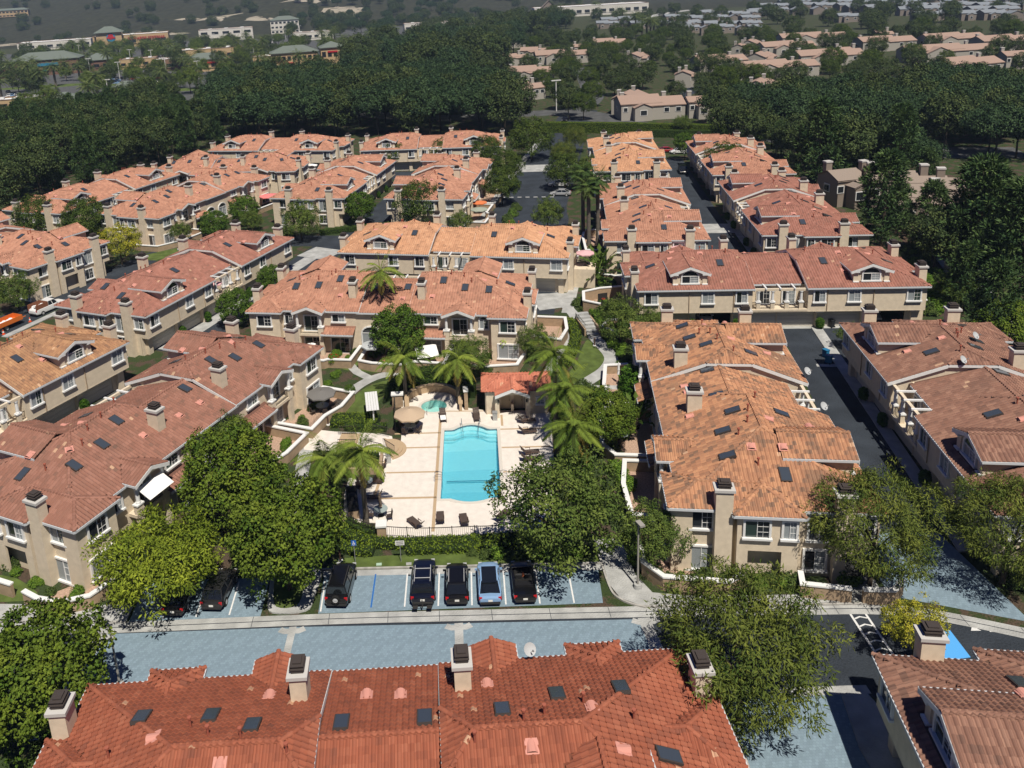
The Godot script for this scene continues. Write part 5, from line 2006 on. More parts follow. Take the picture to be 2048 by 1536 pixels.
	tb.box(Vector3(0, 0.75, 0), Vector3(2.1, 0.12, 5.4))
	for s in [-1.0, 1.0]:
		tb.box(Vector3(s * 1.05, 1.1, 0), Vector3(0.06, 0.7, 5.4))
	tb.box(Vector3(0, 1.1, -2.7), Vector3(2.1, 0.7, 0.06))
	tb.box(Vector3(0, 1.1, 2.7), Vector3(2.1, 0.7, 0.06))
	tb.tube(Vector3(0, 0.6, -2.7), Vector3(0, 0.6, -4.0), 0.06, 0.06, 8)
	part(tr, "bed", tb.mesh(M.trailer_orange))
	for q in [[-1, 0.3], [1, 0.3], [-1, 1.2], [1, 1.2]]:
		var t := part(tr, "wheel", car_meshes("suv", "car_navy").tyre, Vector3(q[0] * 1.2, 0.36, q[1]))
		t.rotation.z = PI / 2
		part(t, "rim", car_meshes("suv", "car_navy").rim)
	var bd := MB.new()
	for i in 5:
		bd.lathe([Vector2(0, 0.35), Vector2(0.25, 0.3), Vector2(0.4, 0.1), Vector2(0.42, 0)], 8, Vector3(-0.3 + 0.2 * (i % 2), 0.82, -1.6 + i * 0.55))
	single("bundle", bd.mesh(M.canvas_white), "white bundle lying in the orange trailer", "bundle", Vector3(-65.2, 0.0, -119.3), deg_to_rad(-27))
	for q in [["orange traffic cone beside the trailer wheels", -64.2, -117.2], ["orange traffic cone between the pickup and the trailer", -62.3, -121.8]]:
		var k := thing("traffic_cone", q[0], "traffic cone", Vector3(q[1], 0.01, q[2]), 0, "traffic cones")
		var b := MB.new()
		b.lathe([Vector2(0.02, 0.72), Vector2(0.05, 0.7), Vector2(0.17, 0.04), Vector2(0.0, 0.04)], 12)
		part(k, "cone", b.mesh(M.cone_orange))
		b = MB.new()
		b.lathe([Vector2(0.088, 0.50), Vector2(0.132, 0.30)], 12)
		part(k, "band", b.mesh(M.white_paint))
		part(k, "foot", box_mesh(Vector3(0.4, 0.04, 0.4), "cone_orange"), Vector3(0, 0.02, 0))
	# cars elsewhere on the estate
	car("white SUV parked under the palms on the middle road", "suv", "car_white", 30.3, -189.5, 75, "cars along the middle road")
	car("pale blue car parked in front of the white SUV on the middle road", "sedan", "car_silver", 29.2, -181.0, 75, "cars along the middle road")
	car("black SUV at the far junction of the middle road", "suv", "car_black", 47.4, -281.0, 160, "cars along the middle road")
	car("white pickup parked behind the conifer at the right", "pickup", "car_white", 109.4, -205.0, 75)
	car("black SUV driving between the garages of the far right alley", "suv", "car_black", 61.0, -196.3, 170)
	car("white car parked at the far end of the right alley", "hatch", "car_white", 66.7, -218.4, 80, "cars at the end of the right alley")
	car("red car parked beside the white one at the end of the right alley", "sedan", "car_red", 63.6, -221.1, 80, "cars at the end of the right alley")
	car("white car standing in the left open garage of the pinkish red block", "hatch", "car_white", 36.8, -107.6, 173, "cars in open garages")
	car("pale grey car standing in the right open garage of the pinkish red block", "sedan", "car_silver", 58.6, -105.8, 173, "cars in open garages")
	# lamps, signs, bollards
	street_lamp("street lamp at the corner of the right pavement", 14.6, -55.9, 6.0, 0.3)
	street_lamp("street lamp behind the lower left roof", -23.66, -49.0, 5.2, -2.3)
	path_bollard("dark path light at the left end of the front lawn", -9.2, -61.3)
	path_bollard("dark path light on the lawn at the path fork", -6.9, -97.9)
	path_bollard("dark path light in the garden of the pool block", -8.0, -103.6)
	path_bollard("dark path light beside the garden stairs", 20.5, -101.4)
	path_bollard("dark path light by the bend of the left path", -12.6, -84.6)
	var s := sign_post("blue accessible parking sign on the front lawn", -7.9, -60.9, 0.42, 0.52, "sign_blue", 2.0)
	var sy := MB.new()
	sy.tube(Vector3(-0.02, 0.15, 0), Vector3(-0.02, 0.151, 0.012), 0.04, 0.04, 10)
	for i in 12:
		var t0 := TAU * i / 12.0
		var t1 := TAU * (i + 1) / 12.0
		sy.tube(Vector3(cos(t0) * 0.11, -0.08 + sin(t0) * 0.11, 0.006), Vector3(cos(t1) * 0.11, -0.08 + sin(t1) * 0.11, 0.006), 0.016, 0.016, 6)
	sy.box(Vector3(-0.02, 0.04, 0.006), Vector3(0.035, 0.16, 0.012))
	sy.box(Vector3(0.04, -0.03, 0.006), Vector3(0.13, 0.032, 0.012))
	sy.box(Vector3(0.1, -0.1, 0.006), Vector3(0.032, 0.13, 0.012))
	part(s, "wheelchair_symbol", sy.mesh(M.sign_white), Vector3(0, 2.0, 0.05))
	s = sign_post("white parking notice with two dark lines of print on the front lawn", -4.05, -60.7, 0.75, 0.42, "sign_white", 1.9)
	for y in [0.1, -0.08]:
		part(s, "print_line", box_mesh(Vector3(0.6, 0.07, 0.006), "bumper_grey"), Vector3(0, 1.9 + y, 0.054))
	var bx := thing("utility_box", "pale green utility lid set in the front lawn, left one", "utility lid", Vector3(-5.9, 0.05, -60.5), 0, "utility lids in the front lawn")
	part(bx, "lid", box_mesh(Vector3(0.45, 0.06, 0.3), "utility_green"), Vector3(0, 0.02, 0))
	bx = thing("utility_box", "pale utility lid set in the front lawn behind the navy SUV", "utility lid", Vector3(-3.4, 0.05, -60.35), 0, "utility lids in the front lawn")
	part(bx, "lid", box_mesh(Vector3(0.45, 0.06, 0.3), "concrete"), Vector3(0, 0.02, 0))
	# markings on the right asphalt: a ladder across the lane and two arrows
	var a := Vector2(29.9, -52.0)
	var d := Vector2(-0.13, 4.6)
	for k in [-0.55, 0.55]:
		sheet("lane_marking", ribbon(pts([a.x + k, a.y, a.x + d.x + k, a.y + d.y]), 0.16), 0.009, "white_paint")
	for i in 6:
		var p := a + d * ((i + 0.5) / 6.0)
		sheet("lane_marking", ribbon(pts([p.x - 0.45, p.y + 0.1, p.x, p.y - 0.08, p.x + 0.45, p.y + 0.1]), 0.12), 0.0095, "white_paint")
	for q in [[37.2, -49.9], [38.4, -49.7]]:
		sheet("lane_marking", pts([q[0] - 0.35, q[1] + 0.15, q[0], q[1] - 0.3, q[0] + 0.35, q[1] + 0.2]), 0.009, "white_paint")
	# dishes, bins, awnings
	sat_dish("satellite dish on the far eave of the red block at the bottom", Vector3(4.6, 6.1, -43.0), 0.4)
	sat_dish("satellite dish on the inner gable of the mottled orange block", Vector3(37.2, 6.1, -77.6), 0.5)
	sat_dish("satellite dish over the link eave of the mottled orange block", Vector3(35.6, 6.0, -70.6), 0.5)
	sat_dish("satellite dish on the white gable trim of the right edge block", Vector3(50.9, 7.9, -74.6), 0.5)
	sat_dish("satellite dish beside the chimney of the right edge block", Vector3(55.3, 8.0, -79.6), 0.5)
	wheelie_bin("dark wheelie bin in front of the right pier of the pinkish red block", 52.2, -103.0, 0.3, "bin_dark")
	wheelie_bin("blue wheelie bin in the shade of the right alley, front one", 46.9, -92.6, 0.7, "bin_blue")
	wheelie_bin("blue wheelie bin in the shade of the right alley, rear one", 47.3, -94.2, 0.4, "bin_blue")
	var aw := thing("blue_awning", "bright blue awning peeping over the lower right roof", "awning", Vector3(32.2, 0, -45.8), 0.1)
	var ab := MB.new()
	ab.box(Vector3(0, 2.6, 0), Vector3(2.4, 0.06, 2.0), Basis(Vector3.RIGHT, 0.2))
	part(aw, "canopy", ab.mesh(M.awning_blue))
	for x in [-1.1, 1.1]:
		part(aw, "post", box_mesh(Vector3(0.06, 2.5, 0.06), "metal_grey"), Vector3(x, 1.25, 0.6))
const TREES := [
	["feather", -23.0, -57.1, 4.6, 4.70, "yellow green feathery tree in front of the left corner house"],
	["broad", -13.0, -58.0, 5.6, 4.50, "dense green round tree on the planter beside the parking bays"],
	["broad", -18.9, -66.8, 5.6, 4.70, "dense green round tree behind the planter tree, nearer the rose tiled block"],
	["open", 9.0, -58.6, 6.0, 5.20, "large airy tree between the pool fence and the parking bays"],
	["willow", 32.2, -54.8, 5.6, 4.80, "fine leaved tree at the mouth of the right alley"],
	["willow", 17.8, -43.2, 6.0, 5.60, "large fine leaved tree overhanging the street at lower right"],
	["willow", 41.8, -53.9, 5.6, 4.40, "dark fine leaved tree cut by the right edge of the view"],
	["broad", -26.8, -44.7, 5.6, 4.40, "dense green round tree at the lower left corner"],
	["broad", 16.4, -75.2, 4.4, 2.90, "bright rounded tree between the pool and the mottled orange block"],
	["open", 16.3, -58.0, 3.6, 2.70, "small tree over the patio wall at the corner of the pavement"],
	["ball", -4.8, -100.0, 4.2, 3.10, "dark clipped round tree in front of the pool block patios"],
	["open", 3.8, -94.0, 3.0, 2.90, "spreading garden tree behind the pool house path"],
	["lime", 9.0, -99.5, 2.2, 1.25, "slim lime green tree beside the right end of the pool block"],
	["open", 12.2, -98.0, 2.8, 2.40, "leafy garden tree right of the lime green tree"],
	["open", 23.7, -100.9, 3.6, 3.40, "dark leafy tree below the pinkish red block"],
	["open", 28.7, -103.2, 2.2, 2.00, "low dark tree left of the open garage"],
	["open", -21.2, -76.2, 4.0, 2.60, "light green tree against the rose tiled block"],
	["ball", -29.0, -115.1, 3.2, 2.40, "small round tree by the garage drive of the coral block"],
	["ball", -26.0, -128.4, 2.6, 2.00, "small garden tree behind the chimney of the pool block"],
	["darkround", -81.8, -171.0, 4.6, 4.30, "dark round tree at the left, leftmost of a pair"],
	["darkround", -69.8, -166.1, 4.6, 4.30, "dark round tree at the left, right one of a pair"],
	["yellow", -57.0, -148.3, 4.6, 3.80, "yellow green tree beside the left cross road"],
	["open", -48.8, -158.6, 3.0, 2.20, "small tree at the corner of the left coral block"],
	["ball", -43.5, -163.9, 2.6, 2.60, "clipped bright green tree on the left patios"],
	["ball", -38.9, -171.6, 3.2, 2.80, "green tree behind the clipped patio tree"],
	["open", -36.4, -166.1, 2.4, 2.40, "loose green tree beside the pink parasol"],
	["open", -25.1, -157.2, 4.2, 4.20, "airy tree at the head of the left drive"],
	["ball", -14.1, -166.3, 4.0, 2.70, "bright round tree in the island before the left drive"],
	["darkround", -2.3, -163.3, 4.8, 4.20, "large round tree in front of the coral block by the middle road"],
	["open", 5.7, -155.0, 2.8, 2.40, "small tree on the patio behind the bright orange block"],
	["darkround", -9.1, -218.8, 4.6, 3.40, "round tree half hiding the furthest left drive block"],
	["darkround", 3.9, -218.4, 4.6, 3.00, "low round tree in front of the red orange block"],
	["darkround", 15.7, -212.7, 5.0, 3.60, "round tree right of the red orange block"],
	["darkround", 28.1, -221.4, 6.0, 5.20, "biggest round tree over the middle road"],
	["darkround", 18.8, -193.1, 5.0, 3.40, "second round street tree along the middle road"],
	["darkround", 15.8, -175.9, 4.6, 3.50, "nearest round street tree along the left of the middle road"],
	["darkround", 31.1, -186.0, 4.6, 3.90, "round street tree on the right of the middle road"],
	["willow", 34.2, -205.8, 4.6, 3.60, "olive street tree right of the middle road behind the nearest one"],
	["willow", 40.9, -227.5, 4.6, 3.60, "olive street tree furthest along the right of the middle road"],
	["open", 22.2, -153.2, 4.0, 3.20, "olive leaved tree at the near end of the middle road"],
	["darkround", 66.7, -182.7, 4.6, 4.60, "round dark tree over the right alley"],
	["ball", 65.6, -209.8, 4.6, 2.40, "small round tree in the gap at the end of the right alley"],
	["open", 51.1, -96.2, 2.0, 1.60, "small shrubby tree at the far corner of the right alley"],
	["broad", 68.3, -93.3, 3.0, 3.60, "leafy bush at the right edge above the brown tiled block"],
	["open", 71.3, -106.8, 3.0, 3.00, "leafy bush below the big pines at the right"],
	["yellow", 30.9, -46.8, 3.4, 2.00, "sparse yellow tree behind the lower right roof"],
	["pine", 83.1, -174.3, 9.5, 7.00, "tall conifer right of the red and ochre patched block"],
	["pine", 75.6, -134.5, 8.0, 6.00, "pine standing before the taupe roofed house"],
	["pine", 80.3, -117.6, 9.0, 7.50, "large pine at the right edge, left one of two"],
	["pine", 76.9, -103.7, 9.0, 7.00, "large pine at the right edge, cut by the frame"],
	["pine", 96.1, -167.3, 9.0, 5.50, "pine behind the taupe roofed house"],
	["open", 38.0, -192.5, 4.0, 2.60, "slender tree among the palms by the middle road"],
	["open", -66.3, -126.8, 3.6, 3.40, "leafy tree at the left edge above the orange trailer"],
	["open", -1.8, -46.5, 1.4, 1.10, "small bush peeping over the lower roof ridge"],
	["open", 75.0, -242.6, 4.0, 2.60, "tall slim green tree at the end of the right alley"],
]
const PALMS := [
	["queen", -6.9, -105.4, 10.5, "tall queen palm in front of the pool block"],
	["queen", -4.0, -89.2, 5.6, "queen palm left of the spa"],
	["queen", 2.1, -87.9, 5.6, "queen palm right of the spa"],
	["queen", 12.1, -80.5, 9.0, "tallest queen palm right of the pool house"],
	["queen", 12.9, -78.0, 6.2, "queen palm beside the tallest one right of the pool"],
	["queen", 12.8, -73.4, 4.6, "low queen palm at the right edge of the deck"],
	["queen", -7.3, -66.3, 7.4, "queen palm rising from the barbecue corner"],
	["queen", -11.3, -71.5, 3.8, "low palm left of the barbecue corner"],
	["fan", 28.1, -148.9, 12.5, "tall palm right of the middle road, leftmost of three"],
	["fan", 28.1, -143.6, 11.0, "tall palm right of the middle road, centre one of three"],
	["fan", 29.9, -144.5, 12.0, "tall palm right of the middle road, rightmost of three"],
]


# ---------------------------------------------------------------- plants

func rand_dir(r: RandomNumberGenerator) -> Vector3:
	var z := r.randf_range(-1.0, 1.0)
	var t := r.randf() * TAU
	var k := sqrt(1.0 - z * z)
	return Vector3(k * cos(t), z, k * sin(t))


func leaf(b: MB, p: Vector3, along: Vector3, nrm: Vector3, l: float, w: float, fold := 0.25) -> void:
	# a leaf spray: two faces folded along the middle
	var s := along.cross(nrm).normalized() * w * 0.5
	var m := p + along * l * 0.45 + nrm * w * fold
	var q := p + along * l
	var c := b.col
	b.v.append_array([p, m - s, q, p, q, m + s])
	var n1 := (nrm - s.normalized() * 0.5).normalized()
	var n2 := (nrm + s.normalized() * 0.5).normalized()
	b.n.append_array([n1, n1, n1, n2, n2, n2])
	b.c.append_array([c, c, c, c, c, c])


func crown_mesh(kind: String, variant: int) -> ArrayMesh:
	# a unit crown (radius about 1) of leaf clumps
	var key := "crown%s%d" % [kind, variant]
	if cache.has(key):
		return cache[key]
	var r := RandomNumberGenerator.new()
	r.seed = hash(kind) % 10000 + variant * 77
	var K: Dictionary = {
		"broad": {"n": 300, "rc": 0.14, "m": 56, "l": 0.062, "w": 0.044, "sq": 0.92, "lo": -0.55, "droop": 0.1, "c0": Color(0.075, 0.135, 0.018), "c1": Color(0.190, 0.250, 0.032), "in": 0.5, "lump": 0.2},
		"feather": {"n": 210, "rc": 0.18, "m": 70, "l": 0.075, "w": 0.026, "sq": 0.66, "lo": -0.5, "droop": 0.35, "c0": Color(0.13, 0.19, 0.020), "c1": Color(0.30, 0.36, 0.035), "in": 0.35, "lump": 0.28},
		"open": {"n": 230, "rc": 0.15, "m": 54, "l": 0.058, "w": 0.032, "sq": 0.85, "lo": -0.6, "droop": 0.25, "c0": Color(0.060, 0.110, 0.024), "c1": Color(0.175, 0.230, 0.050), "in": 0.3, "lump": 0.28},
		"willow": {"n": 330, "rc": 0.15, "m": 62, "l": 0.07, "w": 0.016, "sq": 0.80, "lo": -0.7, "droop": 0.55, "c0": Color(0.055, 0.095, 0.020), "c1": Color(0.190, 0.220, 0.042), "in": 0.35, "lump": 0.24},
		"ball": {"n": 220, "rc": 0.14, "m": 46, "l": 0.07, "w": 0.05, "sq": 0.95, "lo": -0.75, "droop": 0.05, "c0": Color(0.048, 0.105, 0.016), "c1": Color(0.125, 0.205, 0.030), "in": 0.5, "lump": 0.10},
		"darkround": {"n": 270, "rc": 0.15, "m": 46, "l": 0.065, "w": 0.036, "sq": 0.86, "lo": -0.6, "droop": 0.2, "c0": Color(0.038, 0.074, 0.016), "c1": Color(0.115, 0.160, 0.030), "in": 0.45, "lump": 0.16},
		"yellow": {"n": 190, "rc": 0.16, "m": 50, "l": 0.062, "w": 0.036, "sq": 0.85, "lo": -0.6, "droop": 0.2, "c0": Color(0.193, 0.236, 0.025), "c1": Color(0.525, 0.473, 0.052), "in": 0.3, "lump": 0.24},
		"lime": {"n": 120, "rc": 0.22, "m": 32, "l": 0.13, "w": 0.09, "sq": 1.5, "lo": -0.9, "droop": 0.1, "c0": Color(0.210, 0.367, 0.018), "c1": Color(0.473, 0.665, 0.035), "in": 0.4, "lump": 0.2},
		"ficus": {"n": 190, "rc": 0.18, "m": 40, "l": 0.085, "w": 0.05, "sq": 0.62, "lo": -0.35, "droop": 0.1, "c0": Color(0.024, 0.052, 0.024), "c1": Color(0.064, 0.108, 0.042), "in": 0.4, "lump": 0.26},
		"forest": {"n": 170, "rc": 0.18, "m": 36, "l": 0.09, "w": 0.05, "sq": 0.95, "lo": -0.8, "droop": 0.2, "c0": Color(0.032, 0.058, 0.022), "c1": Color(0.098, 0.130, 0.042), "in": 0.4, "lump": 0.25},
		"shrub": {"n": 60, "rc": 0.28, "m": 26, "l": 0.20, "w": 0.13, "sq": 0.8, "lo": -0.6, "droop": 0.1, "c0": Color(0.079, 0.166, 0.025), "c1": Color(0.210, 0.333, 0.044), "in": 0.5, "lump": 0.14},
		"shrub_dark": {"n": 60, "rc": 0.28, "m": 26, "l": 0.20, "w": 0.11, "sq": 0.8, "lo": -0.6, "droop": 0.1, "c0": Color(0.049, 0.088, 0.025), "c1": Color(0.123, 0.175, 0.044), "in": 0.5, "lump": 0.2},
		"column": {"n": 190, "rc": 0.26, "m": 34, "l": 0.17, "w": 0.10, "sq": 1.9, "lo": -0.97, "droop": -0.3, "c0": Color(0.038, 0.108, 0.014), "c1": Color(0.114, 0.228, 0.025), "in": 0.6, "lump": 0.06},
	}[kind]
	var b := MB.new()
	b.coloured = true
	var nz := FastNoiseLite.new()
	nz.seed = variant * 13 + 1
	nz.frequency = 0.9
	var R := Vector3(1, K.sq, 1)
	var c0: Color = K.c0
	var c1: Color = K.c1
	for i in int(K.n):
		var d := rand_dir(r)
		if d.y < K.lo:
			d.y = r.randf_range(K.lo, 0.6)
			d = d.normalized()
		var lump := 1.0 + float(K.lump) * 2.2 * nz.get_noise_3dv(d * 1.6)
		var k: float = lerpf(K.in, 1.0, sqrt(r.randf())) * lump * (1.0 - K.rc * 0.6)
		var p := d * R * k
		var cc := c0.lerp(c1, clampf(r.randfn(0.5, 0.27), 0.0, 1.0))
		var rc: float = K.rc * r.randf_range(0.75, 1.25)
		for j in int(K.m):
			var e := (rand_dir(r) + d * 0.55 + Vector3(0, 0.25, 0)).normalized()
			b.col = cc * r.randf_range(0.8, 1.2)
			var q := p + e * rc * r.randf_range(0.55, 1.0)
			var al := (rand_dir(r) + e * 0.5 - Vector3(0, K.droop * 1.6, 0)).normalized()
			var nn := (e * 0.8 + d * 0.4 + Vector3(0, 0.45, 0) + rand_dir(r) * 0.4).normalized()
			nn = (nn - al * nn.dot(al)).normalized()
			leaf(b, q, al, nn, K.l * r.randf_range(0.7, 1.25), K.w * r.randf_range(0.8, 1.2))
	cache[key] = b.mesh(M.leaf_dull if kind in ["ficus", "forest", "shrub_dark"] else M.leaf)
	return cache[key]


func pine_mesh(variant: int) -> ArrayMesh:
	var key := "pine%d" % variant
	if cache.has(key):
		return cache[key]
	var r := RandomNumberGenerator.new()
	r.seed = 500 + variant
	var b := MB.new()
	b.coloured = true
	# tufts of needles on whorled branches, height 0..1, widest low down
	for i in 200:
		var y := pow(r.randf(), 0.8)
		var rad := (0.06 + 0.34 * pow(1.0 - y, 0.6) * (0.7 + 0.5 * r.randf())) * (0.75 if y < 0.12 else 1.0)
		var t := r.randf() * TAU
		var d := Vector3(cos(t), 0, sin(t))
		var p := d * rad * r.randf_range(0.45, 1.0) + Vector3(0, 0.14 + y * 0.86 - rad * 0.12, 0)
		var cc := Color(0.032, 0.070, 0.026).lerp(Color(0.092, 0.145, 0.045), r.randf())
		var rc := r.randf_range(0.04, 0.075)
		for j in 34:
			var e := (rand_dir(r) + Vector3(0, 0.45, 0)).normalized()
			b.col = cc * r.randf_range(0.8, 1.2)
			var q := p + e * Vector3(1, 0.55, 1) * rc * r.randf_range(0.2, 1.0)
			var al := (e + d * 0.4 + rand_dir(r) * 0.3).normalized()
			var nn := (rand_dir(r) * 0.6 + e * 0.5 + d * 0.5 + Vector3(0, 0.5, 0)).normalized()
			nn = (nn - al * nn.dot(al)).normalized()
			leaf(b, q, al, nn, 0.05, 0.014)
	cache[key] = b.mesh(M.leaf_dull)
	return cache[key]


func trunk_mesh(h: float, r0: float, spread: float, m := "bark", sd := 1) -> ArrayMesh:
	var key := "trunk%.1f%.2f%.2f%d" % [h, r0, spread, sd]
	if cache.has(key):
		return cache[key]
	var r := RandomNumberGenerator.new()
	r.seed = sd
	var b := MB.new()
	var k := Vector3(r.randf_range(-0.15, 0.15), h * 0.5, r.randf_range(-0.15, 0.15))
	b.tube(Vector3.ZERO, k, r0, r0 * 0.78, 8, false)
	b.tube(k, Vector3(0, h * 0.72, 0), r0 * 0.78, r0 * 0.6, 8, false)
	for i in 6:
		var t := TAU * i / 6.0 + r.randf()
		var a := Vector3(0, h * r.randf_range(0.5, 0.72), 0)
		var e := Vector3(cos(t) * spread * r.randf_range(0.45, 0.8), h * r.randf_range(0.9, 1.25), sin(t) * spread * r.randf_range(0.45, 0.8))
		var mid := a.lerp(e, 0.5) + Vector3(0, h * 0.05, 0)
		b.tube(a, mid, r0 * 0.5, r0 * 0.32, 6, false)
		b.tube(mid, e, r0 * 0.32, r0 * 0.08, 6, false)
		for j in 2:
			b.tube(mid, mid.lerp(e, 0.8) + Vector3(r.randf_range(-0.5, 0.5), r.randf_range(0, 0.4), r.randf_range(-0.5, 0.5)) * spread * 0.5, r0 * 0.2, r0 * 0.05, 5, false)
	cache[key] = b.mesh(M[m])
	return cache[key]


func tree(kind: String, x: float, z: float, hc: float, rad: float, label: String, group := "", y := 0.0) -> Node3D:
	var o := thing({"pine": "pine_tree"}.get(kind, "tree"), label, "tree", Vector3(x, y, z), rng.randf() * TAU, group)
	if kind == "pine":
		var h := hc * 2.0
		var t := MB.new()
		if not cache.has("pine_trunk"):
			t.tube(Vector3.ZERO, Vector3(0, 0.95, 0), 0.022, 0.004, 7, false)
			for i in 12:
				var a := i * 2.4
				var yy := 0.25 + i * 0.055
				t.tube(Vector3(0, yy, 0), Vector3(cos(a), 0, sin(a)) * 0.3 * (1.05 - yy) + Vector3(0, yy - 0.01, 0), 0.007, 0.002, 5, false)
			cache.pine_trunk = t.mesh(M.bark)
		var tr := part(o, "trunk", cache.pine_trunk)
		tr.scale = Vector3.ONE * h
		var c := part(o, "crown", pine_mesh(rng.randi() % 3))
		c.scale = Vector3(rad / 0.42, h, rad / 0.42)
		return o
	var v := rng.randi() % (2 if kind in ["broad", "open", "willow", "darkround", "ficus"] else 3 if kind == "forest" else 1)
	var tk := trunk_mesh(4.0, 0.17, 2.6, "bark", v + 1)
	var tt := part(o, "trunk", tk)
	tt.scale = Vector3(rad / 3.8, maxf(hc, 1.0) / 4.3, rad / 3.8)
	var cr := part(o, "crown", crown_mesh(kind, v), Vector3(0, hc, 0))
	cr.scale = Vector3.ONE * rad * (1.0 if kind in ["broad", "feather", "open", "willow", "yellow"] else 1.18)
	return o


func frond_palm(kind: String, x: float, z: float, h: float, label: String, group := "", scale_all := 1.0) -> void:
	var o := thing("palm_tree", label, "palm", Vector3(x, 0, z), rng.randf() * TAU, group)
	var key := "palm" + kind
	if not cache.has(key):
		var r := RandomNumberGenerator.new()
		r.seed = hash(kind) % 999
		var b := MB.new()
		b.coloured = true
		var S: Array = {"queen": [22, 2.9, 0.62, 24, Color(0.085, 0.15, 0.022), Color(0.24, 0.30, 0.05), 1.0], "date": [46, 2.9, 0.5, 16, Color(0.07, 0.115, 0.04), Color(0.18, 0.22, 0.075), 0.6], "fan": [30, 1.8, 0.55, 14, Color(0.05, 0.10, 0.028), Color(0.12, 0.17, 0.045), 0.7]}[kind]
		for i in int(S[0]):
			var t := i * 2.399 + r.randf() * 0.4
			var up: float = lerpf(1.25, -0.5, pow(float(i) / S[0], 0.8)) + r.randf_range(-0.15, 0.15)
			var d := Vector3(cos(t), 0, sin(t))
			var p := Vector3.ZERO
			var dir := (d * cos(up) + Vector3(0, sin(up), 0)).normalized()
			var steps: int = S[3]
			var l: float = S[1] * r.randf_range(0.85, 1.1) / steps
			var cc: Color = S[4].lerp(S[5], r.randf())
			if i > S[0] * 0.86 and kind == "queen":
				cc = Color(0.24, 0.19, 0.05)
			for k in steps:
				var q := p + dir * l
				var side := dir.cross(Vector3.UP).normalized()
				b.col = cc * r.randf_range(0.85, 1.15)
				var f := float(k) / steps
				var ll: float = S[2] * sin(PI * clampf(0.12 + f * 0.88, 0.0, 1.0)) + 0.08
				var fall := Vector3(0, -0.35 - 0.5 * S[6] * r.randf(), 0)
				for s in [-1.0, 1.0]:
					for g in 2:
						var al: Vector3 = (side * s + dir * 0.55 + fall * r.randf_range(0.6, 1.2)).normalized()
						leaf(b, p.lerp(q, g * 0.5), al, (Vector3.UP + d * 0.2).cross(al).cross(al).normalized() * -1.0, ll, 0.055, 0.1)
				b.col = cc * 0.9
				leaf(b, p, dir, Vector3.UP, l * 1.3, 0.06, 0.1)
				p = q
				dir = (dir + Vector3(0, -(1.6 if kind == "queen" else 1.1) / steps, 0)).normalized()
		var tk := MB.new()
		var rad := 0.17 if kind == "queen" else 0.3 if kind == "date" else 0.2
		for i in 12:
			var y0 := i / 12.0
			var y1 := (i + 1) / 12.0
			var k0 := 1.0 + 0.35 * (1.0 - y0) * (1.0 if i == 0 else 0.3)
			tk.tube(Vector3(0, y0, 0), Vector3(0, y1, 0), rad * k0, rad * (k0 - 0.06), 9, false)
		cache[key] = [b.mesh(M.leaf), tk.mesh(M.palm_bark)]
	var tr := part(o, "trunk", cache[key][1])
	tr.scale = Vector3(scale_all, h, scale_all)
	var c := part(o, "fronds", cache[key][0], Vector3(0, h, 0))
	c.scale = Vector3.ONE * scale_all


func hedge(label: String, line: PackedVector2Array, width: float, h: float, dark := false, y := 0.0) -> void:
	var o := thing("hedge", label, "hedge", Vector3.ZERO, 0, "clipped hedges")
	part(o, "core", strip_wall(line, y, y + h - 0.08, width - 0.18, "hedge_core"))
	var r := RandomNumberGenerator.new()
	r.seed = int(line[0].x * 7 + line[0].y * 13) + 90000
	var b := MB.new()
	b.coloured = true
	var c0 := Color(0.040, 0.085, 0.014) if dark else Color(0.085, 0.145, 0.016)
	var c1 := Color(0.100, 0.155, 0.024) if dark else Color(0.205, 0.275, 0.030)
	for i in line.size() - 1:
		var p := line[i]
		var q := line[i + 1]
		var d := (q - p).normalized()
		var s := Vector2(-d.y, d.x)
		var n := int((q - p).length() * (width + 2.0 * h) * 46.0)
		for k in n:
			var t := r.randf()
			var at := p.lerp(q, t)
			var side := r.randf() * (width + 2.0 * h)
			var pos: Vector3
			var nr: Vector3
			var wob := 0.07 * flat_noise.get_noise_2d(at.x * 2.0, at.y * 2.0) + r.randf_range(-0.05, 0.05)
			if side < width:
				var o2: Vector2 = at + s * (side - width / 2) * 0.95
				pos = Vector3(o2.x, y + h + wob, o2.y)
				nr = Vector3.UP
			else:
				var sg := 1.0 if side < width + h else -1.0
				var yy := y + fmod(side - width, h)
				var o2 := at + s * sg * (width / 2 + wob)
				pos = Vector3(o2.x, yy, o2.y)
				nr = Vector3(s.x * sg, 0.2, s.y * sg)
			b.col = c0.lerp(c1, clampf(r.randfn(0.5, 0.3), 0.0, 1.0))
			var al := (rand_dir(r) + nr * 0.4).normalized()
			var nn := (nr + rand_dir(r) * 0.6).normalized()
			nn = (nn - al * nn.dot(al)).normalized()
			leaf(b, pos - al * 0.08, al, nn, 0.2, 0.12)
	part(o, "foliage", b.mesh(M.leaf))


func shrub(kind: String, x: float, z: float, rad: float, label: String, group: String, y := 0.0) -> void:
	var o := single("shrub", crown_mesh(kind, rng.randi() % 2), label, "shrub", Vector3(x, y + rad * 0.45, z), rng.randf() * TAU, group)
	o.scale = Vector3.ONE * rad


func shrubs_along(line: PackedVector2Array, gap: float, rad: float, jitter: float, label: String, group: String, kinds := ["shrub", "shrub_dark"]) -> void:
	for i in line.size() - 1:
		var l := line[i].distance_to(line[i + 1])
		var n := maxi(1, int(l / gap))
		for k in n:
			var p := line[i].lerp(line[i + 1], (k + rng.randf()) / n)
			shrub(kinds[rng.randi() % kinds.size()], p.x + rng.randf_range(-jitter, jitter), p.y + rng.randf_range(-jitter, jitter), rad * rng.randf_range(0.65, 1.25), label, group)


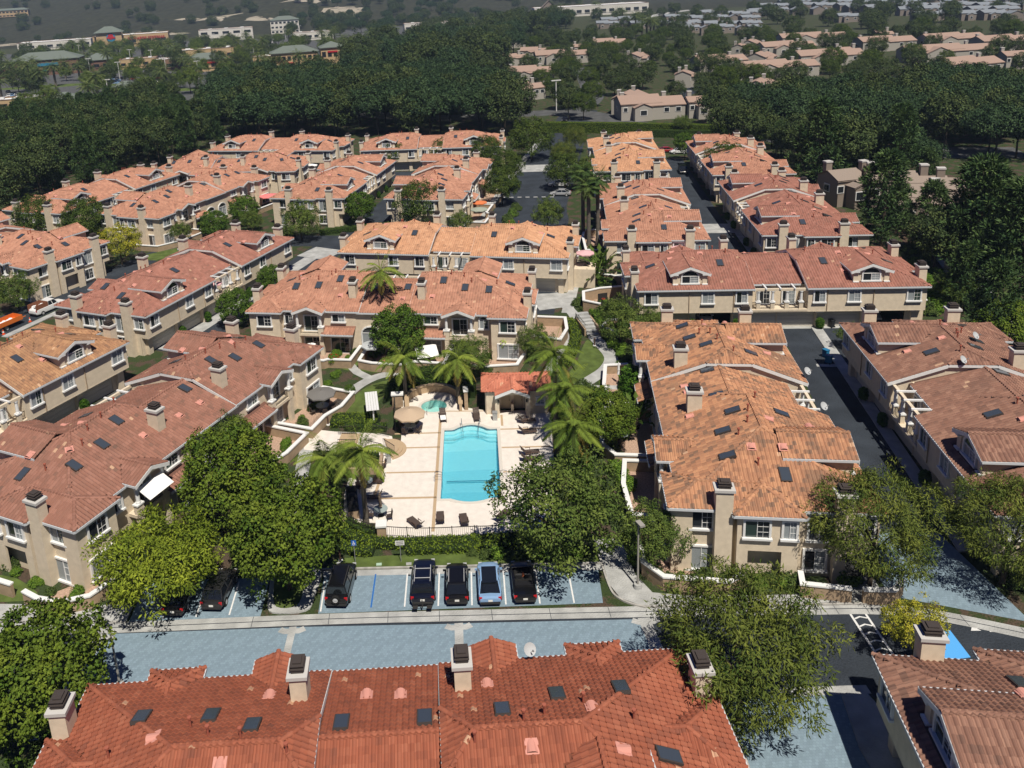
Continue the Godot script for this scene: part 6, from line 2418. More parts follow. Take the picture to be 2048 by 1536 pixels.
func local(x: float, z: float, deg: float, u: float, v: float) -> Vector2:
	# plan position of a point in a block's own axes
	var a := deg_to_rad(deg + 90.0)
	return Vector2(x + u * cos(a) + v * sin(a), z - u * sin(a) + v * cos(a))


func patio_wall(label: String, c: Array, line: Array, h := 1.1, floor_too := true) -> void:
	var l := PackedVector2Array()
	for q in line:
		l.append(local(c[0], c[1], c[2], q[0], q[1]))
	var o := thing("patio_wall", label, "wall", Vector3.ZERO, 0, "low tan patio walls with white caps")
	part(o, "wall", strip_wall(l, 0.0, h, 0.26, "stucco_tan"))
	part(o, "cap", strip_wall(l, h, h + 0.13, 0.42, "trim"))
	if floor_too:
		var poly := l.duplicate()
		sheet("patio_floor", poly, 0.02 + 0.0005 * (counts.get("patio_floor", 0) % 7), "patio")


func make_gardens() -> void:
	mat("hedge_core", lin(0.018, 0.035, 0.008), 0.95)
	var A := [-5.2, -109.6, 78.0]
	var L1 := [-29.3, -79.3, 154.0]
	var R1 := [28.8, -74.5, -9.4]
	var T2 := [3.0, -179.2, 165.4]
	var U1 := [-52.0, -177.9, 154.6]
	var D1 := [38.9, -144.1, -9.6]
	var C := [46.0, -110.1, -96.7]
	var B := [4.6, -131.8, -105.1]
	patio_wall("patio wall at the left front of the pool block, red flowers behind it", A, [[17.9, -7.4], [17.9, -10.8], [12.0, -11.4], [11.6, -12.0], [7.0, -12.2], [6.6, -11.8], [3.6, -11.8], [3.4, -7.4]])
	patio_wall("stepped patio wall in the middle of the pool block front", A, [[2.4, -7.4], [2.4, -11.8], [0.6, -12.4], [-3.4, -12.6], [-4.8, -11.6], [-8.6, -11.8], [-8.8, -7.4]])
	patio_wall("patio wall at the right front of the pool block", A, [[-9.6, -7.4], [-9.6, -12.0], [-14.0, -12.2], [-17.6, -11.4], [-18.2, -8.3]])
	patio_wall("angled wall at the right end of the pool block beside the path", A, [[-19.0, -3.0], [-22.5, -4.0], [-23.2, -0.5], [-22.8, 3.4], [-19.0, 3.6]], 1.3)
	patio_wall("patio wall of the rose tiled block nearest the spa lawn", L1, [[-17.9, -8.3], [-17.9, -12.6], [-14.6, -13.0], [-12.0, -12.4], [-9.0, -12.6], [-8.8, -7.4]])
	patio_wall("patio wall in the middle of the rose tiled block", L1, [[-8.0, -7.4], [-8.0, -12.6], [-4.0, -12.8], [-1.0, -12.2], [-0.6, -7.4]])
	patio_wall("curved patio wall at the near corner of the rose tiled block", L1, [[14.0, -9.2], [17.2, -10.6], [19.6, -10.2], [21.0, -8.6], [21.4, -6.4], [21.2, -4.6]], 1.2)
	patio_wall("patio wall at the left end face of the rose tiled block", L1, [[21.0, -3.0], [21.2, 2.6], [19.4, 6.0]], 1.2, false)
	patio_wall("patio wall of the mottled orange block around the pink terrace", R1, [[-3.0, -7.4], [-3.0, -11.6], [-1.0, -12.8], [5.0, -12.8], [6.4, -12.0], [6.4, -7.4]])
	patio_wall("patio wall of the mottled orange block under the small tree", R1, [[-4.0, -7.4], [-4.0, -10.8], [-8.0, -11.2], [-12.6, -10.8], [-12.8, -7.4]])
	patio_wall("patio wall at the near left corner of the mottled orange block", R1, [[-13.6, -8.9], [-13.8, -10.6], [-19.0, -10.4], [-20.6, -9.0], [-20.8, -4.2], [-19.8, -2.9]], 1.2)
	patio_wall("short wall piece beside the front door of the mottled orange block", R1, [[-19.2, 1.4], [-20.6, 1.2], [-20.9, 4.6]], 1.2, false)
	patio_wall("wall piece below the dark awning of the mottled orange block", R1, [[-20.9, 5.4], [-20.8, 7.6], [-19.6, 8.6]], 1.2, false)
	patio_wall("patio wall of the mottled orange block beside the clipped column", R1, [[7.4, -7.4], [7.4, -11.6], [12.0, -12.0], [17.0, -11.6], [17.4, -8.9]])
	patio_wall("white capped patio walls beside the middle road", T2, [[17.6, -8.9], [17.8, -12.6], [11.0, -12.9], [10.8, -11.6], [4.0, -11.8], [3.8, -7.4]])
	patio_wall("upper patio walls beside the middle road", T2, [[2.8, -7.4], [2.8, -12.0], [-6.0, -12.4], [-9.0, -12.0], [-9.2, -7.4]])
	patio_wall("patio wall of the coral block behind the yellow green tree", U1, [[19.2, 0.0], [21.0, -4.6], [20.6, -9.2], [16.0, -11.4], [9.0, -11.8], [8.8, -7.4]])
	patio_wall("patio wall of the coral block near the pink parasol", U1, [[-6.0, -7.4], [-6.0, -12.0], [-14.0, -12.6], [-19.0, -11.0]])
	patio_wall("patio wall right of the palms", D1, [[-8.0, -7.4], [-8.0, -11.2], [0.0, -11.6], [4.0, -11.2], [4.2, -7.4]])
	patio_wall("curved tan wall at the corner below the palms", D1, [[-19.0, -9.0], [-21.0, -9.6], [-22.6, -6.0], [-22.0, -2.6]], 1.4)
	patio_wall("tan court wall with a basketball hoop left of the pinkish red block", C, [[-18.6, -6.0], [-22.0, -5.4], [-24.6, -4.0], [-24.8, -0.4], [-22.6, 1.0]], 1.6)
	patio_wall("low wall on the slope left of the pinkish red block", C, [[-18.4, 5.6], [-21.8, 5.0], [-23.0, 7.4], [-21.4, 9.4]], 0.9)
	patio_wall("stepped patio wall behind the bright orange block", B, [[0.5, -12.0], [4.0, -14.0], [9.0, -13.0], [13.0, -11.0], [15.0, -12.0]], 1.2, false)
	# parasols and furniture on the patios
	var pp := local(L1[0], L1[1], L1[2], -14.6, -10.4)
	parasol("dark grey parasol on the patio of the rose tiled block", Vector3(pp.x, 0.03, pp.y), 1.7, 2.6, "canvas_grey", true, 0.4)
	round_table("round patio table under the dark grey parasol", Vector3(pp.x, 0.03, pp.y), 0.75)
	for i in 5:
		garden_chair("dark chair at the table under the dark grey parasol", Vector3(pp.x + cos(i * 1.256) * 1.3, 0.03, pp.y + sin(i * 1.256) * 1.3), -i * 1.256 - PI / 2, "chairs under the dark grey parasol")
	pp = local(A[0], A[1], A[2], 1.2, -9.4)
	parasol("silvery parasol on the patio of the pool block", Vector3(pp.x, 0.03, pp.y), 1.5, 2.5, "canvas_silver", true, 0.3)
	pp = local(A[0], A[1], A[2], 9.5, -9.6)
	parasol("small white parasol above the red patio flowers", Vector3(pp.x, 0.03, pp.y), 0.7, 2.2, "canvas_white", true, 0.2)
	pp = local(A[0], A[1], A[2], -6.0, -9.8)
	var wp := thing("shade_sail", "white tilted shade sail on the pool block patio", "shade sail", Vector3(pp.x, 0.03, pp.y), 0.2)
	var wb := MB.new()
	wb.box(Vector3(0, 1.7, 0), Vector3(2.8, 0.05, 2.0), Basis(Vector3.RIGHT, 0.45))
	part(wp, "cloth", wb.mesh(M.canvas_white))
	part(wp, "post", box_mesh(Vector3(0.08, 1.7, 0.08), "metal_grey"), Vector3(0, 0.85, 0))
	pp = local(B[0], B[1], B[2], 20.4, 2.0)
	parasol("pale pink parasol at the right end of the bright orange block", Vector3(pp.x, 3.0, pp.y), 1.45, 2.5, "canvas_pale_pink", true, 0.4)
	part(get_node("townhouse_block_009"), "terrace", box_mesh(Vector3(3.2, 3.0, 3.6), "stucco"), Vector3(20.4, 1.5, 2.0))
	pp = local(D1[0], D1[1], D1[2], -18.6, 2.9)
	parasol("pale pink parasol on the end balcony right of the palms", Vector3(pp.x, 3.0, pp.y), 1.3, 2.2, "canvas_pale_pink", true, 0.4)
	part(get_node("townhouse_block_018"), "terrace", box_mesh(Vector3(2.0, 3.0, 2.6), "stucco"), Vector3(-18.9, 1.5, 2.9))
	pp = local(U1[0], U1[1], U1[2], -15.0, -10.4)
	parasol("deep pink parasol on the left patios", Vector3(pp.x, 0.03, pp.y), 2.4, 2.8, "canvas_pink", true, 0.5)
	pp = local(T2[0], T2[1], T2[2], 7.0, -9.6)
	parasol("orange parasol on the patios by the middle road", Vector3(pp.x, 0.03, pp.y), 1.6, 2.7, "canvas_orange", true, 0.4)
	pp = local(T2[0], T2[1], T2[2], 12.0, -10.4)
	parasol("sage grey parasol in front of the orange one by the middle road", Vector3(pp.x, 0.03, pp.y), 1.8, 2.6, "canvas_sage", true, 0.4)
	pp = local(R1[0], R1[1], R1[2], 1.6, -10.6)
	parasol("closed brown parasol on the pink terrace of the mottled orange block", Vector3(pp.x, 0.03, pp.y), 1.4, 2.8, "canvas_brown", false)
	round_table("round table beside the closed brown parasol", Vector3(pp.x, 0.03, pp.y), 0.6)
	for i in 3:
		garden_chair("chair on the pink terrace below the closed brown parasol", Vector3(pp.x + cos(i * 2.1) * 1.1, 0.03, pp.y + sin(i * 2.1) * 1.1), -i * 2.1 - PI / 2, "chairs on the pink terrace")
	pp = local(R1[0], R1[1], R1[2], 14.5, -10.2)
	parasol("closed white parasol beside the clipped column of foliage", Vector3(pp.x, 0.03, pp.y), 1.4, 2.8, "canvas_white", false)
	pp = local(-38.0, -125.3, -24.3, -1.6, 6.2)
	parasol("pale pink parasol on the link balcony of the coral block", Vector3(pp.x, 2.98, pp.y), 0.95, 2.0, "canvas_pale_pink", true, 0.35)
	pp = local(-48.3, -206.4, 81.2, -19.5, 3.0)
	parasol("white parasol at the right end of the block with front chimneys", Vector3(pp.x, 2.9, pp.y), 1.4, 2.4, "canvas_white", true, 0.4)
	part(get_node("townhouse_block_013"), "terrace", box_mesh(Vector3(2.6, 2.9, 3.4), "stucco"), Vector3(-19.6, 1.45, 3.0))
	pp = local(L1[0], L1[1], L1[2], 10.0, -8.4)
	var aw := thing("balcony_awning", "white awning over the flower balcony of the rose tiled block", "awning", Vector3(pp.x, 0, pp.y), deg_to_rad(244))
	var ab := MB.new()
	ab.box(Vector3(0, 5.0, -0.5), Vector3(3.0, 0.05, 1.6), Basis(Vector3.RIGHT, -0.5))
	part(aw, "cloth", ab.mesh(M.canvas_white))
	pp = local(L1[0], L1[1], L1[2], 7.0, -11.4)
	parasol("white gazebo canopy between the trees of the rose tiled block", Vector3(pp.x, 0.03, pp.y), 1.7, 2.5, "canvas_white", true, 0.5)
	pp = local(R1[0], R1[1], R1[2], -19.6, 5.6)
	aw = thing("door_awning", "dark awning over the end door of the mottled orange block", "awning", Vector3(pp.x, 0, pp.y), deg_to_rad(80.6 - 90.0))
	ab = MB.new()
	ab.box(Vector3(0, 2.5, 0.2), Vector3(2.6, 0.06, 1.7), Basis(Vector3.RIGHT, 0.45))
	part(aw, "cloth", ab.mesh(M.black_cover))
	var hoop := thing("basketball_hoop", "portable basketball hoop in the tan court", "basketball hoop", Vector3(23.4, 0, -110.6), 0.2)
	part(hoop, "pole", box_mesh(Vector3(0.12, 3.0, 0.12), "metal_dark"), Vector3(0, 1.5, 0))
	part(hoop, "backboard", box_mesh(Vector3(1.4, 0.95, 0.06), "metal_dark"), Vector3(0, 3.3, 0.3))
	var rg := MB.new()
	for i in 12:
		var t0 := TAU * i / 12.0
		var t1 := TAU * (i + 1) / 12.0
		rg.tube(Vector3(cos(t0) * 0.23, 3.05, 0.6 + sin(t0) * 0.23), Vector3(cos(t1) * 0.23, 3.05, 0.6 + sin(t1) * 0.23), 0.02, 0.02, 5)
	part(hoop, "ring", rg.mesh(M.cone_orange))
	var tb := thing("patio_playhouse", "small tiled bird table house on the lawn between the left blocks", "bird house", Vector3(-34.6, 0, -103.4), 0.5)
	part(tb, "body", box_mesh(Vector3(1.2, 1.3, 0.9), "wood_brown"), Vector3(0, 0.65, 0))
	var rb := MB.new()
	for s in [-1.0, 1.0]:
		rb.box(Vector3(0, 1.5, s * 0.42), Vector3(1.7, 0.1, 1.05), Basis(Vector3.RIGHT, s * 0.45))
	part(tb, "roof", rb.mesh(M.terracotta_vent))
	# hedges
	hedge("upper clipped hedge below the near pool fence", smooth(pts([-10.6, -69.5, -10.3, -66.6, -8.6, -64.2, -6.0, -62.95, -2.5, -62.6, 2.0, -62.45, 6.5, -62.6]), false, 3), 1.0, 0.75)
	hedge("lower clipped hedge along the front lawn, right of the white notice", pts([-3.6, -61.85, 0.5, -61.75, 5.2, -61.7, 8.4, -61.7]), 0.95, 0.65)
	hedge("lower clipped hedge along the front lawn, behind the blue sign", smooth(pts([-10.0, -63.6, -8.6, -62.5, -6.4, -61.95]), false, 3), 1.1, 0.6)
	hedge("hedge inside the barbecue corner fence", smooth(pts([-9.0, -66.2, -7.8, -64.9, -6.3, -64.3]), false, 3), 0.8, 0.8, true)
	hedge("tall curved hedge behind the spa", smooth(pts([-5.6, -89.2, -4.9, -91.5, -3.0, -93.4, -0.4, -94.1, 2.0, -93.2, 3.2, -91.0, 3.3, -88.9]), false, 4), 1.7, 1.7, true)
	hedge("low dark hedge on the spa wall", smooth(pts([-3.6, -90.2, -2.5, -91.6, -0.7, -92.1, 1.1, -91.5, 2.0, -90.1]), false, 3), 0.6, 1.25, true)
	hedge("broad low hedge above the entrance stairs", pts([-12.2, -84.9, -9.8, -84.6, -7.0, -83.9]), 2.2, 0.8)
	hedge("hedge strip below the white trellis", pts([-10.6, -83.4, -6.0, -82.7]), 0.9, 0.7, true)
	hedge("hedge strip beside the right garden path", smooth(pts([18.5, -109.2, 18.6, -104.5, 17.4, -100.0, 15.2, -95.0]), false, 4), 1.3, 0.9)
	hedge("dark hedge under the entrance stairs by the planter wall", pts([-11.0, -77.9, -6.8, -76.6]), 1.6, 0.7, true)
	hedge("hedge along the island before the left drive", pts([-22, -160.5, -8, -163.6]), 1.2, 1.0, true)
	hedge("hedge at the near left corner of the ochre block gap", pts([-31.0, -106.6, -27.6, -108.2]), 1.6, 1.1)
	hedge("long hedge across the far end of the estate", pts([38, -262, 62, -252, 88, -238]), 2.4, 3.2)
	hedge("dark clipped hedge along the far street", pts([66, -244, 110, -226]), 1.5, 2.2, true)
	hedge("small square hedges beside the spa steps", pts([2.4, -88.4, 3.2, -88.2]), 1.0, 1.2)
	# shrubs, named for the bed they stand in
	shrubs_along(pts([-16.2, -70, -16.6, -80, -15.6, -86, -13.6, -91.5, -13.0, -98]), 1.1, 0.55, 0.5, "small rounded shrub in the bed below the left patio walls", "shrubs below the left patio walls")
	shrubs_along(pts([-12.4, -66, -12.2, -72, -12.6, -77.6]), 0.9, 0.6, 0.7, "bright rounded shrub between the left path and the barbecue corner", "shrubs left of the barbecue corner", ["shrub"])
	shrubs_along(pts([21.6, -116.5, 25.2, -113.0, 26.2, -108, 24.6, -102, 24.0, -96, 23.6, -91]), 0.62, 0.75, 1.5, "shrub on the planted slope right of the garden stairs", "shrubs on the planted slope")
	shrubs_along(pts([22.0, -114, 23.4, -108, 23.0, -101]), 0.8, 0.7, 0.9, "shrub on the planted slope right of the garden stairs", "shrubs on the planted slope")
	shrubs_along(pts([-14.5, -102.4, -6.5, -102.0, 1.5, -101.2, 8.0, -100.0, 13.2, -99.4]), 0.75, 0.6, 0.8, "shrub in the bed before the pool block patio walls", "shrubs before the pool block patios")
	shrubs_along(pts([3.0, -94.6, 8.5, -93.4, 13.0, -92.4]), 0.8, 0.7, 0.8, "shrub behind the pool house and its fence", "shrubs behind the pool house", ["shrub_dark"])
	shrubs_along(pts([-46, -61.2, -41, -63.8, -37.5, -62.6, -34.8, -60.6, -32.5, -58.8, -28.0, -58.4]), 1.15, 0.6, 0.5, "shrub in front of the lower left corner house", "shrubs at the lower left house")
	shrubs_along(pts([15.6, -63, 15.6, -58, 17.0, -56.2, 22.0, -55.9, 27.0, -55.6]), 0.9, 0.75, 0.5, "shrub along the front wall of the mottled orange block", "shrubs before the mottled orange block")
	shrubs_along(pts([13.4, -88.6, 13.6, -80, 13.2, -72, 12.4, -66]), 0.9, 0.9, 0.6, "shrub between the pool deck and the mottled orange block", "shrubs right of the pool deck", ["shrub_dark", "shrub"])
	shrubs_along(pts([17.4, -90, 18.6, -84, 17.4, -76, 16.0, -68]), 1.1, 0.8, 0.7, "shrub along the patio walls of the mottled orange block", "shrubs along the mottled block patios", ["shrub_dark", "shrub"])
	shrubs_along(pts([30.6, -55.6, 32.0, -58.6]), 0.8, 0.9, 0.3, "round shrub at the mouth of the right alley", "shrubs at the alley mouth")
	shrubs_along(pts([42.8, -53.4, 46, -52.4, 50, -50]), 0.9, 0.9, 0.6, "dark shrub below the right edge tree", "shrubs below the right edge tree", ["shrub_dark"])
	shrubs_along(pts([-53.5, -133, -48.5, -146, -45.5, -152]), 0.9, 0.8, 0.8, "shrub on the verge between the left road and the orange brown block", "shrubs on the left verge")
	shrubs_along(pts([-48, -158.8, -36, -161.2, -27, -160.4]), 0.9, 0.8, 0.6, "shrub along the cross road on the left", "shrubs along the cross road", ["shrub_dark"])
	shrubs_along(pts([12.6, -150.2, 15.4, -160, 18.5, -172]), 1.0, 0.9, 0.7, "shrub among the patio walls by the middle road", "shrubs by the middle road")
	shrubs_along(pts([26.8, -122.5, 27.5, -132, 29.0, -140]), 0.8, 0.9, 0.8, "shrub between the palms and the tan wall", "shrubs below the palms", ["shrub_dark", "shrub"])
	shrubs_along(pts([66, -104, 72, -112, 76, -122, 78, -130]), 1.0, 1.1, 1.2, "shrub on the bank right of the pinkish red block", "shrubs on the right bank", ["shrub_dark", "shrub"])
	shrubs_along(pts([-27.5, -45.5, -25, -40]), 1.0, 0.9, 0.6, "shrub below the lower left tree", "shrubs below the lower left tree", ["shrub_dark"])
	shrubs_along(pts([2, -60.9, 6, -60.6, 11.6, -60.4]), 0.7, 0.55, 0.3, "shrub in the shade of the airy tree", "shrubs in the shade of the airy tree", ["shrub_dark", "shrub"])
	# clipped shrubs on the garage piers
	for q in [[51.4, -71.2, 170.7, "right edge block"], [46.0, -110.1, -96.7, "pinkish red block"], [-38.0, -125.3, -24.3, "coral block left of centre"], [-53.5, -84.7, -28.3, "ochre block"], [-19.6, -185.0, -15.3, "coral block on the left drive"], [62.0, -142.5, 171.2, "red and ochre patched block"]]:
		for u in [-11.0, -5.3, 5.3, 11.0]:
			var p := local(q[0], q[1], q[2], u, 7.0)
			var o := single("pier_shrub", crown_mesh("column", 0), "clipped shrub on a garage pier of the %s" % q[3], "shrub", Vector3(p.x, 0.85, p.y), rng.randf(), "clipped garage pier shrubs")
			o.scale = Vector3(0.55, 0.46, 0.55)
	# flowers: small red and pink heads over the pool block patio wall
	for q in [[13.5, -11.2, "canvas_pink"], [11.0, -11.4, "cone_orange"], [8.6, -11.6, "canvas_pink"], [6.0, -11.2, "tail_red"], [-1.0, -11.8, "canvas_pink"]]:
		var p := local(A[0], A[1], A[2], q[0], q[1])
		var o := thing("flower_bush", "flowering bush behind the pool block patio wall", "flower bush", Vector3(p.x, 0.0, p.y), 0, "patio flower bushes")
		var f := part(o, "foliage", crown_mesh("shrub", 0), Vector3(0, 0.9, 0))
		f.scale = Vector3.ONE * 0.8
		var fb := MB.new()
		for i in 26:
			fb.box(Vector3(0, 0.95, 0) + rand_dir(rng) * Vector3(0.75, 0.55, 0.75), Vector3.ONE * 0.11, Basis(rand_dir(rng), rng.randf() * 3))
		part(o, "blossoms", fb.mesh(M[q[2]]))


func make_trees() -> void:
	for t in TREES:
		tree(t[0], t[1], t[2], t[3], t[4], t[5], "trees of the estate")
	for t in PALMS:
		frond_palm(t[0], t[1], t[2], t[3], t[4], "palms of the estate", 1.28 if t[0] == "queen" else 1.7)
	var o := single("clipped_column", crown_mesh("column", 0), "tall clipped column of foliage left of the mottled orange block", "shrub", Vector3(21.4, 2.4, -85.2), 0)
	o.scale = Vector3(1.55, 1.35, 1.55)
	for q in [[20.6, -80.0, "broad leaved banana plant on the patio of the mottled orange block", 1.0], [26.6, -126.5, "broad leaved banana plant left of the tan curved wall", 1.4], [25.4, -124.2, "lower banana plant beside the taller one below the palms", 1.0]]:
		var b := thing("banana_plant", q[2], "plant", Vector3(q[0], 0, q[1]), rng.randf() * 6.0)
		if not cache.has("banana"):
			var m := MB.new()
			m.coloured = true
			for i in 26:
				var t := i * 2.4
				var up := 1.35 - 0.04 * i
				var d := Vector3(cos(t), 0, sin(t)) * cos(up) + Vector3(0, sin(up), 0)
				m.col = Color(0.06, 0.12, 0.02).lerp(Color(0.15, 0.22, 0.05), rng.randf())
				var p := d * 0.9
				var n := d.cross(Vector3.UP).normalized().cross(d)
				for k in 3:
					leaf(m, p, d, n, 0.75, 0.42, 0.12)
					p += d * 0.5
					d = (d + Vector3(0, -0.28, 0)).normalized()
			cache.banana = m.mesh(M.leaf)
			m = MB.new()
			for i in 4:
				m.tube(Vector3(cos(i * 1.6) * 0.15, 0, sin(i * 1.6) * 0.15), Vector3(cos(i * 1.6) * 0.3, 1.1, sin(i * 1.6) * 0.3), 0.09, 0.06, 7)
			cache.banana_stem = m.mesh(M.bark)
		part(b, "leaves", cache.banana, Vector3(0, 0.5, 0))
		part(b, "stems", cache.banana_stem)
		b.scale = Vector3.ONE * 1.3 * q[3]
	var sm := tree("ball", -10.6, -90.6, 1.1, 0.6, "small flowering standard tree beside the left path")
	sm.set_meta("category", "tree")

const PALE_HOUSES := [
	[270, -499, 8.8, 0],
	[231, -505, 33.2, 0],
	[279, -449, 26.9, 5],
	[68, -616, 10.8, 0],
	[121, -551, 18.7, 0],
	[246, -453, 25.6, 5],
	[288, -421, 27.3, 10],
	[187, -484, 14.2, 60],
	[100, -525, 10.5, 0],
	[195, -456, 24.7, 5],
	[174, -465, 10.9, 60],
	[69, -517, 14.6, -20],
	[45, -533, 12.5, 10],
	[242, -392, 34.8, 0],
	[206, -411, 9.7, 0],
	[79, -483, 25.0, 0],
	[190, -400, 25.5, 5],
	[52, -481, 11.9, 20],
	[112, -444, 15.2, 60],
	[162, -407, 15.8, 55],
	[248, -352, 12.5, 0],
	[141, -404, 21.0, 10],
	[217, -338, 22.5, 15],
	[152, -366, 30.3, 5],
	[51, -401, 18.9, 0],
	[109, -353, 9.2, 70],
	[179, -288, 17.2, 20],
	[123, -308, 14.7, 60],
	[41, -341, 12.2, 25],
	[124, -281, 21.9, 0],
	[72, -295, 15.0, 65],
	[92, -275, 10.2, 0],
	[75, -280, 18.4, 0],
]
const GREY_HOUSES := [
	[169, -781, 13.0, -8],
	[180, -759, 12.6, -8],
	[191, -749, 12.4, 6],
	[186, -840, 13.9, 0],
	[202, -837, 13.9, 0],
	[211, -731, 11.3, -8],
	[217, -705, 10.9, 6],
	[244, -829, 12.8, 6],
	[250, -806, 12.5, 12],
	[207, -659, 11.0, 12],
	[211, -634, 10.5, 80],
	[227, -642, 10.7, 6],
	[230, -615, 10.2, 80],
	[241, -615, 10.3, 6],
	[229, -712, 13.0, 6],
	[235, -685, 12.5, -8],
	[245, -678, 12.4, 6],
	[256, -666, 12.2, 6],
	[254, -776, 12.9, -8],
	[269, -776, 12.9, 12],
	[277, -759, 12.6, 80],
	[284, -740, 12.3, 6],
	[293, -872, 14.4, 0],
	[297, -838, 13.9, 0],
	[302, -811, 13.4, 6],
	[323, -825, 13.7, -8],
	[332, -842, 15.8, 6],
	[352, -848, 15.9, 0],
	[361, -824, 15.5, 80],
	[377, -816, 15.3, 80],
	[385, -948, 17.8, 0],
	[393, -920, 17.2, 0],
	[414, -922, 17.3, -8],
	[417, -886, 16.6, 6],
	[424, -856, 16.1, 12],
	[436, -1016, 19.0, 0],
	[454, -1009, 18.9, 0],
	[445, -941, 17.6, 80],
	[463, -941, 17.6, 0],
	[344, -720, 13.6, 80],
	[341, -685, 12.9, 0],
	[409, -808, 15.2, 12],
	[418, -792, 14.9, 12],
	[383, -649, 14.4, 0],
	[403, -653, 14.5, 6],
	[405, -631, 14.0, 0],
	[416, -624, 13.8, 6],
	[415, -601, 13.3, 80],
	[414, -724, 16.0, -8],
	[431, -720, 15.9, 0],
	[433, -691, 15.3, 0],
	[440, -675, 15.0, 6],
	[451, -662, 14.7, 6],
	[450, -798, 15.9, 12],
	[448, -765, 15.2, 0],
	[457, -752, 15.0, 0],
	[476, -752, 15.0, -8],
	[477, -724, 14.4, 12],
	[483, -708, 14.1, 12],
	[502, -713, 14.2, 0],
	[463, -884, 17.6, -8],
	[474, -867, 17.2, 12],
	[488, -853, 16.9, 0],
	[494, -832, 16.5, 80],
	[505, -816, 16.2, 80],
	[520, -810, 16.1, 80],
	[517, -779, 15.5, 6],
	[533, -774, 15.4, 6],
	[481, -1010, 20.0, -8],
	[503, -1009, 20.0, -8],
	[507, -975, 19.3, 12],
	[505, -932, 18.5, 12],
	[525, -929, 18.4, 12],
	[541, -923, 18.3, 80],
	[543, -888, 17.6, 12],
	[542, -854, 17.0, 12],
	[545, -830, 16.5, 0],
	[551, -809, 16.1, 12],
	[560, -795, 15.8, 0],
]
const PINE_BELT := [-94, -178, -95, -206, -87, -219, -77, -244, -65, -265, -76, -303, -114, -350, -134, -324, -155, -305]
const FICUS_BELT := [-67, -262, -51, -266, -27, -262, 2, -252, 24, -256, 34, -283, 31, -335, -10, -378, -59, -410, -100, -419]
const MID_WOOD := [-38, -421, 34, -375, 45, -461, 72, -614, 134, -792, 178, -898, 80, -854, 41, -697, 7, -639, -49, -589]
const RIGHT_BELT := [82, -249, 92, -235, 99, -213, 114, -216, 125, -206, 135, -185, 185, -257, 173, -274, 131, -257, 115, -271, 90, -263]
const RIGHT_SLOPE := [84, -173, 82, -150, 73, -118, 68, -103, 66, -86, 111, -150, 94, -134, 85, -136, 101, -183, 94, -190]
const PALE_AREA := [31, -343, 35, -288, 73, -269, 88, -268, 115, -271, 136, -266, 195, -271, 338, -477, 322, -518, 272, -541, 218, -565, 172, -639, 134, -675, 84, -658, 52, -560]
const GREY_AREA := [140, -704, 194, -616, 272, -541, 348, -491, 578, -820, 513, -1025, 294, -935, 193, -944]
const MALL_LOT := [-190, -379, -85, -333, -103, -430, -38, -443, -29, -618, -129, -930, -316, -1012, -450, -923]
const FAR_MALL := [-154, -955, 69, -738, 123, -1047, 50, -1358, -193, -1407]
const FAR_STREET := [-169, -335, -114, -350, -91, -387, -29, -331, 2, -305, 36, -302, 54, -297, 70, -260, 94, -240, 110, -210, 143, -197]
const DATE_PALMS := [
	[-263, -550],
	[-231, -503],
	[-209, -469],
	[-150, -383],
	[-151, -395],
	[-251, -688],
	[-251, -716],
	[-231, -684],
	[-222, -687],
	[-219, -694],
	[-213, -709],
	[-200, -691],
	[-180, -634],
	[-149, -543],
	[-132, -434],
	[-120, -454],
	[-146, -692],
	[-139, -698],
	[-118, -644],
	[-94, -513],
	[-55, -628],
	[-46, -532],
	[-43, -514],
	[-38, -674],
	[-21, -706],
	[9, -725],
	[16, -699],
	[16, -659],
	[36, -810],
	[54, -835],
	[80, -854],
	[-52, -591],
	[-30, -628],
	[-252, -539],
	[-307, -763],
	[-298, -708],
	[-318, -815],
	[174, -1143],
	[190, -1156],
	[215, -1152],
	[224, -1095],
	[223, -1059],
	[185, -735],
	[171, -659],
	[171, -646],
	[172, -639],
	[178, -652],
	[199, -870],
	[204, -863],
	[-38, -649],
	[-68, -610],
]
const LOT_LAMPS := [
	[-227, -587],
	[-270, -595],
	[-189, -535],
	[-227, -672],
	[-203, -648],
	[-165, -553],
	[-299, -1285],
	[-315, -1383],
	[-292, -1407],
	[-250, -912],
	[-210, -879],
	[-139, -896],
	[-133, -963],
	[-142, -590],
	[-132, -505],
	[-193, -1138],
	[-124, -639],
	[-315, -796],
	[-153, -414],
	[48, -304],
	[13, -315],
	[-15, -608],
]
const LOT_CARS := [
	[-188, -527],
	[-176, -507],
	[-175, -497],
	[-219, -599],
	[-190, -587],
	[-188, -520],
	[-176, -538],
	[-184, -553],
	[-202, -582],
	[-182, -510],
	[-226, -616],
	[-162, -528],
	[-155, -503],
	[-164, -495],
	[-183, -550],
	[-180, -553],
	[-189, -538],
	[-166, -550],
	[-180, -532],
	[-169, -525],
	[-175, -500],
	[-184, -517],
	[-161, -498],
	[-195, -536],
	[-170, -553],
	[-201, -588],
	[-216, -712],
	[-230, -714],
	[-260, -755],
	[-229, -747],
	[-242, -710],
	[-219, -695],
	[-248, -717],
	[-219, -736],
	[-115, -490],
	[-119, -499],
	[-114, -492],
	[-113, -489],
	[-124, -523],
	[-127, -534],
	[-78, -521],
	[-82, -525],
	[-77, -521],
	[-75, -524],
	[-227, -469],
	[-224, -458],
	[-228, -470],
	[-225, -474],
	[-240, -494],
	[-229, -474],
	[-218, -463],
	[-225, -461],
	[-110, -833],
	[-130, -856],
	[-130, -858],
	[-147, -858],
	[-154, -903],
	[-152, -888],
]


# ---------------------------------------------------------------- what lies beyond the estate

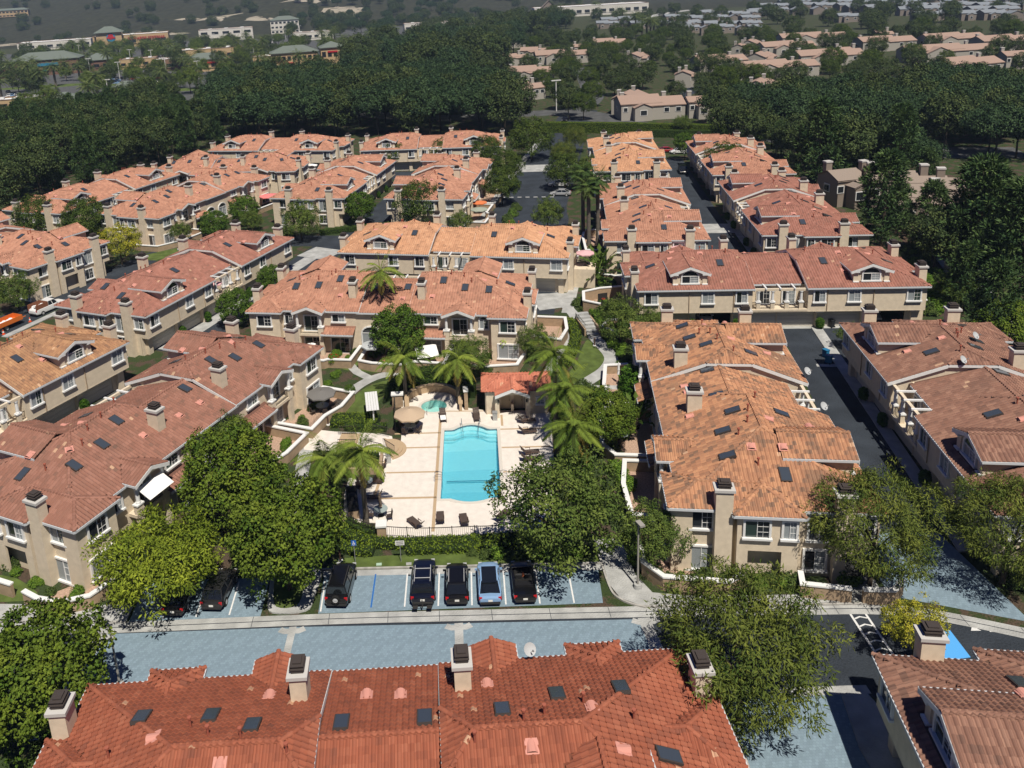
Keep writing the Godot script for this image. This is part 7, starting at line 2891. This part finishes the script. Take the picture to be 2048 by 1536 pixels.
func flat_roof_box(b: MB, w: float, d: float, h: float) -> void:
	for s in [-1.0, 1.0]:
		b.box(Vector3(0, h / 2, s * (d / 2 - 0.15)), Vector3(w, h, 0.3))
		b.box(Vector3(s * (w / 2 - 0.15), h / 2, 0), Vector3(0.3, h, d - 0.6))


func far_window(parent: Node3D, at: Vector3, turn: float, w: float, h: float, m := "glass_dark", fm := "trim") -> void:
	var f := part(parent, "window", box_mesh(Vector3(w + 0.3, h + 0.3, 0.12), fm), at, turn)
	part(f, "pane", box_mesh(Vector3(w, h, 0.1), m), Vector3(0, 0, 0.04))


func pale_house(called: String, label: String, group: String, x: float, z: float, turn: float, l: float, roof_m: String, wall_m: String, y := 0.0, detail := true) -> void:
	var o := thing(called, label, "house", Vector3(x, y, z), deg_to_rad(turn), group)
	var w := clampf(l * 0.55, 7.0, 11.0)
	var key := "ph%.0f%s" % [l, roof_m]
	var h := 5.4
	if not cache.has(key):
		var vols := [Vol.new(-l / 2, l / 2 * 0.3, -w / 2, w / 2, h, 0.42, false, 0, 0), Vol.new(-l / 2 * 0.25, l / 2, -w / 2 + 1.6, w / 2 + 1.4, h - 0.7, 0.42, false, 0, 0), Vol.new(-w * 0.2, w / 2 + 2.6, -l * 0.32, -l * 0.02, h - 1.0, 0.42, true, 0, 0)]
		var b := MB.new()
		var rb := MB.new()
		for v in vols:
			v.deck(rb, 0.0)
			v.deck(rb, 0.22)
			for a in [v.a0 + 0.3, v.a1 - 0.3]:
				gable_wall(b, v, a, 0.35, 0.0, false)
			for s in [v.b0 + 0.4, v.b1 - 0.4]:
				var p: Vector3 = v.at((v.a0 + v.a1) / 2, s, v.h / 2)
				b.box(p, v.at(v.a1 - v.a0 - 0.6, 0.2, 0).abs() + Vector3(0, v.h, 0))
		cache[key] = [b.mesh(M[wall_m]), rb.mesh(M[roof_m])]
	part(o, "wall", cache[key][0])
	part(o, "roof", cache[key][1])
	if not detail:
		part(o, "chimney", box_mesh(Vector3(1.2, 2.6, 1.0), wall_m), Vector3(l * 0.2, h + 1.2, 0))
		far_window(o, Vector3(l * 0.25, 2.9, w / 2 + 1.16), 0, 1.8, 1.3)
		far_window(o, Vector3(-l * 0.17, 2.4, w / 2 + 2.5), 0, 1.6, 1.3)
		return
	for q in [[l * 0.22, 0.9], [-l * 0.4, -w * 0.2]]:
		var c := part(o, "chimney", box_mesh(Vector3(1.3, 4.4, 1.1), wall_m), Vector3(q[0], h + 0.6, q[1]))
		part(c, "cap", box_mesh(Vector3(1.5, 0.3, 1.3), "cap_stone"), Vector3(0, 2.3, 0))
	far_window(o, Vector3(l * 0.2, 3.2, w / 2 + 1.16), 0, 1.5, 1.3)
	far_window(o, Vector3(l * 0.38, 3.2, w / 2 + 1.16), 0, 1.5, 1.3)
	far_window(o, Vector3(-l * 0.17, 2.7, w / 2 + 2.42), 0, 2.0, 1.5)
	far_window(o, Vector3(-l * 0.42, 3.6, w / 2 - 0.24), 0, 1.2, 1.2)
	far_window(o, Vector3(l / 2 - 0.14, 3.2, 1.4), PI / 2, 1.4, 1.3)
	far_window(o, Vector3(-l / 2 + 0.14, 3.4, 0), -PI / 2, 1.4, 1.3)


func shop(called: String, label: String, x: float, z: float, turn: float, w: float, d: float, h: float, wall_m: String, roof := "flat", cols := 6, floors := 1, y := 0.0, group := "shopping centre buildings") -> Node3D:
	var o := thing(called, label, "building", Vector3(x, y, z), deg_to_rad(turn), group)
	var b := MB.new()
	flat_roof_box(b, w, d, h)
	b.box(Vector3(0, h * 0.30, d / 2 + 0.1), Vector3(w * 0.98, 0.5, 0.5))
	part(o, "wall", b.mesh(M[wall_m]))
	if roof == "flat":
		part(o, "roof", box_mesh(Vector3(w - 0.6, 0.3, d - 0.6), "white_roof"), Vector3(0, h - 0.55, 0))
		b = MB.new()
		for s in [-1.0, 1.0]:
			b.box(Vector3(0, h + 0.12, s * (d / 2 - 0.15)), Vector3(w + 0.5, 0.3, 0.6))
			b.box(Vector3(s * (w / 2 - 0.15), h + 0.12, 0), Vector3(0.6, 0.3, d - 0.4))
		part(o, "cornice", b.mesh(M.shop_brown))
		for i in 3:
			part(o, "rooftop_unit", box_mesh(Vector3(w * 0.05 + 1, 1.0, 2.0), "metal_pale"), Vector3(w * (-0.3 + 0.3 * i), h + 0.2, -d * 0.15))
	else:
		b = MB.new()
		var v := Vol.new(-w / 2 - 0.8, w / 2 + 0.8, -d / 2 - 0.8, d / 2 + 0.8, h, 0.42, false, 1, 1) if w >= d else Vol.new(-d / 2 - 0.8, d / 2 + 0.8, -w / 2 - 0.8, w / 2 + 0.8, h, 0.42, true, 1, 1)
		v.deck(b, 0.0)
		v.deck(b, 0.35)
		b.box(Vector3(0, h - 0.2, 0), Vector3(w + 1.6, 0.35, d + 1.6))
		part(o, "roof", b.mesh(M.green_roof))
	for k in floors:
		var fh := h / floors
		for i in cols:
			var fx := -w / 2 + (i + 0.5) * w / cols
			far_window(o, Vector3(fx, fh * (k + 0.42), d / 2 + 0.02), 0, w / cols * 0.62, fh * 0.42, "glass_dark", "shop_brown" if wall_m != "shop_white" else "trim")
	return o


func hill_y(x: float, z: float) -> float:
	var t := clampf((-z - 1090.0 + 0.12 * x) / 900.0, 0.0, 1.0)
	t = t * t * (3.0 - 2.0 * t)
	var side := clampf((420.0 - x) / 600.0, 0.0, 1.0)
	return 125.0 * t * side + (16.0 * flat_noise.get_noise_2d(x * 0.006, z * 0.006) + 5.0 * flat_noise.get_noise_2d(x * 0.03, z * 0.03)) * clampf(t * 6.0, 0.0, 1.0) * side


var wood := []


func scatter(poly: PackedVector2Array, gap: float, kinds: Array, hmin: float, hmax: float, fat: float, label: String, group: String, avoid: Array, called_kind := "") -> int:
	var box := Rect2(poly[0], Vector2.ZERO)
	for p in poly:
		box = box.expand(p)
	var n := 0
	var z := box.position.y
	while z < box.end.y:
		var x := box.position.x
		while x < box.end.x:
			var p := Vector2(x + rng.randf_range(-0.4, 0.4) * gap, z + rng.randf_range(-0.4, 0.4) * gap)
			x += gap
			if not Geometry2D.is_point_in_polygon(p, poly):
				continue
			var ok := true
			for a in avoid:
				if Vector2(a[0], a[1]).distance_squared_to(p) < a[2] * a[2]:
					ok = false
					break
			if not ok:
				continue
			var k: String = kinds[rng.randi() % kinds.size()]
			var h := rng.randf_range(hmin, hmax)
			var at := Vector3(p.x, hill_y(p.x, p.y) if p.y < -1100.0 else 0.0, p.y)
			wood.append([h * fat / at.distance_to(Vector3(0, 46.5, 0)), k, at, h * (0.5 if k == "pine" else 0.68), h * fat * (0.5 if k == "pine" else 0.55), label, group])
			n += 1
		z += gap
	return n


func make_background() -> void:
	mat("pale_tile", lin(0.40, 0.285, 0.235), 0.9, speckle(0.05, 0.82, 1.0, 5), 0.35)
	mat("taupe_tile", lin(0.33, 0.27, 0.23), 0.9, speckle(0.05, 0.82, 1.0, 5), 0.35)
	mat("grey_tile", lin(0.25, 0.28, 0.32), 0.9, speckle(0.05, 0.82, 1.0, 5), 0.35)
	mat("pale_wall", lin(0.36, 0.34, 0.31), 0.9)
	mat("taupe_wall", lin(0.24, 0.20, 0.17), 0.9)
	mat("grey_wall", lin(0.22, 0.19, 0.17), 0.9)
	mat("shop_tan", lin(0.52, 0.38, 0.22), 0.9, speckle(0.03, 0.9, 1.0), 0.1)
	mat("shop_brick", lin(0.20, 0.115, 0.085), 0.9, speckle(0.03, 0.85, 1.0), 0.1)
	mat("shop_brown", lin(0.22, 0.14, 0.10), 0.9)
	mat("shop_white", lin(0.62, 0.60, 0.56), 0.9)
	mat("white_roof", lin(0.72, 0.74, 0.76), 0.8)
	mat("green_roof", lin(0.155, 0.185, 0.165), 0.8, speckle(0.04, 0.88, 1.0), 0.2)
	mat("metal_pale", lin(0.6, 0.6, 0.6), 0.6)
	mat("sign_red", lin(0.42, 0.02, 0.03), 0.6)
	mat("sign_teal", lin(0.03, 0.20, 0.34), 0.6)
	mat("green_awning", lin(0.02, 0.12, 0.07), 0.8)
	# far ground: streets and car parks
	sheet("far_street", ribbon(smooth(pts(FAR_STREET), false, 4), 13.0), 0.006, "old_asphalt")
	sheet("far_street", ribbon(smooth(pts([50, -292, 66, -330, 75, -380, 84, -450]), false, 4), 9.0), 0.008, "old_asphalt")
	sheet("car_park", pts(MALL_LOT), 0.004, "old_asphalt")
	sheet("car_park", pts(FAR_MALL), 0.005, "old_asphalt")
	sheet("far_lane", ribbon(pts([150, -305, 172, -330, 205, -345]), 12.0), 0.007, "asphalt")
	sheet("far_lane", ribbon(pts([95, -318, 112, -345, 140, -380]), 7.0), 0.007, "asphalt")
	sheet("far_lane", ribbon(pts([190, -840, 290, -1010, 420, -1150]), 14.0), 0.009, "concrete")
	sheet("dry_bank", pts([84, -150, 90, -146, 84, -122, 72, -104, 69, -108, 78, -128]), 0.008, "bark_mulch")
	sheet("far_lane", ribbon(pts([88, -132, 76, -106, 70, -92]), 2.0), 0.012, "concrete")
	for q in [[-300, -640, 40, 16], [-170, -505, 26, 8], [-120, -455, 22, 8], [-230, -520, 30, 10]]:
		sheet("car_park_island", disc(Vector2(q[0], q[1]), q[2], 16, q[3]), 0.02, "lawn")
	# hills behind the shopping centre
	var hb := MB.new()
	var nx := 70
	var nzz := 40
	for i in nx:
		for j in nzz:
			var x0 := -2600.0 + 3100.0 * i / nx
			var x1 := -2600.0 + 3100.0 * (i + 1) / nx
			var z0 := -1060.0 - 1900.0 * j / nzz
			var z1 := -1060.0 - 1900.0 * (j + 1) / nzz
			hb.quad(Vector3(x0, hill_y(x0, z0) + 0.02, z0), Vector3(x1, hill_y(x1, z0) + 0.02, z0), Vector3(x1, hill_y(x1, z1) + 0.02, z1), Vector3(x0, hill_y(x0, z1) + 0.02, z1), Vector3.UP)
	structure("hills", hb.mesh(M.scrub))
	for q in [[-500, -1190, 70, 26], [-420, -1230, 40, 16], [-330, -1330, 55, 22], [-250, -1300, 40, 18], [-180, -1420, 36, 30], [-600, -1150, 60, 14], [-350, -1180, 30, 14], [-110, -1300, 30, 40]]:
		var sb := MB.new()
		var ol := PackedVector2Array()
		for k in 22:
			var t := TAU * k / 22.0
			var rr := 1.0 + 0.7 * flat_noise.get_noise_2d(q[0] + cos(t) * 3.0, q[1] + sin(t) * 3.0)
			ol.append(Vector2(q[0] + cos(t) * q[2] * rr, q[1] + sin(t) * q[3] * rr))
		var cc := Vector2(q[0], q[1])
		for k in 22:
			for ring_k in 3:
				var f0 := ring_k / 3.0
				var f1 := (ring_k + 1) / 3.0
				var a: Vector2 = cc.lerp(ol[k], f0)
				var b2: Vector2 = cc.lerp(ol[(k + 1) % 22], f0)
				var c2: Vector2 = cc.lerp(ol[(k + 1) % 22], f1)
				var d: Vector2 = cc.lerp(ol[k], f1)
				sb.quad(Vector3(a.x, hill_y(a.x, a.y) + 1.2, a.y), Vector3(b2.x, hill_y(b2.x, b2.y) + 1.2, b2.y), Vector3(c2.x, hill_y(c2.x, c2.y) + 1.0 - ring_k * 0.4, c2.y), Vector3(d.x, hill_y(d.x, d.y) + 1.0 - ring_k * 0.4, d.y), Vector3.UP)
		structure("sandy_slope", sb.mesh(M.sand))
	# pale roofed houses
	var avoid := []
	var ord := ["first", "second", "third", "fourth", "fifth", "sixth", "seventh", "eighth", "ninth", "tenth", "eleventh"]
	for i in PALE_HOUSES.size():
		var q: Array = PALE_HOUSES[i]
		var depth: String = "furthest" if i < 11 else "middle" if i < 22 else "nearest"
		pale_house("pale_house", "pale tiled house beyond the estate, %s of the %s band counted from the back" % [ord[i % 11], depth], "pale tiled houses beyond the estate", q[0], q[1], q[3], clampf(q[2] * 1.15, 10.0, 40.0), "pale_tile", "pale_wall")
		avoid.append([q[0], q[1], q[2] * 0.45 + 2.5])
		avoid.append([q[0] * 0.975, q[1] * 0.975, q[2] * 0.4 + 2.0])
	for q in [[92, -158, 14, -12, "taupe roofed house behind the pines at the right, main gable"], [84, -163, 10, 10, "taupe roofed house left of the pines with a tall chimney"], [100, -150, 12, -20, "taupe roofed house at the right edge behind the big pine"], [88.5, -147, 11, -25, "low taupe roofed house in front of the main taupe gable"]]:
		pale_house("taupe_house", q[4], "taupe roofed houses at the right", q[0], q[1], q[3], q[2], "taupe_tile", "taupe_wall")
		avoid.append([q[0], q[1], 9.0])
	for i in GREY_HOUSES.size():
		var q: Array = GREY_HOUSES[i]
		pale_house("grey_house", "slate grey roofed house in the dense far estate", "slate grey houses of the far estate", q[0], q[1], q[3], clampf(q[2] * 1.3, 10.0, 24.0), "grey_tile", "grey_wall", 0.0, false)
	# shopping centre
	var c := shop("cinema", "tan cinema with a green tower roof and red letters", -317, -955, 14, 78, 40, 13, "shop_tan", "flat", 5)
	var tw := MB.new()
	flat_roof_box(tw, 26, 18, 17)
	part(c, "tower", tw.mesh(M.shop_tan), Vector3(-22, 0, 14))
	var tv := MB.new()
	var vv := Vol.new(-15, 15, -11, 11, 17, 0.55, false, 1, 1)
	vv.deck(tv, 0.0)
	tv.box(Vector3(0, 16.8, 0), Vector3(30, 0.4, 22))
	part(c, "tower_roof", tv.mesh(M.green_roof), Vector3(-22, 0, 14))
	var em := MB.new()
	em.tube(Vector3.ZERO, Vector3(0, 0, 0.6), 4.6, 4.6, 24)
	part(c, "round_emblem", em.mesh(M.sign_teal), Vector3(-20, 11.5, 23.1))
	em = MB.new()
	em.tube(Vector3.ZERO, Vector3(0, 0, 0.5), 3.0, 3.0, 20)
	em.box(Vector3(0, -1.2, 0.3), Vector3(8.6, 1.6, 0.8))
	part(c, "emblem_centre", em.mesh(M.sign_red), Vector3(-20, 12.3, 23.4))
	var tm := TextMesh.new()
	tm.text = "EDWARDS CINEMAS"
	var fnt := SystemFont.new()
	fnt.font_names = PackedStringArray(["Droid Serif"])
	fnt.font_weight = 700
	tm.font = fnt
	tm.font_size = 64
	tm.pixel_size = 0.058
	tm.depth = 0.6
	tm.material = M.sign_red
	part(c, "lettering", tm, Vector3(16, 9.0, 20.6))
	shop("long_store", "long low store with a white roof left of the cinema", -420, -1000, 16, 78, 40, 9, "shop_white", "flat", 8)
	c = shop("brick_store", "brown brick store with green hip roofs at the left", -268, -618, 12, 46, 22, 11, "shop_brick", "hip", 7)
	part(c, "sign", box_mesh(Vector3(14, 2.0, 0.4), "sign_teal"), Vector3(2, 7.6, 11.3))
	for i in 3:
		part(c, "awning", box_mesh(Vector3(5, 0.3, 2.2), "green_awning"), Vector3(-14 + i * 13, 3.4, 12.0))
	shop("brick_store", "lower brown brick wing with a white roof at the left edge", -298, -612, 12, 26, 20, 7, "shop_brick", "flat", 4)
	shop("brick_store", "brown brick store wing right of the green hip roof", -236, -628, 12, 20, 20, 8, "shop_brick", "hip", 3)
	shop("strip_mall", "low tan strip of shops in front of the cinema car park", -206, -628, 12, 26, 14, 7, "shop_tan", "flat", 5)
	c = shop("strip_mall", "tan shops with a brown corner tower in the middle of the centre", -172, -590, 12, 22, 18, 8, "shop_brown", "flat", 3)
	c = shop("strip_mall", "tan shops with a green hip roof and a red sign", -143, -570, 12, 26, 16, 8, "shop_tan", "hip", 5)
	part(c, "sign", box_mesh(Vector3(6, 1.0, 0.4), "sign_red"), Vector3(4, 5.6, 8.3))
	shop("strip_mall", "white roofed shops behind the green hip roof", -160, -650, 12, 50, 20, 10, "shop_tan", "flat", 8)
	c = shop("two_storey_shops", "two storey tan building with a row of square windows and red signs", -78, -528, 10, 28, 16, 12, "shop_tan", "hip", 9, 2)
	part(c, "sign", box_mesh(Vector3(7, 1.0, 0.4), "sign_red"), Vector3(-4, 5.6, 8.4))
	c = shop("two_storey_shops", "corner tower with a green hip roof right of the square windows", -54, -523, 10, 14, 14, 14, "shop_tan", "hip", 4, 2)
	part(c, "sign", box_mesh(Vector3(6, 0.9, 0.4), "sign_red"), Vector3(0, 11.4, 7.3))
	shop("two_storey_shops", "lower tan shop wing behind the square windows", -98, -548, 10, 18, 14, 9, "shop_tan", "flat", 4)
	shop("pavilion", "brick pavilion with an arched gate and a green hip roof", -143, -412, 6, 14, 11, 7.5, "shop_brick", "hip", 2)
	shop("pavilion", "smaller brick pavilion right of the arched one", -132, -416, 6, 11, 10, 6, "shop_brick", "hip", 2)
	c = shop("corner_shop", "dark brick corner shop with a red awning before the car park", -152, -362, 20, 11, 10, 9, "shop_brick", "hip", 2)
	part(c, "awning", box_mesh(Vector3(6, 0.4, 2.4), "sign_red"), Vector3(2, 3.6, 6.0))
	shop("low_shop", "low flat roofed shop at the left edge behind the pines", -196, -412, 12, 26, 14, 5, "shop_tan", "flat", 5)
	shop("far_office", "white office block with bands of windows beyond the cinema", -164, -1060, 8, 34, 20, 16, "shop_white", "hip", 7, 3)
	shop("far_office", "white parking deck beyond the palms", -214, -960, 10, 58, 26, 13, "shop_white", "flat", 5, 2)
	shop("far_office", "low white store by the far road", -108, -875, 8, 40, 18, 8, "shop_white", "flat", 6)
	shop("far_office", "white warehouse among trees in the top middle", 8, -915, 4, 48, 22, 9, "shop_white", "flat", 6)
	shop("far_office", "pale market building right of the white warehouse", 50, -815, -6, 34, 18, 9, "shop_white", "flat", 6)
	shop("far_office", "small grey roofed shop below the white warehouse", -24, -695, 4, 18, 14, 6, "shop_white", "flat", 4)
	c = shop("big_store", "long white roofed store at the top edge with a gabled entrance", 213, -1080, -4, 138, 50, 12, "shop_white", "flat", 14)
	var gb := MB.new()
	var gv := Vol.new(18, 34, -11, 11, 11, 0.9, true, 0, 0)
	gv.deck(gb, 0.0)
	gb.box(Vector3(0, 5.5, 26), Vector3(20, 11, 14))
	gable_wall(gb, gv, 33.0, 0.5, 0.0, false)
	part(c, "entrance", gb.mesh(M.taupe_wall), Vector3(-52, 0, 0))
	for q in [[-700, -1500, "pale apartment row on the hill at the top left corner", 60], [-520, -1560, "second pale apartment row on the hill at the top left", 40]]:
		shop("hill_apartments", q[2], q[0], q[1], 10, q[3], 14, 11, "shop_tan", "hip", 10, 2, hill_y(q[0], q[1]) - 1.0, "apartments on the hill")
	for i in LOT_LAMPS.size():
		var q: Array = LOT_LAMPS[i]
		var o := thing("lot_lamp", "tall twin headed lamp of the far car parks", "street lamp", Vector3(q[0], 0, q[1]), 0.2, "car park lamps")
		part(o, "pole", box_mesh(Vector3(0.3, 11, 0.3), "metal_pale"), Vector3(0, 5.5, 0))
		part(o, "lamp_head", box_mesh(Vector3(3.6, 0.3, 0.8), "metal_pale"), Vector3(0, 11.1, 0))
	var paints := ["car_white", "car_silver", "car_black", "car_charcoal", "car_red", "car_navy", "car_white", "car_blue"]
	for i in LOT_CARS.size():
		var q: Array = LOT_CARS[i]
		var k: String = ["sedan", "suv", "hatch"][i % 3]
		car("small car parked in the far shopping centre lot", k, paints[rng.randi() % 8], q[0], q[1], [10, 100][rng.randi() % 2], "cars in the shopping centre lot", "", false)
	for q in DATE_PALMS:
		frond_palm("date", q[0], q[1], rng.randf_range(10.0, 15.0), "date palm of the far shopping centre", "date palms of the shopping centre", 2.3)
	for i in 46:
		var p := Vector2(rng.randf_range(-330, -60), rng.randf_range(-900, -430))
		if Geometry2D.is_point_in_polygon(p, pts(MALL_LOT)):
			frond_palm("date", p.x, p.y, rng.randf_range(9.0, 14.0), "date palm of the far shopping centre", "date palms of the shopping centre", 2.2)
	# woods
	var pf := thing("picket_fence", "white picket fence with tan piers on the dry bank at the right", "fence")
	for i in 3:
		var p := Vector2(84.2, -138.5).lerp(Vector2(78.2, -120.5), i / 2.0)
		part(pf, "pier", box_mesh(Vector3(0.7, 1.7, 0.7), "stucco"), Vector3(p.x, 0.85, p.y))
	for i in 44:
		var p := Vector2(84.2, -138.5).lerp(Vector2(78.2, -120.5), (i + 0.5) / 44.0)
		part(pf, "picket", box_mesh(Vector3(0.2, 1.3, 0.2), "white_paint"), Vector3(p.x, 0.65, p.y))
	part(pf, "rail", strip_wall(pts([84.2, -138.5, 78.2, -120.5]), 1.3, 1.42, 0.12, "white_paint"))
	scatter(pts(PINE_BELT), 7.6, ["pine", "pine", "forest"], 12.0, 15.5, 0.62, "dark pine in the belt along the left of the estate", "pine belt on the left", [])
	scatter(pts(FICUS_BELT), 10.5, ["ficus", "ficus", "forest"], 13.0, 17.0, 0.78, "broad dark tree in the belt behind the estate", "broad trees behind the estate", [])
	scatter(pts(MID_WOOD), 21.0, ["forest", "ficus"], 13.0, 19.0, 0.95, "tree in the wood between the shops and the pale houses", "wood in the top middle", [])
	scatter(pts(RIGHT_BELT), 9.5, ["ficus", "ficus", "forest"], 10.0, 13.5, 0.85, "broad dark tree in the belt at the upper right", "tree belt at the upper right", avoid)
	scatter(pts([88, -178, 86, -160, 94, -150, 108, -180, 100, -222, 82, -243, 82, -215]), 8.5, ["ficus", "pine", "forest"], 8.0, 12.0, 0.8, "dark tree right of the far right alley blocks", "dark trees right of the alley blocks", avoid)
	scatter(pts(RIGHT_SLOPE), 8.5, ["pine", "forest"], 9.0, 15.0, 0.7, "pine on the slope at the right edge", "pines on the right slope", avoid)
	scatter(pts(PALE_AREA), 19.0, ["forest", "forest", "darkround"], 6.0, 10.5, 0.85, "tree between the pale tiled houses", "trees among the pale houses", avoid)
	scatter(pts(GREY_AREA), 52.0, ["forest"], 8.0, 12.0, 1.0, "tree between the slate grey houses", "trees among the grey houses", [])
	scatter(pts(FAR_MALL), 40.0, ["forest", "ficus"], 9.0, 14.0, 1.0, "tree among the far white stores", "trees among the far stores", [])
	scatter(pts([-190, -379, -85, -333, -80, -500, -40, -600, -100, -800, -300, -900, -420, -850, -300, -560]), 31.0, ["forest", "open"], 8.0, 12.0, 0.9, "tree in the shopping centre car park", "trees in the car park", [[-143, -412, 16], [-132, -416, 12], [-152, -362, 14], [-196, -412, 20]])
	for i in 160:
		var x := rng.randf_range(-1100, 250)
		var z := rng.randf_range(-1110, -1750)
		wood.append([0.0, "forest", Vector3(x, hill_y(x, z), z), 6.0, rng.randf_range(4.0, 9.0), "", ""])
	# the largest in view are trees of their own, the rest one far wood
	wood.sort_custom(func(a, b): return a[0] > b[0])
	var rest := {}
	var trunks := []
	for i in wood.size():
		var w: Array = wood[i]
		if i < 245:
			tree(w[1], w[2].x, w[2].z, w[3], w[4], w[5], w[6], w[2].y)
			continue
		var v := i % 2
		var key: String = "%s%d" % [w[1], v]
		if not rest.has(key):
			rest[key] = [pine_mesh(v) if w[1] == "pine" else crown_mesh(w[1], v), []]
		var b := Basis(Vector3.UP, i * 1.7)
		if w[1] == "pine":
			rest[key][1].append(Transform3D(b.scaled(Vector3(w[4] / 0.42, w[3] * 2.0, w[4] / 0.42)), w[2]))
		else:
			rest[key][1].append(Transform3D(b.scaled(Vector3.ONE * w[4] * 1.16), w[2] + Vector3(0, w[3], 0)))
		trunks.append(Transform3D(Basis().scaled(Vector3(w[4] / 3.8, w[3] / 4.3, w[4] / 3.8)), w[2]))
	var far := thing("far_wood", "far off trees between the houses, stores and hills", "wood")
	far.set_meta("kind", "stuff")
	for key in rest:
		copies(far, "crowns", rest[key][0], rest[key][1])
	copies(far, "trunks", trunk_mesh(4.0, 0.17, 2.6, "bark", 1), trunks)
